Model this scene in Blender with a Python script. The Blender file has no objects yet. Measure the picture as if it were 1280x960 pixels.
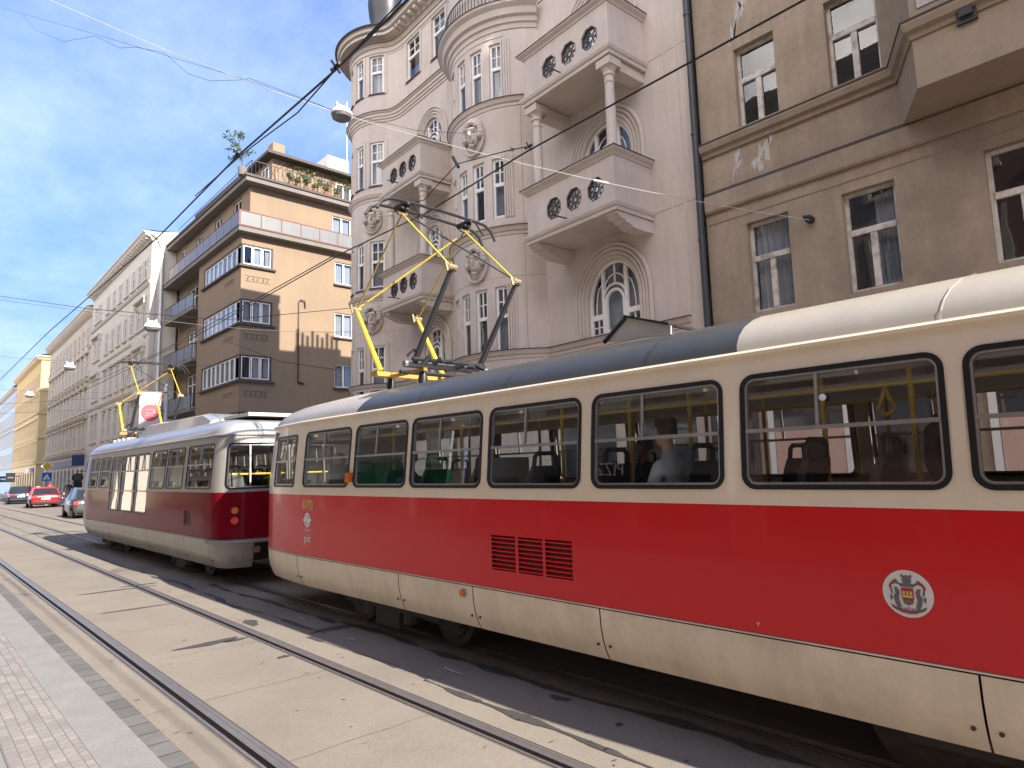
import bpy, bmesh, math, random
from mathutils import Vector, Matrix
random.seed(11)
rad = math.radians
sc = bpy.context.scene
COL = sc.collection
LOC = {}
pi = math.pi

# ------------------------------------------------------------------ objects
def empty(name, loc, label=None, cat=None, group=None, kind=None, local=False):
    o = bpy.data.objects.new(name, None)
    COL.objects.link(o)
    o.location = loc
    o.empty_display_size = .2
    LOC[o.name] = Vector((0, 0, 0)) if local else Vector(loc)
    tag(o, label, cat, group, kind)
    return o

def tag(o, label=None, cat=None, group=None, kind=None):
    if label: o['label'] = label
    if cat: o['category'] = cat
    if group: o['group'] = group
    if kind: o['kind'] = kind
    return o

def kids(o):
    return [c for c in bpy.data.objects if c.parent == o]

def copy_tree(o, parent=None):
    c = o.copy(); COL.objects.link(c); c.parent = parent
    LOC[c.name] = LOC.get(o.name, Vector((0, 0, 0)))
    for ch in kids(o): copy_tree(ch, c)
    return c

class MB:
    def __init__(self):
        self.v = []; self.f = []; self.mi = []
    def add(self, vs, fs, m=0):
        b = len(self.v)
        self.v += [tuple(p) for p in vs]
        for f in fs:
            self.f.append([b + i for i in f]); self.mi.append(m)
        return self
    def quad(self, a, b, c, d, m=0):
        return self.add([a, b, c, d], [(0, 1, 2, 3)], m)
    def box(self, x0, x1, y0, y1, z0, z1, M=None, m=0, cuts=None):
        xs = cuts if cuts else [x0, x1]
        vs = []
        for x in xs:
            for (y, z) in ((y0, z0), (y1, z0), (y1, z1), (y0, z1)):
                vs.append(M(x, y, z) if M else (x, y, z))
        fs = [(0, 1, 2, 3)]
        n = len(xs)
        for i in range(n - 1):
            for k in range(4):
                fs.append((i*4 + k, i*4 + (k+1) % 4, (i+1)*4 + (k+1) % 4, (i+1)*4 + k))
        fs.append(tuple((n-1)*4 + k for k in (3, 2, 1, 0)))
        return self.add(vs, fs, m)
    def loft(self, rings, caps=True, m=0, closed=True):
        n = len(rings[0]); vs = [p for r in rings for p in r]; fs = []
        for i in range(len(rings) - 1):
            for k in range(n if closed else n - 1):
                fs.append((i*n + k, i*n + (k+1) % n, (i+1)*n + (k+1) % n, (i+1)*n + k))
        if caps and closed:
            fs.append(tuple(range(n - 1, -1, -1)))
            fs.append(tuple((len(rings) - 1)*n + k for k in range(n)))
        return self.add(vs, fs, m)
    def tube(self, pts, r, n=6, closed=False, m=0):
        pts = [Vector(p) for p in pts]; rings = []; N = len(pts)
        prev = None
        for i, p in enumerate(pts):
            a = pts[(i - 1) % N] if (closed or i > 0) else p
            b = pts[(i + 1) % N] if (closed or i < N - 1) else p
            t = (b - a)
            if t.length < 1e-9: t = Vector((0, 0, 1))
            t.normalize()
            if prev is None:
                up = Vector((0, 0, 1)) if abs(t.z) < .9 else Vector((1, 0, 0))
            else: up = prev
            x = t.cross(up)
            if x.length < 1e-6: x = t.cross(Vector((1, .3, .2)))
            x.normalize(); y = x.cross(t).normalized(); prev = y
            rr = r[i] if isinstance(r, (list, tuple)) else r
            rings.append([p + (x*math.cos(2*pi*k/n) + y*math.sin(2*pi*k/n))*rr for k in range(n)])
        if closed: rings.append(rings[0])
        return self.loft(rings, caps=not closed, m=m)
    def cyl(self, a, b, r, n=16, m=0, r2=None):
        return self.tube([a, b], [r, r if r2 is None else r2], n, m=m)
    def sphere(self, c, rx, ry=None, rz=None, nu=14, nv=9, m=0, fn=None):
        ry = rx if ry is None else ry; rz = rx if rz is None else rz
        rings = []
        for j in range(nv + 1):
            ph = -pi/2 + pi*j/nv
            ring = []
            for i in range(nu):
                th = 2*pi*i/nu
                d = (math.cos(ph)*math.cos(th), math.cos(ph)*math.sin(th), math.sin(ph))
                k = fn(d) if fn else 1
                ring.append((c[0] + rx*d[0]*k, c[1] + ry*d[1]*k, c[2] + rz*d[2]*k))
            rings.append(ring)
        return self.loft(rings, caps=False, m=m)
    def prism(self, poly, a0, a1, fn, m=0):
        """poly list of 2d points; fn(p, a) -> 3d"""
        n = len(poly)
        vs = [fn(p, a0) for p in poly] + [fn(p, a1) for p in poly]
        fs = [tuple(range(n)), tuple(range(2*n - 1, n - 1, -1))]
        for k in range(n): fs.append((k, n + k, n + (k+1) % n, (k+1) % n))
        return self.add(vs, fs, m)
    def build(self, name, mats, parent=None, smooth=None, label=None, cat=None, group=None, kind=None, loc=None):
        me = bpy.data.meshes.new(name)
        off = LOC[parent.name] if parent is not None else Vector(loc or (0, 0, 0))
        me.from_pydata([(p[0]-off.x, p[1]-off.y, p[2]-off.z) for p in self.v], [], self.f)
        if not isinstance(mats, (list, tuple)): mats = [mats]
        for mm in mats: me.materials.append(mm)
        if len(mats) > 1: me.polygons.foreach_set('material_index', self.mi)
        bm = bmesh.new(); bm.from_mesh(me)
        bmesh.ops.remove_doubles(bm, verts=bm.verts, dist=2e-5)
        bmesh.ops.recalc_face_normals(bm, faces=bm.faces)
        bm.to_mesh(me); bm.free()
        if smooth:
            me.polygons.foreach_set('use_smooth', [True]*len(me.polygons))
            me.set_sharp_from_angle(angle=rad(smooth))
        me.update()
        o = bpy.data.objects.new(name, me); COL.objects.link(o)
        if parent is not None:
            o.parent = parent; LOC[o.name] = LOC[parent.name].copy()
        else:
            o.location = off; LOC[o.name] = off.copy()
        tag(o, label, cat, group, kind)
        return o

# ------------------------------------------------------------------ paths along a facade
class Path:
    def __init__(self, pts, side=1, inset=None):
        self.p = [Vector((a, b)) for a, b in pts]; self.side = side; self.inset = inset
        self.S = [0]
        for i in range(1, len(pts)): self.S.append(self.S[-1] + (self.p[i] - self.p[i-1]).length)
        self.len = self.S[-1]
        seg = []
        for i in range(len(pts) - 1):
            t = (self.p[i+1] - self.p[i]).normalized(); seg.append(Vector((-t.y, t.x))*side)
        self.N = []
        for i in range(len(pts)):
            a = seg[max(i-1, 0)]; b = seg[min(i, len(seg)-1)]
            if i > 0 and i < len(pts)-1:
                c = a + b
                c.normalize()
                k = c.dot(a)
                self.N.append(c / max(k, .4))
            else: self.N.append(a if i else b)
        self.N[0] = seg[0]
    def at(self, s):
        s = min(max(s, 0), self.len)
        lo, hi = 0, len(self.S) - 2
        while lo < hi:
            mid = (lo + hi + 1)//2
            if self.S[mid] <= s: lo = mid
            else: hi = mid - 1
        L = self.S[lo+1] - self.S[lo]; t = (s - self.S[lo])/L if L else 0
        return self.p[lo].lerp(self.p[lo+1], t), self.N[lo].lerp(self.N[lo+1], t)
    def M(self, s, n, z):
        ex = 0
        p, N = self.at(s)
        if s < 0: d = (self.p[1] - self.p[0]).normalized(); p = p + d*s
        if s > self.len: d = (self.p[-1] - self.p[-2]).normalized(); p = p + d*(s - self.len)
        if self.inset: n = n - self.inset(z)
        q = p + N*n
        return (q.x, q.y, z)
    def cuts(self, a, b, step=99):
        L = [a] + [s for s in self.S if a + 1e-4 < s < b - 1e-4] + [b]
        out = [L[0]]
        for x in L[1:]:
            k = max(1, math.ceil((x - out[-1])/step)); a0 = out[-1]
            for i in range(1, k+1): out.append(a0 + (x - a0)*i/k)
        return out
    def sweep(self, mb, prof, a, b, m=0, step=99):
        """prof: closed list of (n,z)"""
        rings = [[self.M(s, n, z) for (n, z) in prof] for s in self.cuts(a, b, step)]
        mb.loft(rings, m=m)
    def bx(self, mb, a, b, n0, n1, z0, z1, m=0):
        mb.box(a, b, n0, n1, z0, z1, M=self.M, m=m, cuts=self.cuts(a, b))

def shape(kind, s0, s1, z0, z1, r=.1, i=0.0, P=None, ah=None):
    """closed outline (s,z) of an opening, inset by i, always the same count for one kind"""
    a, b, c, d = s0 + i, s1 - i, z0 + i, z1 - i
    if kind == 'rect':
        base = P.cuts(s0, s1) if P else [s0, s1]
        f = [(x - s0)/(s1 - s0) for x in base]
        bot = [(a + (b-a)*t, c) for t in f]; top = [(a + (b-a)*t, d) for t in reversed(f)]
        return bot + top
    if kind == 'round':
        rr = max(r - i, .005); out = []
        for (cx, cz, a0) in ((b-rr, c+rr, -90), (b-rr, d-rr, 0), (a+rr, d-rr, 90), (a+rr, c+rr, 180)):
            for k in range(7):
                t = rad(a0 + 15*k); out.append((cx + rr*math.cos(t), cz + rr*math.sin(t)))
        return out
    if kind == 'oct':
        cx, cz = (a+b)/2, (c+d)/2; w, h = (b-a)/2, (d-c)/2
        return [(cx + w*1.08*math.cos(rad(22.5+45*k)), cz + h*1.08*math.sin(rad(22.5+45*k))) for k in range(8)]
    if kind == 'arch':
        w = (b-a)/2; h = (ah if ah else (s1-s0)/2) - i*.9; cx = (a+b)/2; sp = d - h
        out = [(a, c), (b, c), (b, (c+sp)/2)]
        for k in range(17):
            t = pi*k/16; out.append((cx + w*math.cos(t), sp + h*math.sin(t)))
        out.append((a, (c+sp)/2))
        return out

def ring_to_rect(curve, R):
    s0, s1, z0, z1 = R
    cx = sum(p[0] for p in curve)/len(curve); cz = (min(p[1] for p in curve) + max(p[1] for p in curve))/2
    def hit(ang):
        dx, dz = math.cos(ang), math.sin(ang); t = 1e9
        if dx > 1e-9: t = min(t, (s1-cx)/dx)
        if dx < -1e-9: t = min(t, (s0-cx)/dx)
        if dz > 1e-9: t = min(t, (z1-cz)/dz)
        if dz < -1e-9: t = min(t, (z0-cz)/dz)
        return (cx + dx*t, cz + dz*t)
    pts = [(math.atan2(p[1]-cz, p[0]-cx), p) for p in curve]
    n = len(curve); extra = []
    for (X, Z) in ((s0, z0), (s1, z0), (s1, z1), (s0, z1)):
        ang = math.atan2(Z-cz, X-cx); d = (math.cos(ang), math.sin(ang))
        for k in range(n):
            p, q = curve[k], curve[(k+1) % n]
            c1 = d[0]*(p[1]-cz) - d[1]*(p[0]-cx); c2 = d[0]*(q[1]-cz) - d[1]*(q[0]-cx)
            if c1 <= 0 < c2 or c2 <= 0 < c1:
                t = c1/(c1-c2); x = p[0]+(q[0]-p[0])*t; z = p[1]+(q[1]-p[1])*t
                if (x-cx)*d[0] + (z-cz)*d[1] > 0:
                    extra.append((ang, (x, z))); break
    pts = sorted(pts + extra)
    return [p for a, p in pts], [hit(a) for a, p in pts]

def wall(mb, P, s0, s1, z0, z1, holes=(), n=0.0, depth=.2, step=99, zs=(), m=0, mr=None):
    S = set([s0, s1]); Z = set([z0, z1]) | set(z for z in zs if z0 < z < z1); cells = []
    for h in holes:
        g = 0 if h['k'] == 'rect' else h.get('g', .03)
        c = (max(h['s0']-g, s0), min(h['s1']+g, s1), max(h['z0']-g, z0), min(h['z1']+g, z1)); cells.append(c)
        S |= {c[0], c[1]}; Z |= {c[2], c[3]}
    S = sorted(S); Z = sorted(Z)
    S = [s for k, s in enumerate(S) if k == 0 or s - S[k-1] > 1e-5]
    Z = [s for k, s in enumerate(Z) if k == 0 or s - Z[k-1] > 1e-5]
    for i in range(len(S)-1):
        cs = P.cuts(S[i], S[i+1], step); sm = (S[i]+S[i+1])/2
        for j in range(len(Z)-1):
            zm = (Z[j]+Z[j+1])/2
            if any(c[0] < sm < c[1] and c[2] < zm < c[3] for c in cells): continue
            for k in range(len(cs)-1):
                mb.quad(P.M(cs[k], n, Z[j]), P.M(cs[k+1], n, Z[j]), P.M(cs[k+1], n, Z[j+1]), P.M(cs[k], n, Z[j+1]), m)
    for h, c in zip(holes, cells):
        cur = shape(h['k'], h['s0'], h['s1'], h['z0'], h['z1'], h.get('r', .1), 0, P, h.get('ah'))
        if h['k'] != 'rect':
            inn, out = ring_to_rect(cur, c); k = len(inn)
            for i in range(k):
                a, b = inn[i], inn[(i+1) % k]; q, w = out[i], out[(i+1) % k]
                mb.quad(P.M(a[0], n, a[1]), P.M(b[0], n, b[1]), P.M(w[0], n, w[1]), P.M(q[0], n, q[1]), m)
        dp = h.get('d', depth)
        if dp:
            k = len(cur)
            for i in range(k):
                a, b = cur[i], cur[(i+1) % k]
                mb.quad(P.M(a[0], n, a[1]), P.M(b[0], n, b[1]), P.M(b[0], n-dp, b[1]), P.M(a[0], n-dp, a[1]), m if mr is None else mr)

def ring_solid(mb, P, A, B, n0, n1, m=0):
    """solid frame between outlines A (outer) and B (inner), from n0 (back) to n1 (front)"""
    k = len(A)
    for i in range(k):
        j = (i+1) % k
        for (p, q, na, nb) in ((A, B, n1, n1), (B, B, n1, n0), (A, A, n0, n1)):
            if p is A and q is B:
                mb.quad(P.M(A[i][0], n1, A[i][1]), P.M(A[j][0], n1, A[j][1]), P.M(B[j][0], n1, B[j][1]), P.M(B[i][0], n1, B[i][1]), m)
            else:
                mb.quad(P.M(p[i][0], na, p[i][1]), P.M(p[j][0], na, p[j][1]), P.M(p[j][0], nb, p[j][1]), P.M(p[i][0], nb, p[i][1]), m)

def fill(mb, P, A, n, m=0):
    s0, s1 = min(p[0] for p in A), max(p[0] for p in A); z0, z1 = min(p[1] for p in A), max(p[1] for p in A)
    k = len(A); cn = P.cuts(s0, s1)
    if len(cn) == 2 or P.inset:     # flat sheet spanned between the corners
        q = {(i, j): Vector(P.M((s0, s1)[i], n, (z0, z1)[j])) for i in (0, 1) for j in (0, 1)}
        def F(s, z):
            a, b = (s - s0)/(s1 - s0), (z - z0)/(z1 - z0)
            return tuple(q[0, 0]*(1-a)*(1-b) + q[1, 0]*a*(1-b) + q[0, 1]*(1-a)*b + q[1, 1]*a*b)
    else: F = lambda s, z: P.M(s, n, z)
    vs = [F((s0 + s1)/2, (z0 + z1)/2)] + [F(p[0], p[1]) for p in A]
    mb.add(vs, [(0, 1 + i, 1 + (i+1) % k) for i in range(k)], m)

# ------------------------------------------------------------------ materials
def nt(name):
    m = bpy.data.materials.new(name); m.use_nodes = True
    t = m.node_tree; t.nodes.clear(); return m, t
class NB:
    def __init__(self, t): self.t = t
    def n(self, typ, **kw):
        o = self.t.nodes.new(typ)
        for k, v in kw.items():
            if k.startswith('i_'):
                key = k[2:]
                o.inputs[int(key) if key.isdigit() else key.replace('_', ' ')].default_value = v
            else: setattr(o, k, v)
        return o
    def l(self, a, b): self.t.links.new(a, b)
    def math(self, op, a, b=None):
        o = self.t.nodes.new('ShaderNodeMath'); o.operation = op
        for i, x in enumerate((a, b)):
            if x is None: continue
            if isinstance(x, (int, float)): o.inputs[i].default_value = x
            else: self.l(x, o.inputs[i])
        return o.outputs[0]
    def mix(self, f, a, b, bt='MIX'):
        o = self.t.nodes.new('ShaderNodeMixRGB'); o.blend_type = bt
        for i, x in enumerate((f, a, b)):
            if isinstance(x, (int, float)): o.inputs[i].default_value = x
            elif isinstance(x, tuple): o.inputs[i].default_value = x if len(x) == 4 else x + (1,)
            else: self.l(x, o.inputs[i])
        return o.outputs[0]
    def noise(self, vec, scale, detail=5, rough=.55, sxyz=None):
        if sxyz:
            mp = self.n('ShaderNodeMapping'); mp.inputs['Scale'].default_value = sxyz; self.l(vec, mp.inputs[0]); vec = mp.outputs[0]
        o = self.n('ShaderNodeTexNoise'); o.inputs['Scale'].default_value = scale; o.inputs['Detail'].default_value = detail
        o.inputs['Roughness'].default_value = rough; self.l(vec, o.inputs['Vector']); return o.outputs[0]
    def ramp(self, x, a, b):
        o = self.n('ShaderNodeMapRange'); o.inputs[1].default_value = a; o.inputs[2].default_value = b
        self.l(x, o.inputs[0]); return o.outputs[0]

def mat(name, col, rough=.7, metal=0, var=.1, scale=2.0, bump=.0, bscale=40, spec=.5, coat=0, streak=0, blot=None, blot_amt=.5, bscl=.5, fine=.0, brick=None, emit=None, wav=0):
    m, t = nt(name); B = NB(t)
    out = B.n('ShaderNodeOutputMaterial'); p = B.n('ShaderNodeBsdfPrincipled'); B.l(p.outputs[0], out.inputs[0])
    pos = B.n('ShaderNodeNewGeometry').outputs['Position']
    c = col
    if var:
        f = B.math('ADD', B.math('MULTIPLY', B.math('SUBTRACT', B.noise(pos, scale, 7), .5), var*4), 1)
        f = B.math('ADD', f, B.math('MULTIPLY', B.math('SUBTRACT', B.noise(pos, scale*9, 4, .65), .5), var*2.2))
        if fine: f = B.math('ADD', f, B.math('MULTIPLY', B.math('SUBTRACT', B.noise(pos, 55, 3), .5), fine*3))
        if streak: f = B.math('ADD', f, B.math('MULTIPLY', B.math('SUBTRACT', B.noise(pos, 7.5, 4, .6, (1, 1, .07)), .5), streak*2.6))
        if streak: f = B.math('ADD', f, B.math('MULTIPLY', B.math('SUBTRACT', B.noise(pos, 2.2, 5, .6, (1, 1, .12)), .5), streak*4))
        h = B.n('ShaderNodeHueSaturation'); h.inputs['Color'].default_value = col + (1,); B.l(f, h.inputs['Value']); c = h.outputs[0]
    if blot:
        k = B.ramp(B.noise(pos, bscl, 8, .62), .48, .66)
        c = B.mix(B.math('MULTIPLY', k, blot_amt), c, blot)
    height = None
    if brick:
        # brick = (rot, width, height, mortar colour, mortar size, variation)
        mp = B.n('ShaderNodeMapping'); mp.inputs['Rotation'].default_value = (0, 0, brick[0]); B.l(pos, mp.inputs[0])
        br = B.n('ShaderNodeTexBrick'); br.inputs['Scale'].default_value = 1; br.inputs['Brick Width'].default_value = brick[1]
        br.inputs['Row Height'].default_value = brick[2]; br.inputs['Mortar Size'].default_value = brick[4]; br.inputs['Mortar Smooth'].default_value = .3
        br.inputs['Color1'].default_value = (1-brick[5],)*3 + (1,); br.inputs['Color2'].default_value = (1+brick[5],)*3 + (1,); br.inputs['Bias'].default_value = 0
        br.inputs['Mortar'].default_value = tuple(brick[3]) + (1,)
        wob = B.n('ShaderNodeVectorMath'); wob.operation = 'ADD'
        nz = B.n('ShaderNodeTexNoise'); nz.inputs['Scale'].default_value = 3.0; B.l(pos, nz.inputs['Vector'])
        sb = B.n('ShaderNodeVectorMath'); sb.operation = 'SCALE'; sb.inputs['Scale'].default_value = .014; B.l(nz.outputs['Color'], sb.inputs[0])
        B.l(mp.outputs[0], wob.inputs[0]); B.l(sb.outputs[0], wob.inputs[1]); B.l(wob.outputs[0], br.inputs['Vector'])
        c = B.mix(1.0, c, br.outputs['Color'], 'MULTIPLY')
        height = B.math('SUBTRACT', 1, br.outputs['Fac'])
    if isinstance(c, tuple): p.inputs['Base Color'].default_value = c + (1,)
    else: B.l(c, p.inputs['Base Color'])
    p.inputs['Roughness'].default_value = rough; p.inputs['Metallic'].default_value = metal
    p.inputs['Specular IOR Level'].default_value = spec
    if coat: p.inputs['Coat Weight'].default_value = coat; p.inputs['Coat Roughness'].default_value = .05
    if emit: p.inputs['Emission Color'].default_value = emit[0] + (1,); p.inputs['Emission Strength'].default_value = emit[1]
    if bump or wav or height is not None:
        b = B.n('ShaderNodeBump'); b.inputs['Strength'].default_value = bump or .3; b.inputs['Distance'].default_value = .02
        hsrc = B.noise(pos, bscale, 6, .6)
        if wav: hsrc = B.noise(pos, wav, 2, .4)
        if height is not None: hsrc = B.math('ADD', B.math('MULTIPLY', hsrc, .4), height)
        B.l(hsrc, b.inputs['Height']); B.l(b.outputs[0], p.inputs['Normal'])
    return m

def glass(name, tint=(.8, .84, .82), f0=.05, rough=.0, wav=0.0, wscale=1.5, gl=(1, 1, 1)):
    m, t = nt(name); B = NB(t)
    out = B.n('ShaderNodeOutputMaterial'); g = B.n('ShaderNodeNewGeometry')
    dt = B.n('ShaderNodeVectorMath'); dt.operation = 'DOT_PRODUCT'; B.l(g.outputs['Incoming'], dt.inputs[0]); B.l(g.outputs['Normal'], dt.inputs[1])
    co = B.math('SUBTRACT', 1, B.math('ABSOLUTE', dt.outputs['Value']))
    f = B.math('ADD', B.math('MULTIPLY', B.math('POWER', co, 4.0), 1 - f0), f0)
    tr = B.n('ShaderNodeBsdfTransparent'); tr.inputs[0].default_value = tint + (1,)
    gs = B.n('ShaderNodeBsdfGlossy'); gs.inputs['Color'].default_value = gl + (1,); gs.inputs['Roughness'].default_value = rough
    if wav:
        b = B.n('ShaderNodeBump'); b.inputs['Strength'].default_value = wav; b.inputs['Distance'].default_value = .05
        B.l(B.noise(g.outputs['Position'], wscale, 2, .4), b.inputs['Height']); B.l(b.outputs[0], gs.inputs['Normal'])
    mx = B.n('ShaderNodeMixShader'); B.l(f, mx.inputs[0]); B.l(tr.outputs[0], mx.inputs[1]); B.l(gs.outputs[0], mx.inputs[2])
    B.l(mx.outputs[0], out.inputs[0]); return m

MT = {}
def setup_materials():
    d = MT
    d['road'] = mat('road_surface', (.262, .226, .182), .85, var=.12, scale=1.6, bump=.45, bscale=110, fine=.2, blot=(.18, .156, .13), blot_amt=.65, bscl=.8)
    d['road2'] = mat('parking_surface', (.21, .186, .16), .9, var=.08, scale=1.1, bump=.3, bscale=70, fine=.08)
    d['tar'] = mat('bitumen', (.066, .062, .057), .6, var=.15, scale=6, bump=.3, bscale=60)
    d['conc_w'] = mat('worn_marking', (.42, .41, .39), .85, var=.3, scale=20)
    d['ground'] = mat('ground_dirt', (.16, .145, .13), .95, var=.1, scale=.5)
    d['steel'] = mat('rail_steel', (.33, .315, .31), .38, metal=.7, var=.12, scale=9)
    d['rust'] = mat('rail_rust', (.15, .13, .115), .75, metal=.3, var=.25, scale=30, bump=.3)
    d['sett'] = mat('dark_setts', (.145, .14, .132), .85, var=.16, scale=5, bump=.5, bscale=40, brick=(pi/2, .26, .2, (.55, .5, .42), .012, .18), fine=.08)
    d['slab'] = mat('pale_paving', (.25, .242, .228), .85, var=.12, scale=3, bump=.25, bscale=50, fine=.12)
    d['tile'] = mat('mosaic_paving', (.275, .25, .232), .85, var=.12, scale=4, bump=.5, bscale=40, brick=(pi/2, .10, .075, (.66, .64, .62), .004, .12), fine=.16)
    d['kerb'] = mat('granite_kerb', (.36, .345, .32), .85, var=.12, scale=4, bump=.3, fine=.1)
    d['asph'] = mat('pavement_far', (.33, .31, .28), .9, var=.1, scale=1.5)
    # facades
    d['pale'] = mat('pale_render', (.59, .508, .443), .9, var=.06, scale=.9, bump=.18, bscale=120, streak=.075, blot=(.49, .412, .352), blot_amt=.6, bscl=.6, fine=.04)
    d['pale2'] = mat('pale_trim', (.575, .50, .432), .88, var=.05, scale=1.6, bump=.1, bscale=120, streak=.05, fine=.02)
    d['copper'] = mat('brown_flashing', (.105, .06, .05), .6, var=.15, scale=5)
    d['brown'] = mat('brown_render', (.35, .272, .196), .93, var=.17, scale=1.1, bump=.35, bscale=55, streak=.14, blot=(.24, .185, .138), blot_amt=.8, bscl=.75, fine=.08)
    d['brown2'] = mat('brown_trim', (.30, .232, .168), .93, var=.13, scale=2, bump=.3, bscale=60, streak=.1, fine=.05)
    d['browng'] = mat('greyed_render', (.34, .265, .19), .93, var=.09, scale=1.4, bump=.45, bscale=90, streak=.05, fine=.1)
    d['patch'] = mat('bare_plaster_patch', (.46, .42, .38), .95, var=.15, scale=12, bump=.3)
    d['apt'] = mat('ochre_render', (.236, .170, .112), .93, var=.08, scale=.7, bump=.2, bscale=60, streak=.05, blot=(.19, .138, .094), blot_amt=.5, bscl=.35, fine=.03)
    d['aptd'] = mat('apt_dark_trim', (.075, .066, .058), .8, var=.1)
    d['conc'] = mat('apt_slab', (.17, .15, .13), .9, var=.1, scale=2)
    d['rail_glass'] = mat('balcony_panel', (.145, .143, .14), .35, var=.08, scale=2.5, streak=.1)
    d['redrail'] = mat('red_rail', (.26, .09, .075), .6, var=.1)
    d['white_r'] = mat('white_render', (.62, .565, .48), .92, var=.05, scale=.7, bump=.1, streak=.04, blot=(.58, .52, .46), blot_amt=.3, bscl=.3)
    d['white_t'] = mat('white_trim', (.57, .515, .44), .9, var=.07, scale=2)
    d['grey_r'] = mat('greige_render', (.57, .50, .41), .92, var=.07, scale=.7, streak=.06, blot=(.40, .345, .29), blot_amt=.4, bscl=.5)
    d['grey_t'] = mat('greige_trim', (.57, .495, .405), .9, var=.1, scale=2)
    d['yellow_r'] = mat('yellow_render', (.56, .41, .20), .92, var=.05, scale=.7, blot=(.55, .40, .2), blot_amt=.3)
    d['yellow_t'] = mat('yellow_trim', (.66, .53, .33), .9, var=.06)
    d['blue_r'] = mat('blue_render', (.42, .52, .66), .92, var=.05)
    d['salmon'] = mat('salmon_render', (.34, .21, .17), .92, var=.06, scale=.8)
    d['salmon2'] = mat('salmon_shutter', (.62, .40, .32), .7, var=.06, scale=2)
    d['cream_r'] = mat('cream_render', (.66, .60, .50), .92, var=.06, scale=.8)
    d['slate'] = mat('roof_slate', (.06, .058, .06), .6, var=.2, scale=6)
    d['tile_r'] = mat('roof_tile', (.24, .10, .065), .85, var=.2, scale=8)
    d['frame'] = mat('white_window_paint', (.80, .77, .72), .5, var=.05, scale=6)
    d['oldframe'] = mat('peeling_window_paint', (.62, .575, .51), .75, var=.22, scale=14, blot=(.20, .155, .12), blot_amt=.75, bscl=7, bump=.3)
    d['dframe'] = mat('dark_window_frame', (.05, .045, .042), .6, var=.1)
    d['wglass'] = glass('window_glass', (.62, .66, .70), .085, wav=.06, wscale=1.2)
    d['dglass'] = mat('distant_glass', (.035, .04, .048), .06, var=.3, scale=.7, spec=.9, bump=.05, wav=1.2)
    d['curtain'] = mat('net_curtain', (.52, .53, .55), .9, var=.12, scale=3, streak=.12)
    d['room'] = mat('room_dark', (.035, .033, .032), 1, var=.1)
    d['iron'] = mat('wrought_iron', (.03, .03, .034), .55, var=.1)
    d['black'] = mat('black_metal', (.022, .022, .025), .45, var=.1)
    d['pipe'] = mat('drain_pipe', (.055, .055, .06), .45, metal=.2, var=.12, scale=4)
    d['zinc'] = mat('zinc_pipe', (.42, .43, .45), .4, metal=.6, var=.1)
    d['wire'] = mat('wire_dark', (.02, .02, .022), .5, var=0)
    d['wirem'] = mat('wire_grey', (.12, .12, .12), .7, var=0)
    d['wirel'] = mat('wire_pale', (.5, .49, .47), .5, var=0)
    # trams
    d['red'] = mat('tram_red', (.68, .009, .013), .3, var=.05, scale=.9, coat=.2, spec=.35, wav=1.1, bump=.07)
    d['dred'] = mat('tram_dark_red', (.20, .006, .015), .12, var=.06, scale=.9, coat=.0, spec=.06, wav=.8, bump=.03)
    d['cream'] = mat('tram_cream', (.86, .735, .55), .3, var=.04, scale=1.2, coat=.35, streak=.03, wav=.9, bump=.03, fine=.01)
    d['skirt'] = mat('tram_skirt_cream', (.83, .71, .54), .38, var=.07, scale=2.2, coat=.2, streak=.10, blot=(.58, .48, .36), blot_amt=.5, bscl=1.8, wav=1, bump=.03, fine=.02)
    d['silver'] = mat('tram_silver', (.34, .32, .295), .32, var=.08, scale=1.5, coat=.0, spec=.2, streak=.06, wav=.8, bump=.03, metal=.15)
    d['silver2'] = mat('tram_silver_skirt', (.36, .33, .28), .32, var=.1, scale=2, coat=.3, streak=.12)
    d['roof_d'] = mat('tram_roof_grey', (.062, .064, .064), .36, var=.14, scale=2.4, coat=.12, wav=1.6, bump=.05, streak=.03)
    d['roof_c'] = mat('tram_roof_cream', (.50, .45, .375), .36, var=.06, scale=1.5, wav=1.1, bump=.04, coat=.2, streak=.04)
    d['roof_s'] = mat('tram_roof_silver', (.30, .305, .315), .28, var=.05, scale=1.5, coat=.4)
    d['tglass'] = glass('tram_glass', (.88, .91, .89), .07, wav=.03, wscale=.9)
    d['rubber'] = mat('window_rubber', (.008, .008, .009), .45, var=0)
    d['alu'] = mat('window_alu', (.46, .46, .45), .32, metal=.85, var=.08, scale=8)
    d['inside'] = mat('tram_lining', (.40, .39, .37), .6, var=.05)
    d['ceil'] = mat('tram_ceiling', (.22, .215, .20), .6, var=.05)
    d['floor'] = mat('tram_floor', (.07, .07, .075), .8, var=.1)
    d['seat'] = mat('seat_black', (.03, .031, .034), .5, var=.1)
    d['ypole'] = mat('yellow_pole', (.62, .42, .035), .35, var=.05, coat=.3)
    d['under'] = mat('underframe', (.055, .048, .041), .85, var=.2, scale=6)
    d['wheel'] = mat('wheel_steel', (.085, .07, .06), .6, metal=.4, var=.2, scale=12)
    d['pyel'] = mat('pantograph_yellow', (.70, .50, .04), .45, var=.14, scale=14, blot=(.42, .26, .05), blot_amt=.5, bscl=5)
    d['polive'] = mat('pantograph_olive', (.40, .31, .075), .5, var=.25, scale=16, blot=(.18, .13, .05), blot_amt=.7, bscl=6)
    d['pgrey'] = mat('pantograph_grey', (.06, .06, .064), .4, metal=.3, var=.1)
    d['porange'] = mat('pantograph_base', (.50, .27, .05), .55, var=.15, scale=8)
    d['copperw'] = mat('joint_metal', (.40, .32, .2), .4, metal=.6, var=.2, scale=20)
    d['orange'] = mat('orange_lens', (.75, .16, .02), .2, var=0, spec=.6)
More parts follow.
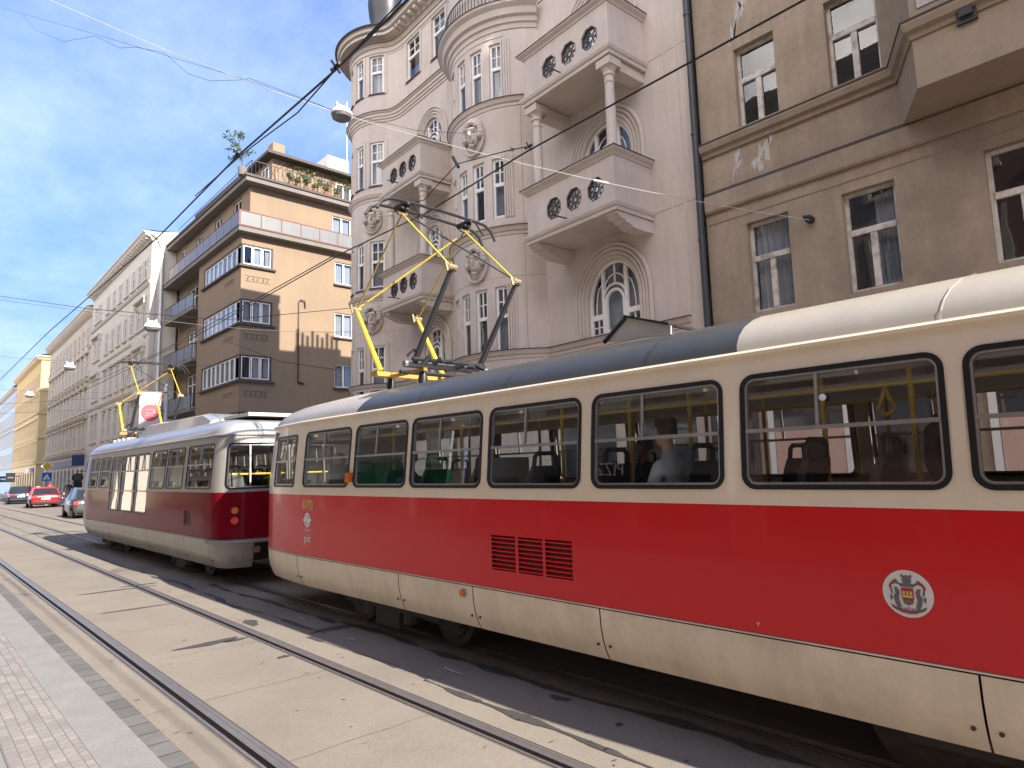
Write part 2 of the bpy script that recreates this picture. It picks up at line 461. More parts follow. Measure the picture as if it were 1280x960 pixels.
    d['redl'] = mat('red_lens', (.62, .03, .02), .15, var=0, emit=((1, .06, .03), .04))
    d['white'] = mat('white_paint', (.78, .76, .72), .5, var=.03)
    d['yellowt'] = mat('yellow_lettering', (.72, .55, .13), .5, var=0)
    d['greyt'] = mat('grey_print', (.16, .155, .15), .5, var=0)
    d['redt'] = mat('red_print', (.45, .03, .04), .5, var=0)
    d['plate'] = mat('hatch_white', (.62, .60, .55), .5, var=.05)
    # street
    d['carred'] = mat('car_red', (.62, .02, .025), .18, var=.03, coat=.8)
    d['cargrey'] = mat('car_grey', (.16, .165, .165), .2, metal=.5, var=.03, coat=.8)
    d['cardark'] = mat('car_dark', (.05, .055, .065), .2, metal=.3, var=.03, coat=.8)
    d['cargl'] = mat('car_glass', (.02, .024, .03), .06, var=0, spec=.8)
    d['tyre'] = mat('tyre', (.02, .02, .02), .8, var=.1)
    d['blue'] = mat('sign_blue', (.02, .09, .45), .4, var=0)
    d['navy'] = mat('shop_navy', (.03, .045, .13), .4, var=.05)
    d['green'] = mat('shop_green', (.015, .16, .08), .5, var=.05)
    d['pole'] = mat('grey_pole', (.30, .30, .31), .45, metal=.5, var=.1)
    d['wpole'] = mat('white_pole', (.62, .66, .70), .4, metal=.4, var=.06)
    d['banner'] = mat('banner_cloth', (.66, .58, .55), .8, var=.06, scale=2)
    d['bred'] = mat('banner_red', (.50, .10, .12), .8, var=.1, scale=2)
    d['leaf'] = mat('leaf_green', (.07, .12, .025), .6, var=.3, scale=8)
    d['leafy'] = mat('leaf_olive', (.13, .14, .035), .6, var=.3, scale=8)
    d['twig'] = mat('twig', (.10, .07, .045), .9, var=.2)
    d['pot'] = mat('terracotta', (.34, .13, .07), .8, var=.15)
    d['skin'] = mat('skin', (.50, .30, .215), .55, var=.05)
    d['hair'] = mat('hair_brown', (.05, .035, .025), .7, var=.2, scale=30)
    d['hairg'] = mat('hair_grey', (.42, .41, .40), .7, var=.15, scale=30)
    d['hood'] = mat('grey_sweatshirt', (.42, .45, .50), .9, var=.08, scale=9)
    d['bluec'] = mat('blue_jacket', (.06, .085, .17), .9, var=.1)
    d['whitec'] = mat('pale_shirt', (.60, .60, .58), .9, var=.06)
    d['darkc'] = mat('dark_clothes', (.025, .025, .03), .9, var=.1)
    d['pinkc'] = mat('pink_paper', (.55, .30, .28), .8, var=.05)
    d['eye'] = mat('eye_dark', (.02, .015, .012), .3, var=0)
    d['lampg'] = mat('lamp_white', (.74, .74, .72), .35, var=.03)
setup_materials()

def text(parent, s, size, org, xd, up, m, name, n=0.0, align='CENTER', sx=1.0, bold=0.0):
    cu = bpy.data.curves.new('tmp', 'FONT'); cu.body = s; cu.size = size; cu.align_x = align; cu.align_y = 'CENTER'; cu.extrude = .0012
    cu.offset = bold
    o = bpy.data.objects.new('tmp', cu); COL.objects.link(o)
    bpy.context.view_layer.update()
    dg = bpy.context.evaluated_depsgraph_get()
    me = bpy.data.meshes.new_from_object(o.evaluated_get(dg))
    bpy.data.objects.remove(o); bpy.data.curves.remove(cu)
    X = Vector(xd).normalized(); U = Vector(up).normalized(); Nn = X.cross(U)
    mb = MB(); mb.v = [tuple(Vector(org) + X*v.co.x*sx + U*v.co.y + Nn*(v.co.z + n)) for v in me.vertices]
    mb.f = [list(p.vertices) for p in me.polygons]; mb.mi = [0]*len(mb.f)
    bpy.data.meshes.remove(me)
    return mb.build(name, m, parent)
# ------------------------------------------------------------------ camera
CAMR = [[0.7364170164283499, 0.06223662241691772, 0.673659098316724], [-0.6758732484867543, 0.1114751981270361, 0.7285386964207872], [-0.029754493689683328, -0.9918164563227776, 0.12415630097823686]]
CH = 1.9
FPX = 830.0
def ray(px, py):
    v = (px - 640, py - 480, FPX)
    return Vector([sum(CAMR[i][k]*v[k] for k in range(3)) for i in range(3)])
def atX(px, py, X): d = ray(px, py)*1; t = X/d.x; return Vector((X, d.y*t, d.z*t + CH))
def atY(px, py, Y): d = ray(px, py)*1; t = Y/d.y; return Vector((d.x*t, Y, d.z*t + CH))
def atZ(px, py, Z): d = ray(px, py)*1; t = (Z - CH)/d.z; return Vector((d.x*t, d.y*t, Z))
cam = bpy.data.cameras.new('camera'); camo = bpy.data.objects.new('camera', cam); COL.objects.link(camo)
rt = Vector([CAMR[i][0] for i in range(3)]); dn = Vector([CAMR[i][1] for i in range(3)]); fw = Vector([CAMR[i][2] for i in range(3)])
mw = Matrix((( rt.x, -dn.x, -fw.x, 0), (rt.y, -dn.y, -fw.y, 0), (rt.z, -dn.z, -fw.z, CH), (0, 0, 0, 1)))
camo.matrix_world = mw
cam.sensor_width = 36; cam.lens = FPX/1280*36; cam.clip_end = 3000; cam.clip_start = .05
sc.camera = camo

# ------------------------------------------------------------------ light
SUN = Vector((.1, -1, .60)).normalized()
el = math.asin(SUN.z)
sd = bpy.data.lights.new('sun', 'SUN'); sd.energy = 4.9; sd.angle = rad(.55); sd.color = (1, .93, .83)
so = bpy.data.objects.new('sun', sd); COL.objects.link(so)
so.rotation_euler = SUN.to_track_quat('Z', 'Y').to_euler()
w = bpy.data.worlds.new('World'); sc.world = w; w.use_nodes = True
t = w.node_tree; t.nodes.clear(); B = NB(t)
wo = B.n('ShaderNodeOutputWorld'); bg = B.n('ShaderNodeBackground'); B.l(bg.outputs[0], wo.inputs[0])
sky = B.n('ShaderNodeTexSky'); sky.sky_type = 'NISHITA'; sky.sun_disc = False
sky.sun_elevation = el; sky.sun_rotation = math.atan2(SUN.x, SUN.y)
sky.air_density = 1.0; sky.dust_density = .15; sky.ozone_density = 3.0; sky.altitude = 900
tc = B.n('ShaderNodeTexCoord').outputs['Generated']
sp = B.n('ShaderNodeSeparateXYZ'); B.l(tc, sp.inputs[0])
zz = B.math('ADD', B.math('MAXIMUM', sp.outputs[2], 0.0), .13)
cb = B.n('ShaderNodeCombineXYZ'); B.l(B.math('DIVIDE', sp.outputs[0], zz), cb.inputs[0]); B.l(B.math('DIVIDE', sp.outputs[1], zz), cb.inputs[1])
n1 = B.noise(cb.outputs[0], 1.35, 9, .62, (1.15, .62, 1))
n2 = B.noise(cb.outputs[0], .42, 4, .5)
n3 = B.noise(cb.outputs[0], 4.5, 6, .65, (1, .8, 1))
veil = B.math('ADD', B.math('ADD', B.math('MULTIPLY', n1, .62), B.math('MULTIPLY', n2, .42)), B.math('MULTIPLY', n3, .26))
mask = B.math('MULTIPLY', B.math('POWER', B.ramp(veil, .45, .80), 1.25), .56)
# brighter cumulus low on the horizon along the street, and a bright fill added out of view in the west to light shaded fronts
lowc = B.math('MULTIPLY', B.math('SUBTRACT', 1, B.ramp(sp.outputs[2], .04, .15)), B.ramp(B.noise(tc, 5.5, 6, .6), .45, .60))
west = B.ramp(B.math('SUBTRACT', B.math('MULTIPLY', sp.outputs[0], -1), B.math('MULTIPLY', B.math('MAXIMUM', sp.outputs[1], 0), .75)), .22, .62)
sky_fill = B.math('MULTIPLY', west, B.ramp(B.noise(tc, 2.4, 8, .6), .40, .66))
skyc = B.mix(1.0, sky.outputs[0], (.80, .93, 1.22), 'MULTIPLY')
skyc = B.mix(B.math('MULTIPLY', B.math('SUBTRACT', 1, B.ramp(sp.outputs[2], .10, .60)), .82), skyc, (.55, 1.30, 3.9))
c1 = B.mix(mask, skyc, (4.3, 5.2, 6.9))
c2 = B.mix(B.math('MULTIPLY', lowc, .85), c1, (7.5, 7.8, 8.4))
c3 = B.mix(sky_fill, c2, (29, 27, 25))
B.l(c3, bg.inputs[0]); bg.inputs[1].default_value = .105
sc.view_settings.view_transform = 'Standard'; sc.view_settings.look = 'None'; sc.view_settings.exposure = 1.28; sc.view_settings.gamma = 1
sc.cycles.use_denoising = True
sc.cycles.max_bounces = 8; sc.cycles.transparent_max_bounces = 16; sc.cycles.diffuse_bounces = 4; sc.cycles.glossy_bounces = 4
sc.cycles.sample_clamp_indirect = 6

# ------------------------------------------------------------------ ground, road, rails
def sheet(name, x0, x1, y0, y1, z, m, label, nx=1, ny=1):
    b = MB()
    b.quad((x0, y0, z), (x1, y0, z), (x1, y1, z), (x0, y1, z))
    return b.build(name, m, None, label=label, cat=name.replace('_', ' '), kind='structure')
sheet('ground', -900, 900, -900, 1500, -.14, MT['ground'], 'bare ground beneath and beyond the street')
RA, RB, RC_, RD = 1.945, 3.272, 4.62, 5.95
RAILS = (RA, RB, RC_, RD); HW = .098
b = MB(); xs = [1.58]
for r in RAILS: xs += [r - HW, r + HW]
xs += [6.62]
for i in range(0, len(xs), 2): b.quad((xs[i], -60, 0), (xs[i+1], -60, 0), (xs[i+1], 190, 0), (xs[i], 190, 0))
b.build('road', MT['road'], label='tan concrete and asphalt roadway around the tram rails', cat='road', kind='structure')
b = MB()
b.quad((6.62, -60, -.004), (9.0, -60, -.004), (9.0, 190, -.004), (6.62, 190, -.004))
b.quad((9.0, 22.2, -.004), (60, 22.2, -.004), (60, 32.0, -.004), (9.0, 32.0, -.004))
b.build('parking_lane', MT['road2'], label='parking lane and side street surface beyond the tram tracks', cat='road', kind='structure')
rl = ['nearest to the left pavement', 'second from the left pavement', 'under the left wheels of the trams', 'under the right wheels of the trams']
for k, x in enumerate(RAILS):
    b = MB(); sg = -1      # running head on the outer side, groove towards the inside of the track
    P = [(-.098, -.003, 1), (-.080, -.003, 1), (-.078, .003, 0), (-.048, .004, 0), (-.046, .001, 0), (.004, .003, 0), (.008, -.04, 1), (.046, -.04, 1), (.048, .002, 0), (.072, .002, 0), (.075, -.004, 1), (.098, -.004, 1)]
    for i in range(len(P) - 1):
        a, c = P[i], P[i+1]
        mi = 0 if (i in (2, 3, 4, 8)) else 1
        if i == 0: mi = 1
        b.quad((x + sg*a[0], -60, a[1]), (x + sg*a[0], 190, a[1]), (x + sg*c[0], 190, c[1]), (x + sg*c[0], -60, c[1]), mi)
    b.build('tram_rail', [MT['steel'], MT['rust'], MT['tar']], label='grooved steel tram rail ' + rl[k], cat='rail', group='tram rails', kind='structure')

def blob(mb, cx, cy, lx, ly, z, seed, n=26, rough=.35):
    r = random.Random(seed); ph = [r.uniform(0, 6.28) for _ in range(4)]
    pts = []
    for k in range(n):
        t = 2*pi*k/n; f = 1 + rough*(.5*math.sin(2*t + ph[0]) + .35*math.sin(3*t + ph[1]) + .3*math.sin(5*t + ph[2]) + .2*math.sin(8*t + ph[3]))
        pts.append((cx + lx*f*math.cos(t), cy + ly*f*math.sin(t), z))
    mb.add([(cx, cy, z)] + pts, [(0, 1 + k, 1 + (k+1) % n) for k in range(n)])
def seam(mb, x, y0, y1, w0, z, seed, step=.06, wob=.02, gaps=0.0):
    r = random.Random(seed); y = y0; L = []; ph = [r.uniform(0, 6) for _ in range(6)]
    while y < y1:
        xc = x + wob*(math.sin(y*1.3 + ph[0]) + .6*math.sin(y*3.1 + ph[1]))
        w = w0*(.75 + .55*math.sin(y*2.3 + ph[2])*math.sin(y*5.1 + ph[3]) + .25*math.sin(y*9 + ph[4]) + r.uniform(-.12, .12))
        if gaps and math.sin(y*4.4 + ph[5]) + .5*math.sin(y*1.9 + ph[0]) > 1 - gaps: w = .004
        L.append((xc - max(w, .004), xc + max(w*(.8 + r.uniform(-.2, .2)), .004), y)); y += step
    for i in range(len(L) - 1):
        a, c = L[i], L[i+1]; mb.quad((a[0], a[2], z), (a[1], a[2], z), (c[1], c[2], z), (c[0], c[2], z))
b = MB(); seam(b, 3.63, .8, 5.25, .045, .0045, 3); seam(b, 3.70, 5.25, 7.6, .036, .0045, 4, gaps=.55); seam(b, 3.83, 7.6, 15.5, .045, .0045, 5, wob=.05, gaps=.3)
seam(b, 3.76, 15.5, 60, .02, .0045, 8, step=.3)
seam(b, 4.30, .8, 8.0, .06, .0045, 6, wob=.03); seam(b, 4.22, 8.0, 12.6, .05, .0045, 7, wob=.03)
for (x, y, lx, ly, s) in ((2.76, 8.2, .30, .10, 1), (3.02, 8.13, .14, .05, 2), (4.05, 7.75, .24, .09, 12), (3.1, 7.0, .06, .05, 3), (4.13, 4.0, .05, .09, 5), (2.9, 13.3, .55, .05, 9), (2.7, 11.2, .5, .035, 10), (3.35, 13.6, .25, .06, 13), (4.02, 3.3, .03, .03, 21), (3.5, 8.9, .08, .2, 22)):
    blob(b, x, y, lx, ly, .0045, s)
r = random.Random(77)
for k in range(90):
    y = 2.6 + 14*r.random()**1.6; x = r.choice((r.uniform(2.1, 3.1), r.uniform(2.1, 3.1), r.uniform(1.62, 1.8), r.uniform(3.4, 4.1)))
    blob(b, x, y, r.uniform(.006, .028), r.uniform(.003, .010), .0045, 300 + k, 9, .5)
b.build('bitumen_patches', MT['tar'], label='irregular dark bitumen seams and patches in the roadway', cat='road patch', kind='structure')
b = MB()
for (x, y, lx, ly) in ((3.98, 5.25, .018, .15), (3.95, 7.1, .016, .10), (4.05, 8.6, .018, .10)): blob(b, x, y, lx, ly, .0085, int(y*10), 16)
b.build('worn_paint_marks', MT['conc_w'], label='worn white scuffs of old road paint between the tracks', cat='road marking', kind='structure')
# transverse joints of the concrete track slabs
b = MB(); r = random.Random(9); y = 1.6
while y < 70:
    for (xa, xb) in ((1.6, RA - HW), (RA + HW, RB - HW))[(1 if r.random() < .5 else 0):]:
        n = 6; o = [r.uniform(-.008, .008) for _ in range(n + 1)]
        for i in range(n):
            x0 = xa + (xb - xa)*i/n; x1 = xa + (xb - xa)*(i+1)/n
            b.quad((x0, y + o[i] - .002, .0042), (x1, y + o[i+1] - .002, .0042), (x1, y + o[i+1] + .003, .0042), (x0, y + o[i] + .003, .0042))
    y += r.choice((1.7, 2.5, 2.9))
b.build('slab_joints', MT['rust'], label='fine dark transverse joints across the track slabs', cat='road joint', kind='structure')

def strip(name, x0, x1, z, m, label, y0=-60, y1=190, zb=-.14):
    b = MB(); b.box(x0, x1, y0, y1, zb, z); return b.build(name, m, label=label, cat=name.replace('_', ' '), kind='structure')
strip('sett_gutter', 1.415, 1.578, .012, MT['sett'], 'narrow band of dark setts edging the left pavement')
strip('kerb', 1.10, 1.413, .03, MT['slab'], 'smooth pale paving band along the left pavement edge')
strip('pavement', .66, 1.097, .031, MT['tile'], 'small pinkish mosaic paving stones of the left pavement')
strip('paving', -3.6, .657, .029, MT['slab'], 'grey paving of the left pavement behind the mosaic')
b = MB()
for (y0, y1) in ((-60, 22.0), (32.2, 90.5), (96, 190)):
    b.box(9.0, 9.2, y0, y1, -.14, .125)
b.build('kerb', MT['kerb'], label='granite kerb of the far pavement beyond the parked cars', cat='kerb', kind='structure')
b = MB()
for (y0, y1) in ((-60, 22.0), (32.2, 90.5), (96, 190)):
    b.box(9.203, 13.6, y0, y1, -.14, .12)
b.build('pavement', MT['asph'], label='far pavement in front of the row of houses', cat='pavement', kind='structure')
# ------------------------------------------------------------------ trams
TX = 5.28
def tram_path(yr, yf, rear, front):
    """closed plan outline seen from above; rear/front: list of (x offset from centre, y offset) on the left side"""
    L = [(0, yr)] + [(-x, yr + dy) for x, dy in rear] + [(-x, yf - dy) for x, dy in front] + [(0, yf)]
    pts = [(TX + x, y) for x, y in L] + [(TX - x, y) for x, y in reversed(L[:-1])]
    return pts
def inset_profile(tab):
    def f(z):
        if z <= tab[0][0]: return tab[0][1]
        for (a, b) in zip(tab, tab[1:]):
            if z <= b[0]:
                t = (z - a[0])/(b[0] - a[0]); return a[1] + (b[1]-a[1])*t
        return tab[-1][1]
    return f
ZP = (.39, .46, .55, .66, .80, 1.2, 1.61, 1.72, 2.1, 2.45, 2.56)
INS = inset_profile([(.28, .16), (.39, .10), (.46, .062), (.55, .03), (.66, .008), (.80, 0), (1.61, 0), (1.75, .004), (2.1, .03), (2.45, .066), (2.62, .085)])

class Tram: pass
def tram_body(name, yr, yf, rear, front, label, zb, zr0, zr1, zw0, zw1, zt, C, wins, skirt_cuts, extra_right, mats):
    """zb skirt bottom, zr0-zr1 painted band, zw0-zw1 windows, zt eave"""
    T = Tram()
    root = empty(name, (TX, (yr + yf)/2, 0), label, 'tram', 'trams coupled one behind the other'); T.root = root
    pts = tram_path(yr, yf, rear, front)
    P = Path(pts, side=1 if True else -1, inset=INS); T.P = P
    # left side goes from rear to front (travel +y), outward normal must point to -x
    Lhalf = P.len/2
    base = P.p[1:1 + len(rear)]
    # s on the straight left side at a given y
    i0 = len(rear)           # index of the last rear point (start of straight side)
    T.sL = lambda y: P.S[i0] + (y - P.p[i0].y)
    T.sR = lambda y: P.len - T.sL(y)
    T.L = P.len
    return T

def hole(T, y0, y1, z0, z1, r, side='L'):
    a, b = (T.sL(y0), T.sL(y1)) if side == 'L' else (T.sR(y1), T.sR(y0))
    return dict(s0=a, s1=b, z0=z0, z1=z1, k='round', r=r, d=.05, g=.02)

def tram_window(T, h, parent, split=None, trans=None, rub=.025, name='window', glassm='tglass', gm='rubber', am='alu', vent=True):
    P = T.P
    s0, s1, z0, z1, r = h['s0'], h['s1'], h['z0'], h['z1'], h['r']
    b = MB()
    A = shape('round', s0, s1, z0, z1, r, -rub*.45); Bc = shape('round', s0, s1, z0, z1, r, rub*.75)
    ring_solid(b, P, A, Bc, -.03, .008, 0)
    D = shape('round', s0, s1, z0, z1, r, rub*.75 + .014)
    ring_solid(b, P, Bc, D, -.03, -.002, 1)
    if trans is not None:
        zt = z0 + (z1 - z0)*trans
        P.bx(b, s0 + rub, s1 - rub, -.025, .004, zt - .012, zt + .012, 1)
        if split is not None:
            ss = s0 + (s1 - s0)*split
            P.bx(b, ss - .01, ss + .01, -.02, .0, zt + .012, z1 - rub, 1)
    elif split is not None:
        ss = s0 + (s1 - s0)*split
        P.bx(b, ss - .012, ss + .012, -.02, .0, z0 + rub, z1 - rub, 1)
    o = b.build(name, [MT[gm], MT[am]], parent, smooth=40)
    g = MB(); fill(g, P, shape('round', s0, s1, z0, z1, r, .012), -.018)
    g.build('pane', MT[glassm], o)
    return o

def roof_rings(T, zt, rings):
    P = T.P; y0 = min(p.y for p in P.p); y1 = max(p.y for p in P.p); ym = (y0+y1)/2; L2 = (y1-y0)/2
    # dense plan outline
    cut = P.cuts(0, P.len, .35)
    rc = [(T.sL(y), s_) for y, s_ in getattr(T, 'roof_cuts', ())] + [(T.sR(y), s_) for y, s_ in getattr(T, 'roof_cuts', ())]
    cut = [c for c in cut if all(abs(c - q[0]) > .36 for q in rc)] + [q[0] for q in rc]
    cut = sorted(cut); cut = [c for i, c in enumerate(cut) if i == 0 or c - cut[i-1] > .004]
    out = []
    for ri, (kx, ky, z) in enumerate(rings):
        ring = []
        for s in cut[:-1]:
            q = P.M(s, 0, zt); hit = [q2[1] for q2 in rc if abs(q2[0] - s) < .003]
            if hit: q = (q[0], q[1] - hit[0]*(0, .004, .02, .05, .12, .2, .26, .3, .3)[ri], q[2])
            ring.append((TX + (q[0]-TX)*(1-kx), ym + (q[1]-ym)*(1-ky/L2), z))
        out.append(ring)
    return out

def seat_mesh(x, y, z, sgn):
    """one tram seat facing +y (sgn=1) or -y"""
    b = MB(); Mx = lambda u, v, w_: (x + u, y + sgn*v, z + w_)
    b.loft([[Mx(*p) for p in ((-.2, -.2, .40), (.2, -.2, .40), (.2, .22, .43), (-.2, .22, .43))],
            [Mx(*p) for p in ((-.21, -.21, .47), (.21, -.21, .47), (.21, .23, .47), (-.21, .23, .47))]])
    prof = [(-.17, .46, .21), (-.22, .70, .215), (-.26, .90, .20), (-.28, 1.0, .165)]
    b.loft([[Mx(-w_, v, h), Mx(w_, v, h), Mx(w_*.97, v - .05, h + .005), Mx(-w_*.97, v - .05, h + .005)] for v, h, w_ in prof])
    b.box(-.05, .05, -.12, .1, 0, .40, M=Mx)
    hd = MB()
    hd.tube([Mx(-.15, -.30, .98), Mx(-.14, -.31, 1.09), Mx(-.1, -.315, 1.12), Mx(.1, -.315, 1.12), Mx(.14, -.31, 1.09), Mx(.15, -.30, .98)], .022, 6)
    return b, hd

def build_pantograph(root, dy, zr, hz, yellow_first=True):
    """diamond pantograph standing at y = 7.3 + dy on the roof"""
    xn, xf = 4.75, 5.81
    A = lambda x: Vector((x, 8.42 + dy, zr + (4.22 - 2.98)*hz)); Bk = lambda x: Vector((x, 6.16 + dy, zr + (4.30 - 2.98)*hz))
    Tp = lambda x: Vector((x, 7.22 + dy, zr + (5.30 - 2.98)*hz))
    fa = lambda x: Vector((x, 7.78 + dy, zr + .27)); fb = lambda x: Vector((x, 6.98 + dy, zr + .27))
    p = MB()
    for x in (xn + .12, xf - .12): p.box(x - .025, x + .025, 6.9 + dy, 7.8 + dy, zr + .17, zr + .21)
    p.box(xn - .12, xf + .12, 7.70 + dy, 7.84 + dy, zr + .19, zr + .25)
    pan = p.build('pantograph', [MT['porange']], root, smooth=35)
    s = MB(); s.tube([(xn - .15, 6.98 + dy, zr + .25), (xf + .15, 6.98 + dy, zr + .25)], .045, 8); s.build('shaft', MT['pole'], pan, smooth=40)
    s = MB()
    for x in (xn + .15, xf - .15):
        for y in (7.0, 7.75): s.tube([(x, y + dy, zr - .06), (x, y + dy, zr + .08), (x, y + dy, zr + .19)], [.05, .065, .04], 10)
    for k in range(6): s.tube([(xn + .18*k + .05, 6.86 + dy + .03*(k % 2), zr + .24 + .03*(k % 3)), (xn + .18*k + .12, 6.8 + dy, zr + .34 - .02*k)], .035, 7)
    s.tube([(xn - .1, 6.86 + dy, zr + .3), (xf, 6.86 + dy, zr + .3)], .028, 6); s.tube([(xn, 7.3 + dy, zr + .2), (xf, 7.3 + dy, zr + .2)], .03, 6)
    s.tube([(xn - .12, 6.96 + dy, zr + .34), (xn - .05, 6.9 + dy, zr + .43), (xn + .05, 6.96 + dy, zr + .34)], .02, 6)
    s.build('spring_gear', MT['black'], pan, smooth=40)
    for x in (xn, xf):
        a = MB(); a.tube([fa(x), A(x)], [.038, .026], 8); a.build('lower_arm', MT['pyel'], pan, smooth=40)
        a = MB(); a.tube([fb(x), Bk(x)], [.045, .028], 8); a.build('lower_arm', MT['pgrey'], pan, smooth=40)
        a = MB(); a.tube([A(x), Tp(x)], [.014, .012], 7); a.build('upper_arm', MT['polive'], pan, smooth=40)
        a = MB(); a.tube([Bk(x), Tp(x)], [.014, .012], 7); a.build('upper_arm', MT['pyel'], pan, smooth=40)
        for q in (A(x), Bk(x)):
            j = MB(); j.tube([q + Vector((-.06, 0, 0)), q + Vector((.06, 0, 0))], .042, 8); j.tube([q + Vector((-.075, -.02, -.06)), q + Vector((-.075, .02, .07))], .016, 6)
            j.tube([q + Vector((.0, -.05, -.03)), q + Vector((.02, .04, .08)), q + Vector((.05, .02, -.06))], .011, 5); j.build('joint', MT['copperw'], pan, smooth=40)
        j = MB(); j.tube([Tp(x) + Vector((-.07, 0, 0)), Tp(x) + Vector((.07, 0, 0))], .03, 8)
        j.build('joint', MT['copperw'], pan, smooth=40)
    a = MB(); a.tube([A(xn) + Vector((.02, 0, .02)), Tp(xf) + Vector((-.06, .1, -.1))], .012, 6); a.build('brace', MT['pyel'], pan, smooth=40)
    a = MB(); a.tube([Bk(xf) + Vector((-.02, 0, .02)), Tp(xn) + Vector((.06, -.05, -.02))], .012, 6); a.build('brace', MT['pgrey'], pan, smooth=40)
    h = MB(); zt = Tp(xn).z + .1; y = 7.22 + dy
    for dyy in (-.14, .14):
        h.tube([(4.28, y + dyy, zt - .18), (4.36, y + dyy, zt - .06), (4.48, y + dyy, zt), (4.62, y + dyy, zt + .015), (5.28, y + dyy, zt + .03), (5.94, y + dyy, zt + .015), (6.08, y + dyy, zt), (6.2, y + dyy, zt - .07), (6.27, y + dyy, zt - .2)], .021, 7)
    for x in (xn, xf):
        h.tube([(x, y - .16, zt), (x, y + .16, zt)], .022, 6); h.tube([(x, y, zt), Tp(x)], .026, 6)
        h.box(x - .06, x + .06, y - .09, y + .09, zt - .06, zt + .01)
        h.tube([(x + .1, y - .14, zt), (x + .22, y - .16, zt - .17)], .014, 6)
    h.build('collector_head', MT['black'], pan, smooth=40)
    return pan

def bogie(root, y, x=TX):
    b = MB(); b.box(x - .82, x + .82, y - 1.15, y + 1.15, .22, .5); b.box(x - .98, x - .80, y - 1.0, y + 1.0, .30, .46); b.box(x + .80, x + .98, y - 1.0, y + 1.0, .30, .46)
    for sx in (-1, 1):
        b.box(x + sx*.90 - .08, x + sx*.90 + .08, y - .25, y + .25, .12, .3)
        for k in (-.42, .42): b.tube([(x + sx*.93, y + k, .2), (x + sx*.93, y + k, .5)], .09, 10)
    o = b.build('bogie', MT['under'], root)
    for wy in (-.95, .95):
        for sx in (-1, 1):
            w_ = MB(); X = x + sx*.665
            w_.tube([(X - .06, y + wy, .35), (X + .06, y + wy, .35)], .345, 24); w_.tube([(X + sx*.06, y + wy, .35), (X + sx*.09, y + wy, .35)], .25, 20); w_.tube([(X + sx*.09, y + wy, .35), (X + sx*.16, y + wy, .35)], .11, 14)
            w_.build('wheel', MT['wheel'], o, smooth=40)

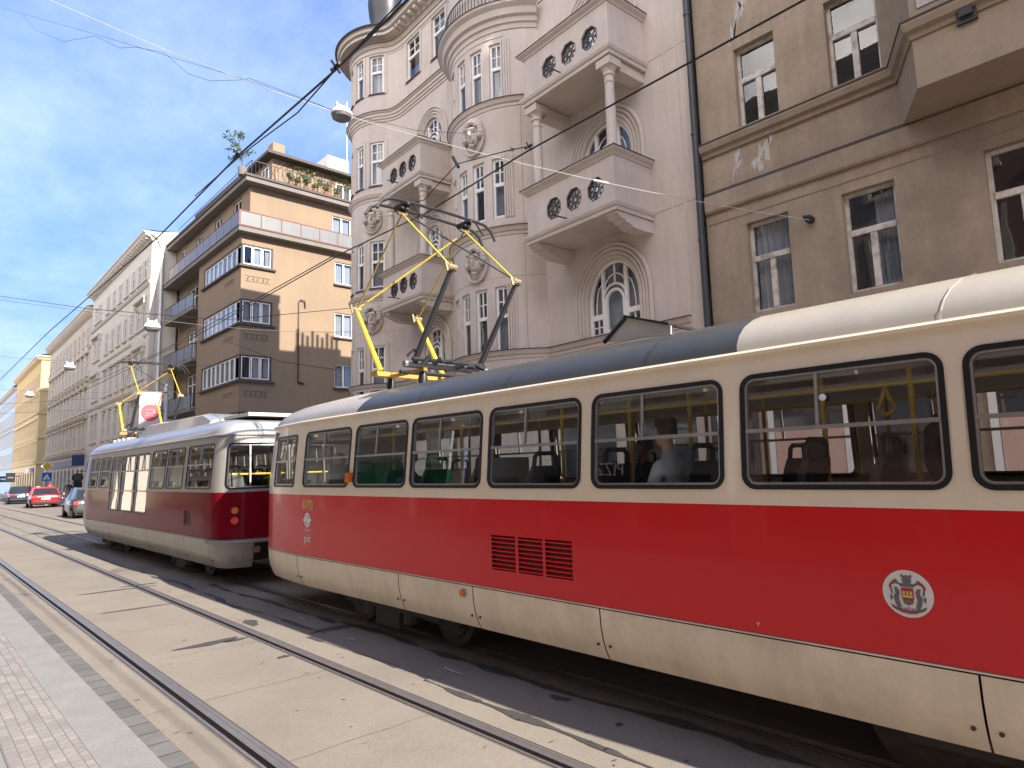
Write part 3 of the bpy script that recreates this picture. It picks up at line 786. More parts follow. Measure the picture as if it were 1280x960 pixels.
def tram_common(T, zb, zr0, zr1, zt, C, holesL, holesR, holesE, skirt_cuts, rings, roof_split=None, roof_m=None):
    P = T.P; root = T.root; L = P.len
    holes = holesL + holesR + holesE
    b = MB(); wall(b, P, 0, L, zr1 + .001, zt, holes, zs=ZP, step=.8, depth=.05); T.upper = b.build('upper_body', MT[C['upper']], root, smooth=30)
    b = MB(); wall(b, P, 0, L, zr0 + .012, zr1, T.band_holes, zs=ZP, step=.8, depth=.034, mr=1 if C['band'] == 'red' else None); T.band = b.build('side_panel', [MT[C['band']], MT['rubber']], root, smooth=30)
    b = MB(); P.sweep(b, [(-.02, zr0 - .006), (.006, zr0 - .002), (.008, zr0 + .006), (-.02, zr0 + .012)], 0, L); b.build('sill_trim', MT[C.get('trim', 'skirt')], root)
    b = MB(); P.sweep(b, [(-.03, zr0 - .03), (-.012, zr0 - .03), (-.012, zr0 - .006), (-.03, zr0 - .006)], 0, L); b.build('seam_shadow_gap', MT['rubber'], root)
    for (a, c) in skirt_cuts:
        b = MB()
        zz = [zb, zb + .07, zb + .16, zb + .27, zr0 - .016]
        wall(b, P, a + .006, c - .006, zb, zr0 - .012, [], zs=zz, step=.8)
        n0 = len(b.v)
        # returned lower lip
        for s0, s1 in zip(P.cuts(a + .006, c - .006, .8), P.cuts(a + .006, c - .006, .8)[1:]):
            b.quad(P.M(s0, 0, zb), P.M(s1, 0, zb), P.M(s1, -.05, zb + .004), P.M(s0, -.05, zb + .004))
        o = b.build('skirt_panel', MT[C['skirt']], root, smooth=30)
        if c - a > .5:
            for s in (a + .06, c - .06):
                bb = MB(); q = Vector(P.M(s, 0, zb + .12)); q2 = Vector(P.M(s, .012, zb + .12)); bb.tube([q, q2], .012, 8); bb.build('bolt', MT['wheel'], o)
    b = MB(); P.sweep(b, [(-.02, zt - .01), (.022, zt - .008), (.03, zt + .012), (.012, zt + .03), (-.02, zt + .03)], 0, L, step=.5); b.build('gutter', MT[C['gutter']], root, smooth=30)
    rr = roof_rings(T, zt, rings); n = len(rr[0])
    vs = [p for r in rr for p in r]
    grp = {}
    for i in range(len(rr) - 1):
        for k in range(n):
            f = (i*n + k, i*n + (k+1) % n, (i+1)*n + (k+1) % n, (i+1)*n + k)
            yc = sum(vs[j][1] for j in f)/4
            key = 0
            if roof_split and (roof_split[0] - (0, 0, 0, 0, 0, 99, 99, 99, 99)[i] < yc < roof_split[1]): key = 1
            grp.setdefault(key, []).append(f)
    for key, fs in grp.items():
        b = MB(); b.add(vs, fs)
        used = sorted({i for f in fs for i in f}); mp = {j: i for i, j in enumerate(used)}
        b.v = [b.v[j] for j in used]; b.f = [[mp[i] for i in f] for f in b.f]
        ym = (min(v[1] for v in b.v) + max(v[1] for v in b.v))/2
        halves = [b.f] if key or not roof_split else [[f for f in b.f if (sum(b.v[i][1] for i in f)/len(f) > ym) == s_] for s_ in (True, False)]
        for fh in halves:
            b2 = MB(); used = sorted({i for f in fh for i in f}); mp = {j: i for i, j in enumerate(used)}
            b2.add([b.v[j] for j in used], [[mp[i] for i in f] for f in fh])
            b2.build('roof' if key == 0 else 'roof_cladding', MT[C['roof'] if key == 0 else C['roof2']], root, smooth=50)
    # floor, ceiling, inside of the skirt
    y0 = min(p.y for p in P.p) + .5; y1 = max(p.y for p in P.p) - .5
    b = MB(); b.prism([P.M(s, -.06, .85)[:2] for s in P.cuts(0, P.len)[:-1]], .84, .9, lambda p, a: (p[0], p[1], a)); b.build('floor', MT['floor'], root)
    b = MB(); b.box(TX - 1.02, TX + 1.02, y0, y1, 2.515, 2.54); 
    for sx in (-1, 1): b.box(TX + sx*1.02 - .02, TX + sx*1.02 + .02, y0, y1, 2.40, 2.52)
    b.build('ceiling_panel', MT['ceil'], root)
    b = MB(); b.box(TX - .9, TX + .9, y0 + .2, y1 - .2, .42, .83); b.build('underframe', MT['under'], root)

def rails_and_poles(root, ys, y0, y1, xo=.62):
    for y in ys:
        for sx in (-1, 1):
            b = MB(); b.tube([(TX + sx*xo, y, .9), (TX + sx*xo, y, 2.52)], .018, 8); b.build('grab_pole', MT['ypole'], root, smooth=40)
    for sx in (-1, 1):
        b = MB(); b.tube([(TX + sx*xo, y0, 2.36), (TX + sx*xo, y1, 2.36)], .017, 8)
        b.build('grab_rail', MT['ypole'], root, smooth=40)

# ---- near tram
yf, yr = 10.45, -3.5
front = [(1.2, 1.6), (1.165, 1.15), (1.12, .70), (1.07, .36), (.95, .14), (.7, .04), (.35, .01)]
rear = [(.35, .01), (.62, .04), (.78, .14), (.88, .36), (.96, .75), (1.07, 1.5), (1.15, 2.3), (1.2, 3.1)]
T1 = tram_body('tram', yr, yf, rear, front, 'near red and cream tram with dark grey roof and fleet number 8170', 0, 0, 0, 0, 0, 0, None, None, None, None, None)
wl = [(7.44, 8.68), (6.19, 7.31), (4.91, 6.09), (3.645, 4.79), (2.36, 3.51), (1.04, 2.21), (-.24, .93)]
hL = [hole(T1, a, b, 1.722, 2.452, .085) for a, b in wl]
hR = [hole(T1, a, b, 1.722, 2.452, .085, 'R') for a, b in wl]
sb = T1.sL(8.85)
hE = [dict(s0=sb + .14, s1=sb + .98, z0=1.722, z1=2.44, k='round', r=.05, d=.05, g=.02),
      dict(s0=T1.L - sb - .98, s1=T1.L - sb - .14, z0=1.722, z1=2.44, k='round', r=.05, d=.05, g=.02),
      dict(s0=T1.L/2 - .85, s1=T1.L/2 + .85, z0=1.66, z1=2.40, k='round', r=.12, d=.05, g=.02)]
T1.band_holes = []
vents = []
for (a, b) in ((4.435, 4.755), (4.095, 4.395), (3.755, 4.06)):
    vents.append((a, b)); T1.band_holes.append(dict(s0=T1.sL(a), s1=T1.sL(b), z0=.975, z1=1.285, k='rect', d=.03))
sk = [(T1.sL(a), T1.sL(b)) for a, b in ((-.36, 1.01), (1.01, 3.49), (3.49, 5.05), (5.05, 6.33), (6.33, 8.83))]
sk = [(0, sk[0][0])] + sk + [(sk[-1][1], T1.L/2), (T1.L/2, T1.L - sk[-1][1])] + [(T1.L - b, T1.L - a) for a, b in reversed(sk)] + [(T1.L - sk[0][0], T1.L)]
sk = [s for s in sk if s[1] - s[0] > .02]
NR = [(.0, .03, 2.625), (.015, .09, 2.68), (.055, .19, 2.75), (.12, .33, 2.82), (.22, .6, 2.885), (.36, 1.0, 2.935), (.55, 1.5, 2.972), (.78, 2.0, 2.992), (.985, 2.3, 3.0)]
T1.roof_cuts = ((2.23, 1), (7.40, 0))
C1 = dict(upper='cream', band='red', skirt='skirt', gutter='cream', roof='roof_c', roof2='roof_d')
tram_common(T1, .39, .80, 1.61, 2.60, C1, hL, hR, hE, sk, NR, roof_split=(2.23, 7.39))
for h in hL: tram_window(T1, h, T1.root, split=.58, trans=.50)
for h in hR: tram_window(T1, h, T1.root, split=.42, trans=.50)
for k, h in enumerate(hE): tram_window(T1, h, T1.root, split=.5 if k < 2 else None, trans=.50 if k < 2 else None, rub=.022)
for (a, b) in vents:
    m = MB(); s0, s1 = T1.sL(a), T1.sL(b)
    T1.P.bx(m, s0, s1, -.034, -.03, .975, 1.285, 1)
    nsl = 8
    for k in range(nsl):
        z = .975 + .31*(k + .5)/nsl
        m.add([T1.P.M(s0, -.022, z + .012), T1.P.M(s1, -.022, z + .012), T1.P.M(s1, .003, z - .001), T1.P.M(s0, .003, z - .001), T1.P.M(s0, .001, z - .008), T1.P.M(s1, .001, z - .008), T1.P.M(s1, -.024, z + .006), T1.P.M(s0, -.024, z + .006)],
              [(0, 1, 2, 3), (3, 2, 5, 4), (4, 5, 6, 7), (0, 3, 4, 7), (1, 6, 5, 2)], 0)
    m.build('vent_grille', [MT['red'], MT['rubber']], T1.root)
for y in (1.02, -.05, 6.0, 4.6, 3.0):
    q = MB(); kx = [(.0, 2.627), (.015, 2.682), (.055, 2.752), (.12, 2.822), (.22, 2.887), (.36, 2.937)]
    pts = [(TX - (1.2 - .085)*(1 - a) - .003, y - .3*a, z + .004) for a, z in kx]
    for p_, p2_ in zip(pts, pts[1:]): q.quad(p_, (p_[0], p_[1] + .012, p_[2]), (p2_[0], p2_[1] + .012, p2_[2]), p2_)
    q.build('roof_seam', MT['roof_d' if 2.23 < y < 7.3 else 'skirt'], T1.root)
# little markings
m = MB(); c = Vector(T1.P.M(T1.sL(5.19), .0, .715)); m.tube([c, c + Vector((-.02, 0, 0))], .042, 18); o = m.build('side_reflector', MT['alu'], T1.root, smooth=40)
m = MB(); m.tube([c + Vector((-.02, 0, 0)), c + Vector((-.032, 0, 0))], .033, 18); m.build('lens', MT['orange'], o, smooth=40)
m = MB(); T1.P.bx(m, T1.sL(7.335), T1.sL(7.425), -.01, .055, 1.775, 1.89); m.build('turn_signal', MT['orange'], T1.root)
XS = TX - 1.2
fn = 8.52
text(T1.root, '8170', .185, (XS - .002, fn, 1.475), (0, -1, 0), (0, 0, 1), MT['yellowt'], 'fleet_number', sx=.84)
m = MB()
def flat_ring(mb, cx, cy, r0, r1, a0, a1, x, n=28, m=0):
    for k in range(n):
        t0 = rad(a0 + (a1-a0)*k/n); t1 = rad(a0 + (a1-a0)*(k+1)/n)
        mb.quad((x, cy - r0*math.cos(t0), cx + r0*math.sin(t0)), (x, cy - r1*math.cos(t0), cx + r1*math.sin(t0)), (x, cy - r1*math.cos(t1), cx + r1*math.sin(t1)), (x, cy - r0*math.cos(t1), cx + r0*math.sin(t1)), m)
def flat_poly(mb, pts, cy, cz, x, m=0):
    mb.add([(x, cy - a, cz + b) for a, b in pts], [tuple(range(len(pts)))], m)
flat_ring(m, 1.28, fn, .068, .095, 20, 175, XS - .003); flat_ring(m, 1.28, fn, .068, .095, 200, 355, XS - .003)
flat_poly(m, [(-.13, 0.0), (-.045, .035), (.0, .085), (.03, .03), (-.02, -.02), (-.09, -.035)], fn, 1.28, XS - .0035)
flat_poly(m, [(.13, 0.0), (.045, -.035), (.0, -.085), (-.03, -.03), (.02, .02), (.09, .035)], fn, 1.28, XS - .004)
m.build('round_logo', MT['white'], T1.root)
m = MB()
for (z, w_) in ((1.155, .10), (1.135, .065)):
    for k in range(14):
        y = fn - w_ + 2*w_*k/14; m.quad((XS - .003, y, z - .005), (XS - .003, y + w_*.1, z - .005), (XS - .003, y + w_*.1, z + .005), (XS - .003, y, z + .005))
m.build('small_print', MT['white'], T1.root)
text(T1.root, 'pid', .15, (XS - .002, fn, 1.035), (0, -1, 0), (0, 0, 1), MT['white'], 'lettering')
m = MB(); m.quad((XS - .001, 0, 0), (XS - .001, 0, .001), (XS - .001, .001, .001), (XS - .001, .001, 0)) if False else None
# city coat of arms on a white disc
cy, cz = 1.30, 1.155; R0 = .125
m = MB(); flat_ring(m, cz, cy, 0.0, R0, 0, 360, XS - .0025, 48); crest = m.build('coat_of_arms', MT['white'], T1.root)
k_ = R0/.125
def sym(pts): return [pts, [(-a, b) for a, b in pts]]
g = MB()
for poly in ([(.035, -.07), (.045, -.03), (.038, .01), (.05, .03), (.066, .03), (.06, .0), (.072, -.02), (.064, -.06), (.05, -.08)], [(.07, -.01), (.082, .0), (.088, .03), (.08, .045), (.076, .02)], [(.074, -.03), (.085, -.045), (.09, -.02), (.08, -.005)],
             [(.03, .045), (.055, .075), (.075, .06), (.09, .035), (.06, .05)], [(.0, .05), (.018, .055), (.025, .075), (.015, .09), (.0, .1)], [(.0, .035), (.03, .035), (.045, .05), (.02, .055), (.0, .052)], [(.01, .09), (.022, .105), (.03, .09), (.02, .085)], [(.03, -.085), (.06, -.075), (.09, -.06), (.08, -.08), (.05, -.095)], [(.0, -.095), (.04, -.09), (.045, -.1), (.0, -.107)]):
    for q in sym(poly): flat_poly(g, q, cy, cz, XS - .0045)
for q in range(7): flat_ring(g, cz - .083 + .006*(q % 2), cy - .06 + .02*q, .004, .008, 0, 360, XS - .0055, 10)
g.build('heraldic_print', MT['greyt'], crest)
g = MB(); flat_poly(g, [(-.03, .03), (.03, .03), (.03, -.02), (.022, -.05), (0, -.062), (-.022, -.05), (-.03, -.02)], cy, cz, XS - .006)
for q in sym([(.055, .072), (.085, .048), (.092, .03), (.086, .028), (.06, .058)]): flat_poly(g, q, cy, cz, XS - .006)
flat_poly(g, [(-.05, -.088), (.05, -.088), (.04, -.097), (-.04, -.097)], cy, cz, XS - .007)
g.build('red_shield', MT['redt'], crest)
g = MB()
for q in (-.018, 0, .018): flat_poly(g, [(q - .006, -.005), (q + .006, -.005), (q + .006, .012), (q + .003, .016), (q, .012), (q - .003, .016), (q - .006, .012)], cy, cz, XS - .0075)
flat_poly(g, [(-.026, -.02), (.026, -.02), (.026, -.008), (-.026, -.008)], cy, cz, XS - .0075)
g.build('towers', MT['yellowt'], crest)
g = MB(); flat_poly(g, [(-.02, -.054), (.02, -.054), (.022, -.03), (.012, -.036), (.0, -.028), (-.012, -.036), (-.022, -.03)], cy, cz, XS - .0085); g.build('gate', MT['greyt'], crest)
m = MB(); flat_poly(m, [(-.012, .014), (.012, .014), (0, -.014)], 2.18, .865, XS - .003); m.build('jacking_mark', MT['yellowt'], T1.root)
# roof equipment
hp = [atX(*p, 4.78) for p in ((755, 428), (782, 397), (838, 407), (838, 418))]
m = MB(); m.prism([(p.y, p.z) for p in hp], 4.785, 4.80, lambda p, a: (a, p[0], p[1])); m.build('roof_hatch_side', MT['plate'], T1.root)
m = MB(); m.add([(x, p.y, p.z + dz) for dz in (0, .022) for x in (4.75, 5.6) for p in hp[1:3]], [(0, 1, 3, 2), (4, 5, 7, 6), (0, 1, 5, 4), (2, 3, 7, 6), (0, 2, 6, 4), (1, 3, 7, 5)])
m.tube([hp[0], hp[1]], .022, 6); m.build('roof_hatch', MT['black'], T1.root)
c = Vector(T1.P.M(T1.sL(1.675), .012, 2.265)); m = MB(); m.sphere(c, .022); m.build('window_knob', MT['white'], T1.root, smooth=60)
build_pantograph(T1.root, -.02, 2.98, 1.0)
bogie(T1.root, 6.9); bogie(T1.root, .45)
for (a, c, h) in ((3.3, 5.2, .30), (-2.2, -1.0, .3)): m = MB(); m.box(TX - .86, TX + .86, a, c, h, .82); m.build('equipment_case', MT['under'], T1.root)
m = MB(); m.box(TX - .07, TX + .07, yf - .2, 11.15, .42, .54); m.box(TX - .16, TX + .16, 10.95, 11.2, .38, .6); m.build('coupler', MT['black'], T1.root)
# seats
for y in (8.05, 7.2, 6.42, 5.55, 4.72, 3.88, 3.05, 2.2, 1.75, .9, .05, -.8, -1.65):
    for sx in (-1, 1):
        if sx > 0 and (6.2 < y < 7.4 or .0 < y < 1.3): continue
        b, hd = seat_mesh(TX + sx*.80, y, .9, 1); o = b.build('seat', MT['seat'], T1.root, smooth=35); hd.build('grab_handle', MT['seat'], o, smooth=40)
rails_and_poles(T1.root, (8.3, 7.3, 5.9, 4.35, 3.55, 2.95, 1.9, 1.35, .55, .2, -1.2), -2.2, 8.6)
for (a, c) in ((8.2, 8.25), (5.0, 5.04), (-.9, -.86)): m = MB(); m.box(TX - 1.05, TX - .45, a, c, .9, 2.0); m.build('partition', MT['inside'], T1.root)
m = MB(); m.box(TX - .5, TX + .55, 8.55, 8.6, .9, 2.5); m.box(TX + .4, TX + .44, 8.6, 9.6, .9, 2.2); m.build('cab_wall', MT['inside'], T1.root)
for (y, z0, z1, mm) in ((6.55, 1.75, 2.0, 'white'), (7.0, 2.2, 2.4, 'greyt'), (2.55, 1.72, 2.05, 'white')):
    m = MB(); m.box(TX + .95, TX + .96, y, y + .22, z0, z1); m.build('notice', MT[mm], T1.root)
for y in (2.5, 1.5, -.5, 4.0):
    m = MB(); q = [(TX - .62, y, 2.36), (TX - .62, y + .02, 2.28), (TX - .62, y + .055, 2.2), (TX - .62, y, 2.165), (TX - .62, y - .055, 2.2), (TX - .62, y - .02, 2.28)]
    m.tube(q, .012, 6, closed=True); m.build('strap_handle', MT['ypole'], T1.root, smooth=40)

# ---- far tram
yr2, yf2 = 11.74, 24.1
rear2 = [(.4, .0), (.75, .03), (.98, .10), (1.1, .22), (1.165, .36), (1.2, .55)]
front2 = [(1.2, 1.5), (1.165, 1.1), (1.12, .68), (1.07, .34), (.95, .14), (.7, .04), (.35, .01)]
T2 = tram_body('tram', yr2, yf2, rear2, front2, 'far dark red and silver tram in front of the near tram', 0, 0, 0, 0, 0, 0, None, None, None, None, None)
wl2 = [(12.32, 13.72), (13.95, 15.0), (15.13, 16.2), (20.15, 21.2), (21.46, 22.52)]
dr2 = [(16.42, 17.52), (17.66, 18.83), (18.97, 19.93)]
hL2 = [hole(T2, a, b, 1.68, 2.47, .07) for a, b in wl2] + [hole(T2, a, b, 1.62, 2.45, .05) for a, b in dr2]
hR2 = [hole(T2, a, b, 1.68, 2.47, .07, 'R') for a, b in wl2 + dr2]
s_r = 1.13
hE2 = [dict(s0=-s_r + T2.L, s1=T2.L, z0=1.67, z1=2.46, k='round', r=.1, d=.05, g=.02)]
# rear window wraps the centre line: cut it as two halves
hA = dict(s0=.02, s1=s_r, z0=1.67, z1=2.46, k='round', r=.1, d=.05, g=.01); hB = dict(s0=T2.L - s_r, s1=T2.L - .02, z0=1.67, z1=2.46, k='round', r=.1, d=.05, g=.01)
T2.band_holes = []
for (a, b) in dr2: T2.band_holes.append(dict(s0=T2.sL(a), s1=T2.sL(b), z0=1.12, z1=1.60, k='round', r=.05, d=.05, g=.02))
T2.band_holes.append(dict(s0=T2.sL(13.35), s1=T2.sL(13.75), z0=1.0, z1=1.25, k='rect', d=.03))
sk2 = [(T2.sL(a), T2.sL(b)) for a, b in ((12.36, 13.74), (13.74, 16.3), (16.3, 20.0), (20.0, 22.5))]
sk2 = [(.62, sk2[0][0])] + sk2 + [(sk2[-1][1], T2.L/2), (T2.L/2, T2.L - sk2[-1][1])] + [(T2.L - b, T2.L - a) for a, b in reversed(sk2)] + [(T2.L - sk2[0][0], T2.L - .62)]
C2 = dict(upper='silver', band='dred', skirt='silver2', gutter='silver', roof='roof_s', roof2='roof_s', trim='alu')
NR2 = [(.0, .02, 2.635), (.012, .06, 2.70), (.05, .14, 2.78), (.12, .26, 2.85), (.22, .5, 2.91), (.36, .9, 2.95), (.55, 1.4, 2.98), (.78, 1.9, 2.995), (.985, 2.2, 3.0)]
tram_common(T2, .31, .80, 1.61, 2.61, C2, hL2, hR2, [hA, hB], sk2, NR2)
for h in hL2[:5]: tram_window(T2, h, T2.root, split=.5, trans=.55)
for h in hR2: tram_window(T2, h, T2.root, split=.5, trans=.55)
for (a, b) in dr2:
    h = dict(s0=T2.sL(a), s1=T2.sL(b), z0=1.12, z1=2.45, r=.05)
    o = tram_window(T2, h, T2.root, split=.5, trans=.72, name='door')
    m = MB(); s0, s1 = T2.sL(a) + .05, T2.sL(b) - .05; T2.P.bx(m, s0, s1, -.05, -.04, 1.14, 2.06); m.build('door_reflection_panel', MT['plate'], o)  # pale plate behind the glass stands in for bright street reflections
for h in hL2[1:3]:
    m = MB(); T2.P.bx(m, h['s0'] + .03, h['s1'] - .03, -.06, -.05, 1.72, 2.1); m.build('window_reflection', MT['plate'], T2.root)  # pale sheet added to imitate white reflections in these two windows
for h in (hA, hB): tram_window(T2, h, T2.root, split=.62 if h is hA else .38, rub=.026)
m = MB(); s0, s1 = T2.sL(13.35), T2.sL(13.75); T2.P.bx(m, s0, s1, -.034, -.03, 1.0, 1.25, 1)
for k in range(6):
    z = 1.01 + .04*k; T2.P.bx(m, s0, s1, -.03, .004, z, z + .016, 0)
m.build('vent_grille', [MT['dred'], MT['rubber']], T2.root)
m = MB(); T2.P.sweep(m, [(-.02, .73), (.075, .735), (.085, .76), (.075, .795), (-.02, .80)], T2.L - 1.55, T2.L); T2.P.sweep(m, [(-.02, .73), (.075, .735), (.085, .76), (.075, .795), (-.02, .80)], 0, 1.55); m.build('bumper', MT['silver'], T2.root, smooth=30)
for s in (.95, T2.L - .95):
    c = Vector(T2.P.M(s, 0, 1.13)); nn = (Vector(T2.P.M(s, 1, 1.13)) - c).normalized()
    m = MB(); m.tube([c, c + nn*.03], .07, 18); c2 = c + Vector((0, 0, .17)); m.tube([c2, c2 + nn*.03], .07, 18); o = m.build('tail_light', MT['black'], T2.root, smooth=40)
    m = MB(); m.tube([c + nn*.02, c + nn*.045], .06, 18); m.build('red_lens', MT['redl'], o, smooth=40)
    m = MB(); m.tube([c2 + nn*.02, c2 + nn*.045], .055, 18); m.build('orange_lens', MT['orange'], o, smooth=40)
c = Vector(T2.P.M(.12, 0, 1.18)); m = MB(); m.box(c.x - .09, c.x + .02, c.y - .015, c.y + .01, 1.2, 1.38); m.build('rear_reflector', MT['orange'], T2.root)
m = MB(); m.box(c.x - .09, c.x + .02, c.y - .015, c.y + .01, 1.0, 1.17); m.build('rear_notice', MT['white'], T2.root)
c = Vector(T2.P.M(.6, .0, .62)); m = MB(); m.tube([c, c + Vector((0, -.07, 0))], .06, 16); m.build('socket', MT['copperw'], T2.root, smooth=40)
m = MB(); m.box(TX - .07, TX + .07, 11.2, yr2 + .3, .42, .54); m.build('coupler', MT['black'], T2.root)
m = MB(); m.tube([(TX - 1.0, yr2 + .12, 1.92), (TX + 1.0, yr2 + .12, 1.92)], .016, 8); m.tube([(TX - .3, yr2 + .14, .9), (TX - .3, yr2 + .14, 1.92)], .018, 8); m.build('grab_rail', MT['ypole'], T2.root, smooth=40)
for y in (12.9, 13.8, 14.7, 15.6, 16.6, 18.0, 19.0, 20.3, 21.2, 22.0):
    for sx in (-1, 1):
        b, hd = seat_mesh(TX + sx*.80, y, .9, 1); o = b.build('seat', MT['seat'], T2.root, smooth=35); hd.build('grab_handle', MT['seat'], o, smooth=40)
b, hd = seat_mesh(TX - .75, 12.25, .95, -1); o = b.build('seat', MT['seat'], T2.root, smooth=35); hd.build('grab_handle', MT['seat'], o, smooth=40)
rails_and_poles(T2.root, (14.2, 16.0, 19.5), 12.6, 22.5)
m = MB()
m.loft([[(4.62, y, 2.93), (4.68, y, 3.22 - d), (4.8, y, 3.27 - d), (5.76, y, 3.27 - d), (5.88, y, 3.22 - d), (5.94, y, 2.93)] for y, d in ((14.2, .2), (14.7, .05), (18.9, .0), (19.6, .2))]); m.build('roof_box', MT['roof_s'], T2.root, smooth=30)
m = MB(); m.box(4.7, 5.86, 12.25, 13.5, 2.99, 3.05); m.build('roof_hatch', MT['plate'], T2.root)
for k in range(5):
    m = MB(); y = 20.2 + k*.5; m.box(4.5, 4.72, y, y + .16, 2.86, 3.0); m.build('roof_bracket', MT['roof_s'], T2.root)
build_pantograph(T2.root, 14.0, 2.98, .915)
bogie(T2.root, 14.6); bogie(T2.root, 20.9)
# ------------------------------------------------------------------ windows for houses
def win_rect(bld, P, s0, s1, z0, z1, n=-.14, fr='frame', gl='wglass', style='T', trans=.58, fw_=.055, curtain=0, room=True, name='window', sill=None, mdep=.05):
    """window set back to n; style T: transom with a four pane head over two leaves, C: casement pair with top light, B: plain pair"""
    b = MB()
    A = shape('rect', s0, s1, z0, z1, 0, 0, P); I = shape('rect', s0, s1, z0, z1, 0, fw_, P)
    ring_solid(b, P, A, I, n - .03, n + mdep*.6)
    zt = z0 + (z1 - z0)*trans; sm = (s0 + s1)/2; h = .024
    if style == 'T':
        P.bx(b, s0 + fw_, s1 - fw_, n - .02, n + .045, zt - .045, zt + .045)
        P.bx(b, sm - .018, sm + .018, n - .02, n + .02, zt + .045, z1 - fw_); zz = (zt + .045 + z1 - fw_)/2
        P.bx(b, s0 + fw_, sm - .018, n - .02, n + .015, zz - .013, zz + .013); P.bx(b, sm + .018, s1 - fw_, n - .02, n + .015, zz - .013, zz + .013)
    elif style == 'C':
        P.bx(b, s0 + fw_, s1 - fw_, n - .03, n + .05, zt - .05, zt + .05)
        P.bx(b, sm - .05, sm + .05, n - .02, n + .04, z0 + fw_, zt - .05)
    elif style == 'B':
        P.bx(b, sm - .04, sm + .04, n - .02, n + .03, z0 + fw_, z1 - fw_)
    elif style == 'X':
        P.bx(b, s0 + fw_, s1 - fw_, n - .02, n + .03, zt - .03, zt + .03)
        P.bx(b, sm - .03, sm + .03, n - .02, n + .025, z0 + fw_, zt - .03); P.bx(b, sm - .03, sm + .03, n - .02, n + .025, zt + .03, z1 - fw_)
    o = b.build(name, MT[fr], bld)
    g = MB(); c = P.cuts(s0 + .02, s1 - .02)
    for a, d in zip(c, c[1:]): g.quad(P.M(a, n - .005, z0 + .02), P.M(d, n - .005, z0 + .02), P.M(d, n - .005, z1 - .02), P.M(a, n - .005, z1 - .02))
    g.build('pane', MT[gl], o)
    if gl == 'wglass':
        if curtain:
            q = MB(); k = 14; 
            for (u0, u1) in ({1: ((.0, 1.0),), 2: ((.0, .36), (.64, 1.0)), 3: ((.0, .5),), 4: ((.55, 1.),)}[curtain]):
                x0 = s0 + (s1-s0)*u0; x1 = s0 + (s1-s0)*u1
                pts = [(x0 + (x1-x0)*i/k, n - .13 + (.022 if i % 2 else -.022)) for i in range(k + 1)]
                for a, d in zip(pts, pts[1:]): q.quad(P.M(a[0], a[1], z0), P.M(d[0], d[1], z0), P.M(d[0], d[1], z1 - .03), P.M(a[0], a[1], z1 - .03))
            q.build('curtain', MT['curtain'], o)
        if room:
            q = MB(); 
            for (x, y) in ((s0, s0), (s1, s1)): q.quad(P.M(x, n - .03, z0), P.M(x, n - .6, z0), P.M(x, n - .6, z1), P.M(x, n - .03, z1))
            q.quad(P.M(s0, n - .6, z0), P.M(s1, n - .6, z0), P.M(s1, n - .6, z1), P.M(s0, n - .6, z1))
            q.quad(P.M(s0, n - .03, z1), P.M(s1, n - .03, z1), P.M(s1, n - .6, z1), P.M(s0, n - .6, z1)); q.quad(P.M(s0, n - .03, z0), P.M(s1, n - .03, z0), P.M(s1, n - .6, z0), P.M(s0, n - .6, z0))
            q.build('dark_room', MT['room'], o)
    if sill:
        q = MB(); P.sweep(q, [(n, z0 - .05), (.06, z0 - .05), (.07, z0 - .01), (n, z0 + .01)], s0 - .06, s1 + .06); q.build('sill', MT[sill], o)
    return o

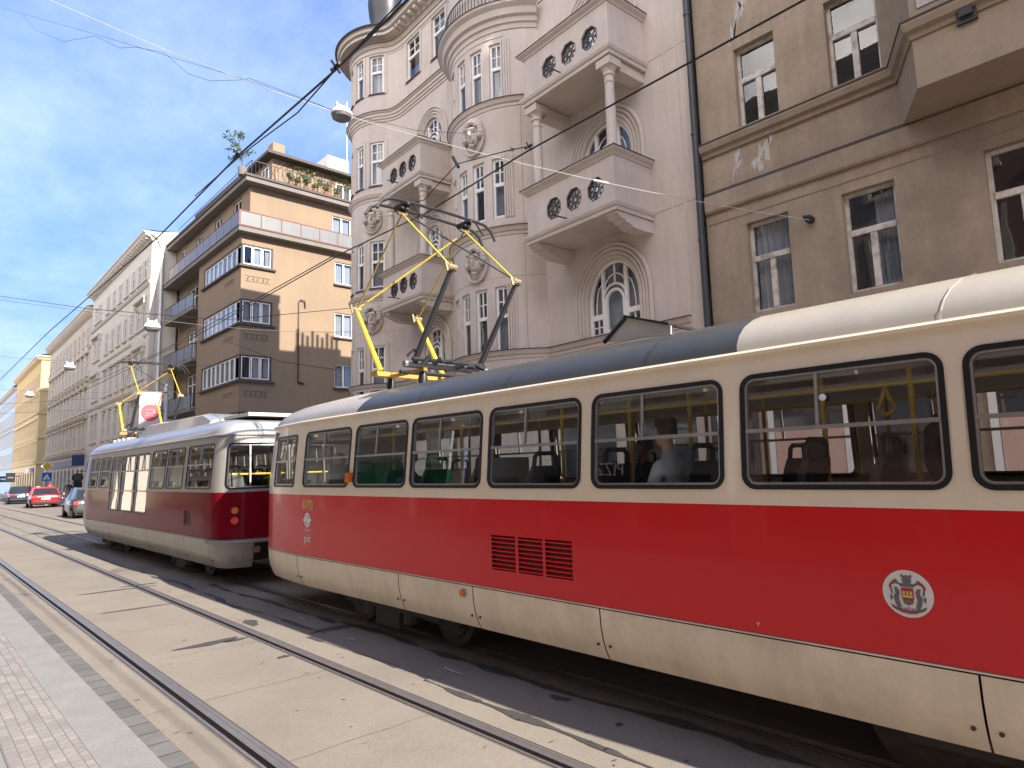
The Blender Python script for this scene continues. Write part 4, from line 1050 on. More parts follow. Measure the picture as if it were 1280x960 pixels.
def win_arch(bld, P, sc_, w, z0, z1, ah, n=-.2):
    s0, s1 = sc_ - w, sc_ + w; b = MB(); sp = z1 - ah
    A = shape('arch', s0, s1, z0, z1, ah=ah); I = shape('arch', s0, s1, z0, z1, ah=ah, i=.07)
    ring_solid(b, P, A, I, n - .04, n + .04)
    top = lambda du: sp + (ah - .06)*math.sqrt(max(0, 1 - (du/(w - .06))**2))
    dw = w*.44
    for sx in (-1, 1):
        P.bx(b, sc_ + sx*dw - .045, sc_ + sx*dw + .045, n - .03, n + .045, z0 + .06, top(dw + .03))
        lo, hi = sorted((sc_ + sx*(dw + .045), sc_ + sx*(w - .07)))
        zt = z0 + (sp - z0)*.60
        P.bx(b, lo, hi, n - .03, n + .03, zt - .06, zt + .06)
        zm = (z0 + zt)/2; um = (lo + hi)/2
        P.bx(b, lo, hi, n - .02, n + .01, zm - .015, zm + .015); P.bx(b, um - .015, um + .015, n - .02, n + .011, z0 + .06, zt - .06)
        # curved glazing bar of the side light
        pts = []
        for k in range(8):
            t = k/7*pi/2; pts.append(P.M(sc_ + sx*(w*.76 - (w*.76 - dw - .05)*(1 - math.cos(t))), n + .01, zt + .06 + (top(dw + .05) - zt - .35)*math.sin(t)))
        b.tube(pts, .016, 5)
    # inner door leaf with its own round head
    dz = sp + ah*.30
    A = shape('arch', sc_ - dw + .045, sc_ + dw - .045, z0 + .05, dz, ah=dw - .045); I = shape('arch', sc_ - dw + .045, sc_ + dw - .045, z0 + .05, dz, ah=dw - .045, i=.06)
    ring_solid(b, P, A, I, n - .03, n + .05)
    b.tube([P.M(sc_ + (dw + .02)*math.cos(pi*k/12), n + .04, dz - dw + .06 + (dw + .04)*math.sin(pi*k/12)) for k in range(13)], .03, 6)
    P.bx(b, sc_ - .02, sc_ + .02, n - .02, n + .02, dz + .08, top(0))
    b.tube([P.M(sc_ + (dw - .03)*math.cos(pi*k/12), n + .005, dz + .02 + (top(0) - dz)*.55*math.sin(pi*k/12)) for k in range(13)], .017, 5)
    o = b.build('arched_window', MT['frame'], bld)
    g = MB(); fill(g, P, shape('arch', s0, s1, z0, z1, ah=ah, i=.02), n - .01); g.build('pane', MT['wglass'], o)
    q = MB(); q.quad(P.M(s0, n - .16, z0), P.M(s1, n - .16, z0), P.M(s1, n - .16, z1 - ah*.55), P.M(s0, n - .16, z1 - ah*.55)) ; q.build('curtain', MT['curtain'], o)
    q = MB(); q.quad(P.M(s0 - .1, n - .7, z0 - .1), P.M(s1 + .1, n - .7, z0 - .1), P.M(s1 + .1, n - .7, z1 + .1), P.M(s0 - .1, n - .7, z1 + .1))
    for x in (s0, s1): q.quad(P.M(x, n - .05, z0), P.M(x, n - .7, z0), P.M(x, n - .7, z1), P.M(x, n - .05, z1))
    q.build('dark_room', MT['room'], o)
    return o

def archivolt(bld, P, sc_, w, z0, z1, ah, nr=4, step=.095, rr=.045):
    b = MB(); sp = z1 - ah
    for k in range(nr):
        e = .05 + step*k; n = -.012 + .016*k
        pts = [P.M(sc_ + w + e, n, z0)] + [P.M(sc_ + (w + e)*math.cos(pi*i/24), n, sp + (ah + e)*math.sin(pi*i/24)) for i in range(25)] + [P.M(sc_ - w - e, n, z0)]
        b.tube(pts, rr, 6)
    return b.build('arch_moulding', MT['pale2'], bld, smooth=40)

def relief_mask(bld, P, s, z, w=.36, h=.52, turn=-.35):
    b = MB(); n0 = .0
    c = lambda a, d, e: P.M(s + a, n0 + d, z + e)
    # oval rim, hair, face
    b.tube([c(w*.9*math.cos(2*pi*k/28), .05, -.06 + h*.86*math.sin(2*pi*k/28)) for k in range(28)], .045, 6, closed=True)
    def ell(a, d, e, ra, rd, re, nu=14, nv=8, fn=None):
        rings = []
        for j in range(nv + 1):
            ph = -pi/2 + pi*j/nv
            rings.append([c(a + ra*math.cos(ph)*math.cos(2*pi*i/nu), d + rd*math.cos(ph)*math.sin(2*pi*i/nu), e + re*math.sin(ph)) for i in range(nu)])
        b.loft(rings, caps=False)
    ell(0, .0, -.04, w*.86, .06, h*.8)
    ell(turn*.12, .10, -.05, w*.46, .15, h*.52)
    ell(turn*.2, .27, -.05, .035, .07, .10); ell(turn*.16, .22, .1, w*.40, .07, .06)
    ell(turn*.2, .22, -.21, .09, .06, .03); ell(turn*.2, .21, -.255, .075, .055, .025); ell(turn*.15, .18, -.33, .085, .07, .05)
    for sx in (-1, 1): ell(turn*.15 + sx*.10, .23, .03, .05, .035, .022)
    r = random.Random(int(s*100 + z*10))
    for k in range(15):
        t = pi*(-.12 + 1.24*k/14); q = .88
        ell(w*q*.82*math.cos(t), .10, .06 + h*.62*math.sin(t), .09 + r.uniform(-.015, .02), .09, .085)
    for k in range(7):
        t = pi*(.1 + .8*k/6); ell(w*.5*math.cos(t), .15, .16 + h*.34*math.sin(t), .08, .07, .05)
    return b.build('mask_relief', MT['pale2'], bld, smooth=60)

def balcony(bld, P, s0, s1, zt, zb, dep, columns, corbels, coltop=None, seed=0):
    """masonry balcony with three octagonal grilles in the parapet"""
    M = P.M
    Q = Path([M(s0, 0, 0)[:2], M(s0, dep*.5, 0)[:2], M(s0, dep - .02, 0)[:2], M(s0, dep, 0)[:2], M(s0 + .02, dep, 0)[:2], M((s0+s1)/2, dep, 0)[:2], M(s1 - .02, dep, 0)[:2], M(s1, dep, 0)[:2], M(s1, dep - .02, 0)[:2], M(s1, dep*.5, 0)[:2], M(s1, 0, 0)[:2]], side=1)
    d = MB(); L = s1 - s0; hs = []
    for k in range(3):
        c = dep + L*(.20 + .237*k); hs.append(dict(s0=c - .235, s1=c + .235, z0=zb + .36, z1=zb + .86, k='oct', d=.14, g=.04))
    wall(d, Q, 0, Q.len, zb + .16, zt - .1, hs, depth=.14)
    # inner face and floor
    for a, e in zip(Q.cuts(0, Q.len), Q.cuts(0, Q.len)[1:]):
        pass
    I = Path([M(s0 + .14, 0, 0)[:2], M(s0 + .14, dep - .14, 0)[:2], M(s1 - .14, dep - .14, 0)[:2], M(s1 - .14, 0, 0)[:2]], side=1)
    hi = [dict(s0=h['s0'] - .14 - .14 + (0), s1=h['s1'] - .28, z0=h['z0'], z1=h['z1'], k='oct', d=0, g=.04) for h in hs]
    wall(d, I, 0, I.len, zb + .16, zt - .1, [dict(h, s0=h['s0'], s1=h['s1']) for h in hi], depth=0)
    P.bx(d, s0 + .004, s1 - .004, .0, dep - .004, zb, zb + .16)
    o = d.build('balcony', MT['pale'], bld)
    t = MB(); Q.sweep(t, [(-.16, zt - .1), (.02, zt - .1), (.04, zt - .06), (.10, zt - .02), (.12, zt), (.12, zt + .025), (-.17, zt + .025)], 0, Q.len); t.build('coping', MT['pale2'], o)
    t = MB(); Q.sweep(t, [(-.16, zt + .026), (.135, zt + .026), (.135, zt + .045), (-.17, zt + .05)], 0, Q.len); t.build('flashing', MT['copper'], o)
    t = MB(); Q.sweep(t, [(-.004, zb - .004), (.025, zb - .004), (.03, zb + .07), (.06, zb + .09), (.085, zb + .15), (.085, zb + .19), (.03, zb + .21), (-.004, zb + .22)], 0, Q.len); t.build('base_moulding', MT['pale2'], o)
    for h in hs:
        g = MB(); cs = (h['s0']+h['s1'])/2; cz = (h['z0']+h['z1'])/2; n = -.05
        g.tube([Q.M(cs + .245*math.cos(rad(22.5+45*k)), n, cz + .26*math.sin(rad(22.5+45*k))) for k in range(8)], .02, 5, closed=True)
        g.tube([Q.M(cs + .06*math.cos(rad(30*k)), n, cz + .06*math.sin(rad(30*k))) for k in range(12)], .013, 5, closed=True)
        for k in range(8):
            a = rad(45*k); g.tube([Q.M(cs + .06*math.cos(a), n, cz + .06*math.sin(a)), Q.M(cs + .235*math.cos(a), n, cz + .245*math.sin(a))], .008, 5)
            a2 = rad(45*k + 22.5); g.tube([Q.M(cs + .15*math.cos(a2) + .05*math.cos(rad(45*j)), n, cz + .16*math.sin(a2) + .05*math.sin(rad(45*j))) for j in range(8)], .009, 5, closed=True); g.tube([Q.M(cs + .09*math.cos(a) + .035*math.cos(rad(45*j)), n, cz + .10*math.sin(a) + .035*math.sin(rad(45*j))) for j in range(8)], .008, 5, closed=True)
        g.build('iron_grille', MT['iron'], o)
    sp = MB(); c = dep + L*.52; sp.tube([Q.M(c, -.02, zb + .24), Q.M(c, .42, zb + .23)], .016, 6); sp.build('rain_spout', MT['iron'], o)
    if corbels:
        for s in (s0 + .16, s1 - .16):
            k = MB(); prof = [(0, zb - .26), (.25, zb - .28), (.62, zb - .27), (.80, zb - .19), (.86, zb - .2), (.93, zb - .13), (1.02, zb - .14), (1.12, zb - .07), (dep - .02, zb - .06), (dep - .02, zb - .008), (0, zb - .008)]
            P_ = P
            k.prism(prof, s - .15, s + .15, lambda p, a: P_.M(a, p[0], p[1])); k.build('corbel', MT['pale2'], o)
    if columns:
        for s in (s0 + .2, s1 - .2):
            k = MB(); c0 = P.M(s, dep - .2, 0); zlo = columns; zhi = zb - .02
            prof = [(.14, zlo), (.14, zlo + .08), (.115, zlo + .1), (.13, zlo + .14), (.105, zlo + .2), (.11, zlo + .9), (.10, zhi - .52), (.115, zhi - .50), (.115, zhi - .46), (.10, zhi - .44), (.10, zhi - .36), (.13, zhi - .34), (.13, zhi - .31), (.115, zhi - .29), (.15, zhi - .2), (.18, zhi - .17)]
            nseg = 20; k.loft([[(c0[0] + r_*(1 - (.06 if i % 2 and .11 > r_ > .098 else 0))*math.cos(2*pi*i/nseg), c0[1] + r_*(1 - (.06 if i % 2 and .11 > r_ > .098 else 0))*math.sin(2*pi*i/nseg), z) for i in range(nseg)] for r_, z in prof])
            P.bx(k, s - .19, s + .19, dep - .39, dep - .01, zhi - .17, zhi)
            P.bx(k, s - .15, s + .15, .0, dep - .39, zhi - .22, zhi)
            k.build('column', MT['pale2'], o, smooth=40)
    return o

# ------------------------------------------------------------------ pale art nouveau house
TH = rad(3)
ORG = (11.5, 6.75)
def loc(u, n): return (ORG[0] + u*math.sin(TH) - n*math.cos(TH), ORG[1] + u*math.cos(TH) + n*math.sin(TH))
pu = [(0, 0), (2.2, 0), (4.5, 0), (4.535, 0), (4.55, .01)]
BU, BN, BR = 6.4, -1.122, 2.172
A0 = 58.5
for k in range(1, 40):
    a = rad(-A0 + 2*A0*k/40); pu.append((BU + BR*math.sin(a), BN + BR*math.cos(a)))
ub = BU + BR*math.sin(rad(A0))
pu += [(ub + .03, 0.005), (ub + .06, 0), (9.7, 0), (11.0, 0)]
TU, TN, TR = 13.39, -.8, 1.6
# concave run-out into the round corner
E1 = (TU + TR*math.sin(rad(-46)), TN + TR*math.cos(rad(-46))); tg = (math.cos(rad(-46)), -math.sin(rad(-46)))
ctrl_u = E1[0] - tg[0]*E1[1]/tg[1]
for k in range(1, 11):
    t = k/10; pu.append(((1-t)**2*11.3 + 2*t*(1-t)*ctrl_u + t*t*E1[0], (1-t)**2*0 + 0 + t*t*E1[1]))
for k in range(1, 46):
    a = rad(-46 + 140*k/45); pu.append((TU + TR*math.sin(a), TN + TR*math.cos(a)))
pu += [(pu[-1][0] - .02, -2.2), (pu[-1][0] - .03, -2.9)]
NP = Path([loc(u, n) for u, n in pu], side=1)
def s_at_u(u, lo=0, hi=None):
    """arc length where the outline passes u (first crossing)"""
    for i in range(len(pu) - 1):
        if pu[i][0] <= u <= pu[i+1][0]: return NP.S[i] + (NP.S[i+1]-NP.S[i])*(u - pu[i][0])/(pu[i+1][0]-pu[i][0])
def s_bow(a):
    return s_at_u(BU + BR*math.sin(rad(a)))
def s_tow(a):
    i0 = len(pu) - 3
    u = TU + TR*math.sin(rad(a)); n = TN + TR*math.cos(rad(a))
    best = min(range(len(pu)), key=lambda i: (pu[i][0]-u)**2 + (pu[i][1]-n)**2)
    return NP.S[best] + (a - math.degrees(math.atan2(pu[best][0]-TU, pu[best][1]-TN)))*pi/180*TR
NV = empty('apartment_house', (12.2, 12.0, 0), 'pale pinkish house with bow front, masonry balconies and a rounded corner', 'house')
b = MB()
holes = []
def H(s0, s1, z0, z1, k='rect', **kw): d = dict(s0=s0, s1=s1, z0=z0, z1=z1, k=k); d.update(kw); holes.append(d); return d
ZB = ((4.72, 6.46), (8.27, 9.88), (11.5, 13.08))
bowA = [-28.5, -11.5, 5.5, 22.5, 38]
bw = []
for (z0, z1) in ZB:
    for a in bowA:
        s = s_bow(a); bw.append((H(s - .205, s + .205, z0, z1, d=.2), a))
ar = []
for (z0, z1) in ((4.80, 6.50), (7.55, 9.80), (11.0, 13.15)):
    ar.append(H(s_at_u(2.4) - .77, s_at_u(2.4) + .77, z0, z1, 'arch', ah=.92, d=.22, g=.05))
for (z0, z1) in ((4.55, 6.28), (7.45, 9.55), (11.0, 13.15)):
    ar.append(H(s_at_u(9.72) - .6, s_at_u(9.72) + .6, z0, z1, 'arch', ah=.8, d=.22, g=.05))
tf = [H(s_at_u(10.36), s_at_u(11.18), 15.12, 16.6, d=.2), H(s_at_u(8.84), s_at_u(9.6), 15.12, 16.6, d=.2), H(s_at_u(2.0), s_at_u(2.8), 15.1, 16.6, d=.2), H(s_at_u(.7), s_at_u(1.5), 15.1, 16.6, d=.2), H(s_at_u(3.3), s_at_u(4.1), 15.1, 16.6, d=.2)]
tw = []
for (z0, z1) in ((4.3, 6.1), (8.1, 9.75), (11.75, 13.35), (15.15, 16.6)):
    for a, hw in ((-36, .27), (-8, .2), (16, .2), (42, .2)):
        s = s_tow(a); tw.append(H(s - hw, s + hw, z0, z1, d=.18))
ZTOP = 17.05
wall(b, NP, 0, NP.len, .5, ZTOP, holes, zs=(3.9, 14.2), step=1.2)
b.build('wall', MT['pale'], NV, smooth=30)
i = 0
for h, a in bw:
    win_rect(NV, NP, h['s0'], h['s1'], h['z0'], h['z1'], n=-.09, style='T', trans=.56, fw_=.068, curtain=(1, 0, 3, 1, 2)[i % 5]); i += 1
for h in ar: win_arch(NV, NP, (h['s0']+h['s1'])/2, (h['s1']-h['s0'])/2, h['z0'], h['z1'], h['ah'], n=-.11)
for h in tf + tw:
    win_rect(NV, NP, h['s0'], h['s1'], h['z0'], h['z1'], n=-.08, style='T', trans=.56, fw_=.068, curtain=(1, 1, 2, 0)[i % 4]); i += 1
for h in ar: archivolt(NV, NP, (h['s0']+h['s1'])/2, (h['s1']-h['s0'])/2, h['z0'], h['z1'], h['ah'])
# string courses along the curving front
def course(prof_fn, z, a, c, name, m='pale2', flash=True):
    q = MB(); NP.sweep(q, prof_fn(z), a, c); o = q.build(name, MT[m], NV, smooth=25)
    return o
CUR = lambda z: [(-.02, z - .32), (.03, z - .32), (.035, z - .24), (.07, z - .235), (.075, z - .15), (.11, z - .145), (.12, z - .06), (.17, z - .03), (.18, z), (-.02, z + .02)]
sB0, sB1 = s_at_u(4.55), s_at_u(ub + .05); sT = NP.len - .1
course(CUR, 14.38, s_at_u(ub + .08), sT, 'string_course')
course(CUR, 14.38, 0, s_at_u(4.5), 'string_course')
q = MB(); NP.sweep(q, [(-.02, 14.405), (.2, 14.385), (.2, 14.40), (-.02, 14.44)], s_at_u(ub + .08), sT); q.build('flashing', MT['copper'], NV)
SML = lambda z: [(-.02, z - .20), (.02, z - .20), (.03, z - .12), (.07, z - .1), (.10, z - .03), (.12, z), (-.02, z + .015)]
for z in (11.45, 7.98):
    course(SML, z, sB0, sB1, 'bow_ledge'); q = MB(); NP.sweep(q, [(-.02, z + .018), (.14, z + .003), (.14, z + .018), (-.02, z + .04)], sB0, sB1); q.build('flashing', MT['copper'], NV)
for z in (11.4, 7.85): course(SML, z, s_at_u(11.2), sT, 'corner_ledge')
course(SML, 4.78, 0.35, sT, 'base_course'); q = MB(); NP.sweep(q, [(-.02, 4.80), (.14, 4.785), (.14, 4.80), (-.02, 4.82)], .35, sT); q.build('flashing', MT['copper'], NV)
# bow cornice and its terrace
course(lambda z: [(-.02, z - .62), (.03, z - .6), (.05, z - .48), (.10, z - .46), (.12, z - .33), (.20, z - .30), (.24, z - .14), (.34, z - .06), (.36, z), (-.02, z + .02)], 14.0, sB0, sB1, 'bow_cornice')
q = MB(); NP.sweep(q, [(-.02, 14.022), (.38, 14.002), (.38, 14.02), (-.02, 14.05)], sB0, sB1); q.build('flashing', MT['copper'], NV)
course(lambda z: [(-.02, z), (.012, z), (.02, z + .02), (.012, z + .045), (-.02, z + .045)], 13.22, s_bow(-34), s_bow(46), 'label_mould')
q = MB()
for s in NP.cuts(sB0 + .3, sB1 - .3, .14): q.tube([NP.M(s, .12, 14.03), NP.M(s, .12, 14.75)], .012, 5)
q.tube([NP.M(s, .12, 14.75) for s in NP.cuts(sB0 + .3, sB1 - .3, .2)], .02, 6); q.tube([NP.M(s, .12, 14.2) for s in NP.cuts(sB0 + .3, sB1 - .3, .2)], .012, 6)
q.build('terrace_railing', MT['iron'], NV)
# fluted pilasters beside and between the bow windows
for (z0, z1) in ZB:
    q = MB()
    for j in range(4): s = s_bow(-36) - .07 + .065*j; NP.bx(q, s - .022, s + .022, -.01, .03, z0 - .02, z1 + .06)
    q.build('fluted_pilaster', MT['pale2'], NV)
    for k in range(len(bowA) - 1):
        s = (s_bow(bowA[k]) + s_bow(bowA[k+1]))/2; q = MB(); NP.bx(q, s - .09, s + .09, -.03, -.004, z0 + .02, z1 - .02); q.build('window_pier', MT['pale2'], NV)
for h in tf[:2] + tw:
    q = MB()
    for sg in (-1, 1):
        s = h['s0'] - .07 if sg < 0 else h['s1'] + .07; NP.bx(q, s - .055, s + .055, -.01, .022, h['z0'] - .05, h['z1'] + .08)
    q.build('window_surround', MT['pale2'], NV)
    q = MB(); NP.bx(q, h['s0'] - .04, h['s1'] + .04, -.1, .05, h['z0'] - .045, h['z0'] - .004); q.build('sill', MT['copper'], NV)
# attic band and main cornice
course(lambda z: [(-.02, z - .16), (.02, z - .16), (.03, z - .1), (.06, z - .09), (.07, z), (-.02, z + .01)], 16.74, 0, sT, 'attic_moulding')
course(lambda z: [(-.02, z - .1), (.05, z - .1), (.06, z - .05), (.09, z - .03), (.1, z), (-.02, z + .01)], 16.97, 0, sT, 'attic_moulding')
course(lambda z: [(-.02, z - .02), (.12, z - .02), (.16, z + .1), (.50, z + .16), (.52, z + .26), (.56, z + .30), (-.02, z + .32)], 17.05, 0, sT, 'cornice')
q = MB(); NP.sweep(q, [(.50, 17.355), (.60, 17.32), (.62, 17.36), (.58, 17.42), (.40, 17.44), (.40, 17.375)], 0, sT); q.build('roof_gutter', MT['black'], NV)
for s in NP.cuts(s_at_u(ub + .3), sT - .5, .42)[1:]: q = MB(); NP.bx(q, s - .06, s + .06, .1, .42, 17.06, 17.16); q.build('cornice_bracket', MT['pale2'], NV)
# roof slab, rear wing, small dome and chimneys
q = MB(); ring = [NP.M(s, .1, 0) for s in NP.cuts(0, NP.len)]
poly = [(p[0], p[1]) for p in ring]
poly = [p for p in poly if True] + [(15.0, poly[-1][1]), (15.0, ORG[1] + .4)]
q.prism(poly, 17.32, 17.41, lambda p, a: (p[0], p[1], a)); q.build('roof', MT['slate'], NV)
q = MB(); q.box(12.4, 15.0, ORG[1] + .3, 18.2, 3.0, 17.3); q.box(15.0, 24, 12, 21.4, .5, 15.0); q.build('rear_wing', MT['pale'], NV)
q = MB(); q.box(16.2, 18.8, 18.9, 19.9, 15.0, 16.25); ch = q.build('chimney', MT['brown2'], NV)
for k in range(9): q = MB(); q.tube([(16.35 + .28*k, 19.4, 16.2), (16.35 + .28*k, 19.4, 17.35 - .14*(k % 3))], .085, 8); q.build('chimney_pot', MT['pot'], ch)
dc = atY(478, 2, 19.0)
q = MB(); q.loft([[(dc.x + .1 + r_*math.cos(2*pi*k/24), 19.0 + r_*math.sin(2*pi*k/24), z) for k in range(24)] for r_, z in ((.55, 17.4), (.5, 17.8), (.56, 18.0), (.6, 18.5), (.55, 19.0), (.4, 19.5), (.2, 19.9), (.05, 20.4))]); q.build('dome', MT['black'], NV, smooth=40)
# balconies
balcony(NV, NP, s_at_u(1.16), s_at_u(3.86), 8.30, 7.02, 1.18, None, True)
balcony(NV, NP, s_at_u(1.14), s_at_u(3.84), 11.70, 10.42, 1.18, 8.32, False)
balcony(NV, NP, s_at_u(8.70), s_at_u(11.05), 8.09, 6.86, 1.05, None, True)
balcony(NV, NP, s_at_u(8.68), s_at_u(11.05), 11.74, 10.55, 1.05, 8.12, False)
for z in (10.66, 7.2): relief_mask(NV, NP, s_bow(-9), z + .0, .38, .54)
for z in (10.75, 7.25): relief_mask(NV, NP, s_tow(-30), z - .2)
# plain right part: lesene lines, joint grooves
q = MB()
NP.bx(q, s_at_u(.62), s_at_u(.66), -.01, .012, 4.9, 14.0); NP.bx(q, s_at_u(.30), s_at_u(.34), -.01, .012, 4.9, 14.0)
q.build('lesene', MT['pale2'], NV)
q = MB()
for z in (10.6, 7.15): NP.bx(q, 0.02, s_at_u(4.5), -.01, .003, z, z + .012)
NP.bx(q, s_bow(-45) - .006, s_bow(-45) + .006, -.01, .004, 4.8, 11.3); NP.bx(q, sB0, s_at_u(ub), -.01, .004, 6.68, 6.69)
NP.bx(q, s_at_u(ub + .1), sT, -.01, .003, 6.55, 6.56)
q.build('joint_groove', MT['brown2'], NV)
# ground floor of the pale house, seen only through the tram windows
for s in (1.2, 3.3, 8.9, 13.0): q = MB(); NP.bx(q, s - .8, s + .8, -.01, .02, 1.0, 3.3); q.build('shop_window', MT['dglass'], NV)

# ------------------------------------------------------------------ brown house on the right
BP = Path([(11.5, -30), (11.5, -.5), (11.5, 2.9), (11.5, 6.62)][::1], side=1)
BPu = lambda y: y + 30
BH = empty('apartment_house', (12.0, 0, 0), 'weathered brown house at the right with peeling window frames', 'house')
holes = []; wn = []
for (y0, y1) in ((5.0, 5.8), (3.26, 4.08), (1.25, 2.06), (-.6, .2)):
    for (z0, z1) in ((8.24, 9.84), (4.60, 6.32), (12.1, 13.6)):
        if z0 > 8 and y0 < 3: continue
        d = dict(s0=BPu(y0), s1=BPu(y1), z0=z0, z1=z1, k='rect', d=.2); holes.append(d); wn.append(d)
b = MB(); wall(b, BP, 0, BPu(6.62), .4, 16.5, holes, step=3); b.build('wall', MT['brown'], BH)
for k, d in enumerate(wn):
    win_rect(BH, BP, d['s0'], d['s1'], d['z0'], d['z1'], n=-.16, fr='oldframe', style='C', trans=.60, fw_=.06, curtain=(0, 1, 0, 0, 3, 0)[k % 6])
sE = BPu(6.60)
yb = 3.06
def bsw(prof, a, c, name, m='brown2'):
    q = MB(); BP.sweep(q, prof, BPu(a), BPu(c)); return q.build(name, MT[m], BH)
bsw([(-.01, 7.86), (.05, 7.86), (.07, 7.94), (.13, 7.97), (.16, 8.06), (.16, 8.10), (-.01, 8.13)], yb - .04, 6.60, 'sill_ledge')
bsw([(-.01, 8.132), (.175, 8.102), (.175, 8.125), (-.01, 8.16)], yb - .04, 6.60, 'ledge_cap', 'aptd')
bsw([(-.01, 7.08), (.04, 7.08), (.045, 7.14), (-.01, 7.15)], yb - .2, 6.60, 'band_edge', 'aptd')
bsw([(-.01, 6.72), (.05, 6.72), (.075, 6.76), (.075, 7.07), (-.01, 7.075)], -6, 6.60, 'frieze_band', 'brown')
bsw([(-.01, 6.50), (.012, 6.50), (.012, 6.525), (-.01, 6.525)], -6, 6.60, 'fine_moulding')
# oriel on the first floor: sloping side, flat front, underside
q = MB(); y1, y2 = 3.06, 2.54; nx = 1.05
def O(y, n, z): return (11.5 - n, y, z)
f1, f2 = (y1, 0), (y2, nx)
for (z0, z1) in ((7.12, 8.0), (8.0, 16)):
    q.quad(O(y1, 0, z0), O(y2, nx, z0), O(y2, nx, z1), O(y1, 0, z1)); q.quad(O(y2, nx, z0), O(-6, nx, z0), O(-6, nx, z1), O(y2, nx, z1))
q.add([O(y1, 0, 7.12), O(y2, nx, 7.12), O(-6, nx, 7.12), O(-6, 0, 7.12)], [(0, 1, 2, 3)])
q.build('oriel', MT['browng'], BH)
OP = Path([(11.5, y1), O(y2, nx, 0)[:2], O(y2 - .01, nx, 0)[:2], O(-6, nx, 0)[:2]], side=-1)
q = MB(); OP.sweep(q, [(-.01, 7.86), (.03, 7.86), (.05, 7.94), (.11, 7.97), (.14, 8.06), (.14, 8.10), (-.01, 8.13)], 0, OP.len); q.build('oriel_ledge', MT['brown2'], BH)
q = MB(); OP.sweep(q, [(-.01, 8.132), (.155, 8.102), (.155, 8.125), (-.01, 8.16)], 0, OP.len); q.build('ledge_cap', MT['aptd'], BH)
q = MB(); OP.sweep(q, [(-.01, 8.30), (.02, 8.30), (.02, 10.2), (-.01, 10.2)], 1.28, 2.6); q.build('oriel_panel', MT['patch'], BH)
c = Vector(O(2.02, nx, 8.62 - .62)); c = atX(1208, 12, 11.5 - nx)
q = MB(); q.box(c.x - .05, c.x, c.y - .12, c.y + .12, c.z - .2, c.z + .2); q.box(c.x - .10, c.x - .04, c.y - .08, c.y + .08, c.z - .12, c.z + .15)
q.build('plaque', MT['iron'], BH)
# bare plaster patches where render fell off
def vblob(mb, px, py, hw, hh, seed):
    c = atX(px, py, 11.5 - .004); rr = random.Random(seed); n = 22; ph = [rr.uniform(0, 6.3) for _ in range(3)]; pts = []
    for k in range(n):
        t_ = 2*pi*k/n; f = 1 + .35*math.sin(3*t_ + ph[0]) + .25*math.sin(5*t_ + ph[1]) + .2*math.sin(9*t_ + ph[2])
        pts.append((c.x, c.y - hw*f*math.cos(t_) + hh*.25*math.sin(t_)*-1, c.z + hh*f*math.sin(t_)))
    mb.add([tuple(c)] + pts, [(0, 1 + k, 1 + (k+1) % n) for k in range(n)])
for (px, py, hw, hh, sd_) in ((921, 20, .05, .32, 1), (928, 6, .06, .2, 2), (914, 45, .05, .16, 3)): q = MB(); vblob(q, px, py, hw, hh, sd_); q.build('bare_plaster_patch', MT['patch'], BH)
for (px, py, hw, hh, sd_) in ((921, 205, .06, .28, 4), (948, 200, .09, .22, 5), (960, 182, .06, .25, 6)): q = MB(); vblob(q, px, py, hw, hh, sd_); q.build('bare_plaster_patch', MT['patch'], BH)
q = MB(); c = atX(1014, 275, 11.5)
q.tube([c, c + Vector((-.12, 0, 0))], .07, 10); q.tube([c + Vector((-.1, 0, 0)), c + Vector((-.18, 0, 0))], .05, 8); q.tube([c + Vector((-.17, -.04, .0)), c + Vector((-.22, .05, .02))], .03, 6)
q.build('wall_insulator', MT['iron'], BH, smooth=40)
q = MB(); q.box(11.55, 20, -30, 6.6, 16.4, 16.5); q.box(12.4, 20, -30, 6.6, .4, 16.4); q.build('roof', MT['slate'], BH)
for k, (a, c) in enumerate(((5.9, 6.4), (4.3, 5.6), (2.6, 4.0), (1.1, 2.3), (-1.2, .7), (-3.5, -1.7))):
    q = MB(); BP.bx(q, BPu(a), BPu(c), -.02, .03, 2.45 if k % 2 else 1.0, 3.3); o = q.build('shop_window', MT['dglass'], BH)
    q = MB()
    for s in (BPu(a), BPu(c)): BP.bx(q, s - .05, s + .05, -.02, .06, .5, 3.35)
    BP.bx(q, BPu(a) - .05, BPu(c) + .05, -.02, .061, 3.3, 3.42); q.build('shop_frame', MT['frame' if k % 2 else 'aptd'], BH)
    if k % 2: q = MB(); BP.bx(q, BPu(a) + .06, BPu(c) - .06, -.02, .04, .6, 2.42); q.build('shutter', MT['salmon2'], BH)
q = MB(); BP.bx(q, BPu(-5), BPu(6.5), -.01, .05, .1, .55); q.build('plinth', MT['aptd'], BH)
# drain pipe between the two houses
DP = empty('drain_pipe', (11.38, 6.68, 0), 'dark drain pipe between the pale house and the brown house', 'drain pipe')
q = MB(); q.tube([(11.38, 6.68, .5), (11.38, 6.68, 17.4)], .062, 10); q.build('pipe', MT['pipe'], DP, smooth=40)
for z in (3.5, 6.2, 8.4, 11, 13.5): 
    q = MB(); q.tube([(11.38, 6.68, z), (11.38, 6.68, z + .05)], .076, 10); q.tube([(11.38, 6.68, z + .02), (11.52, 6.68, z + .02)], .015, 6); q.build('clamp', MT['pipe'], DP)
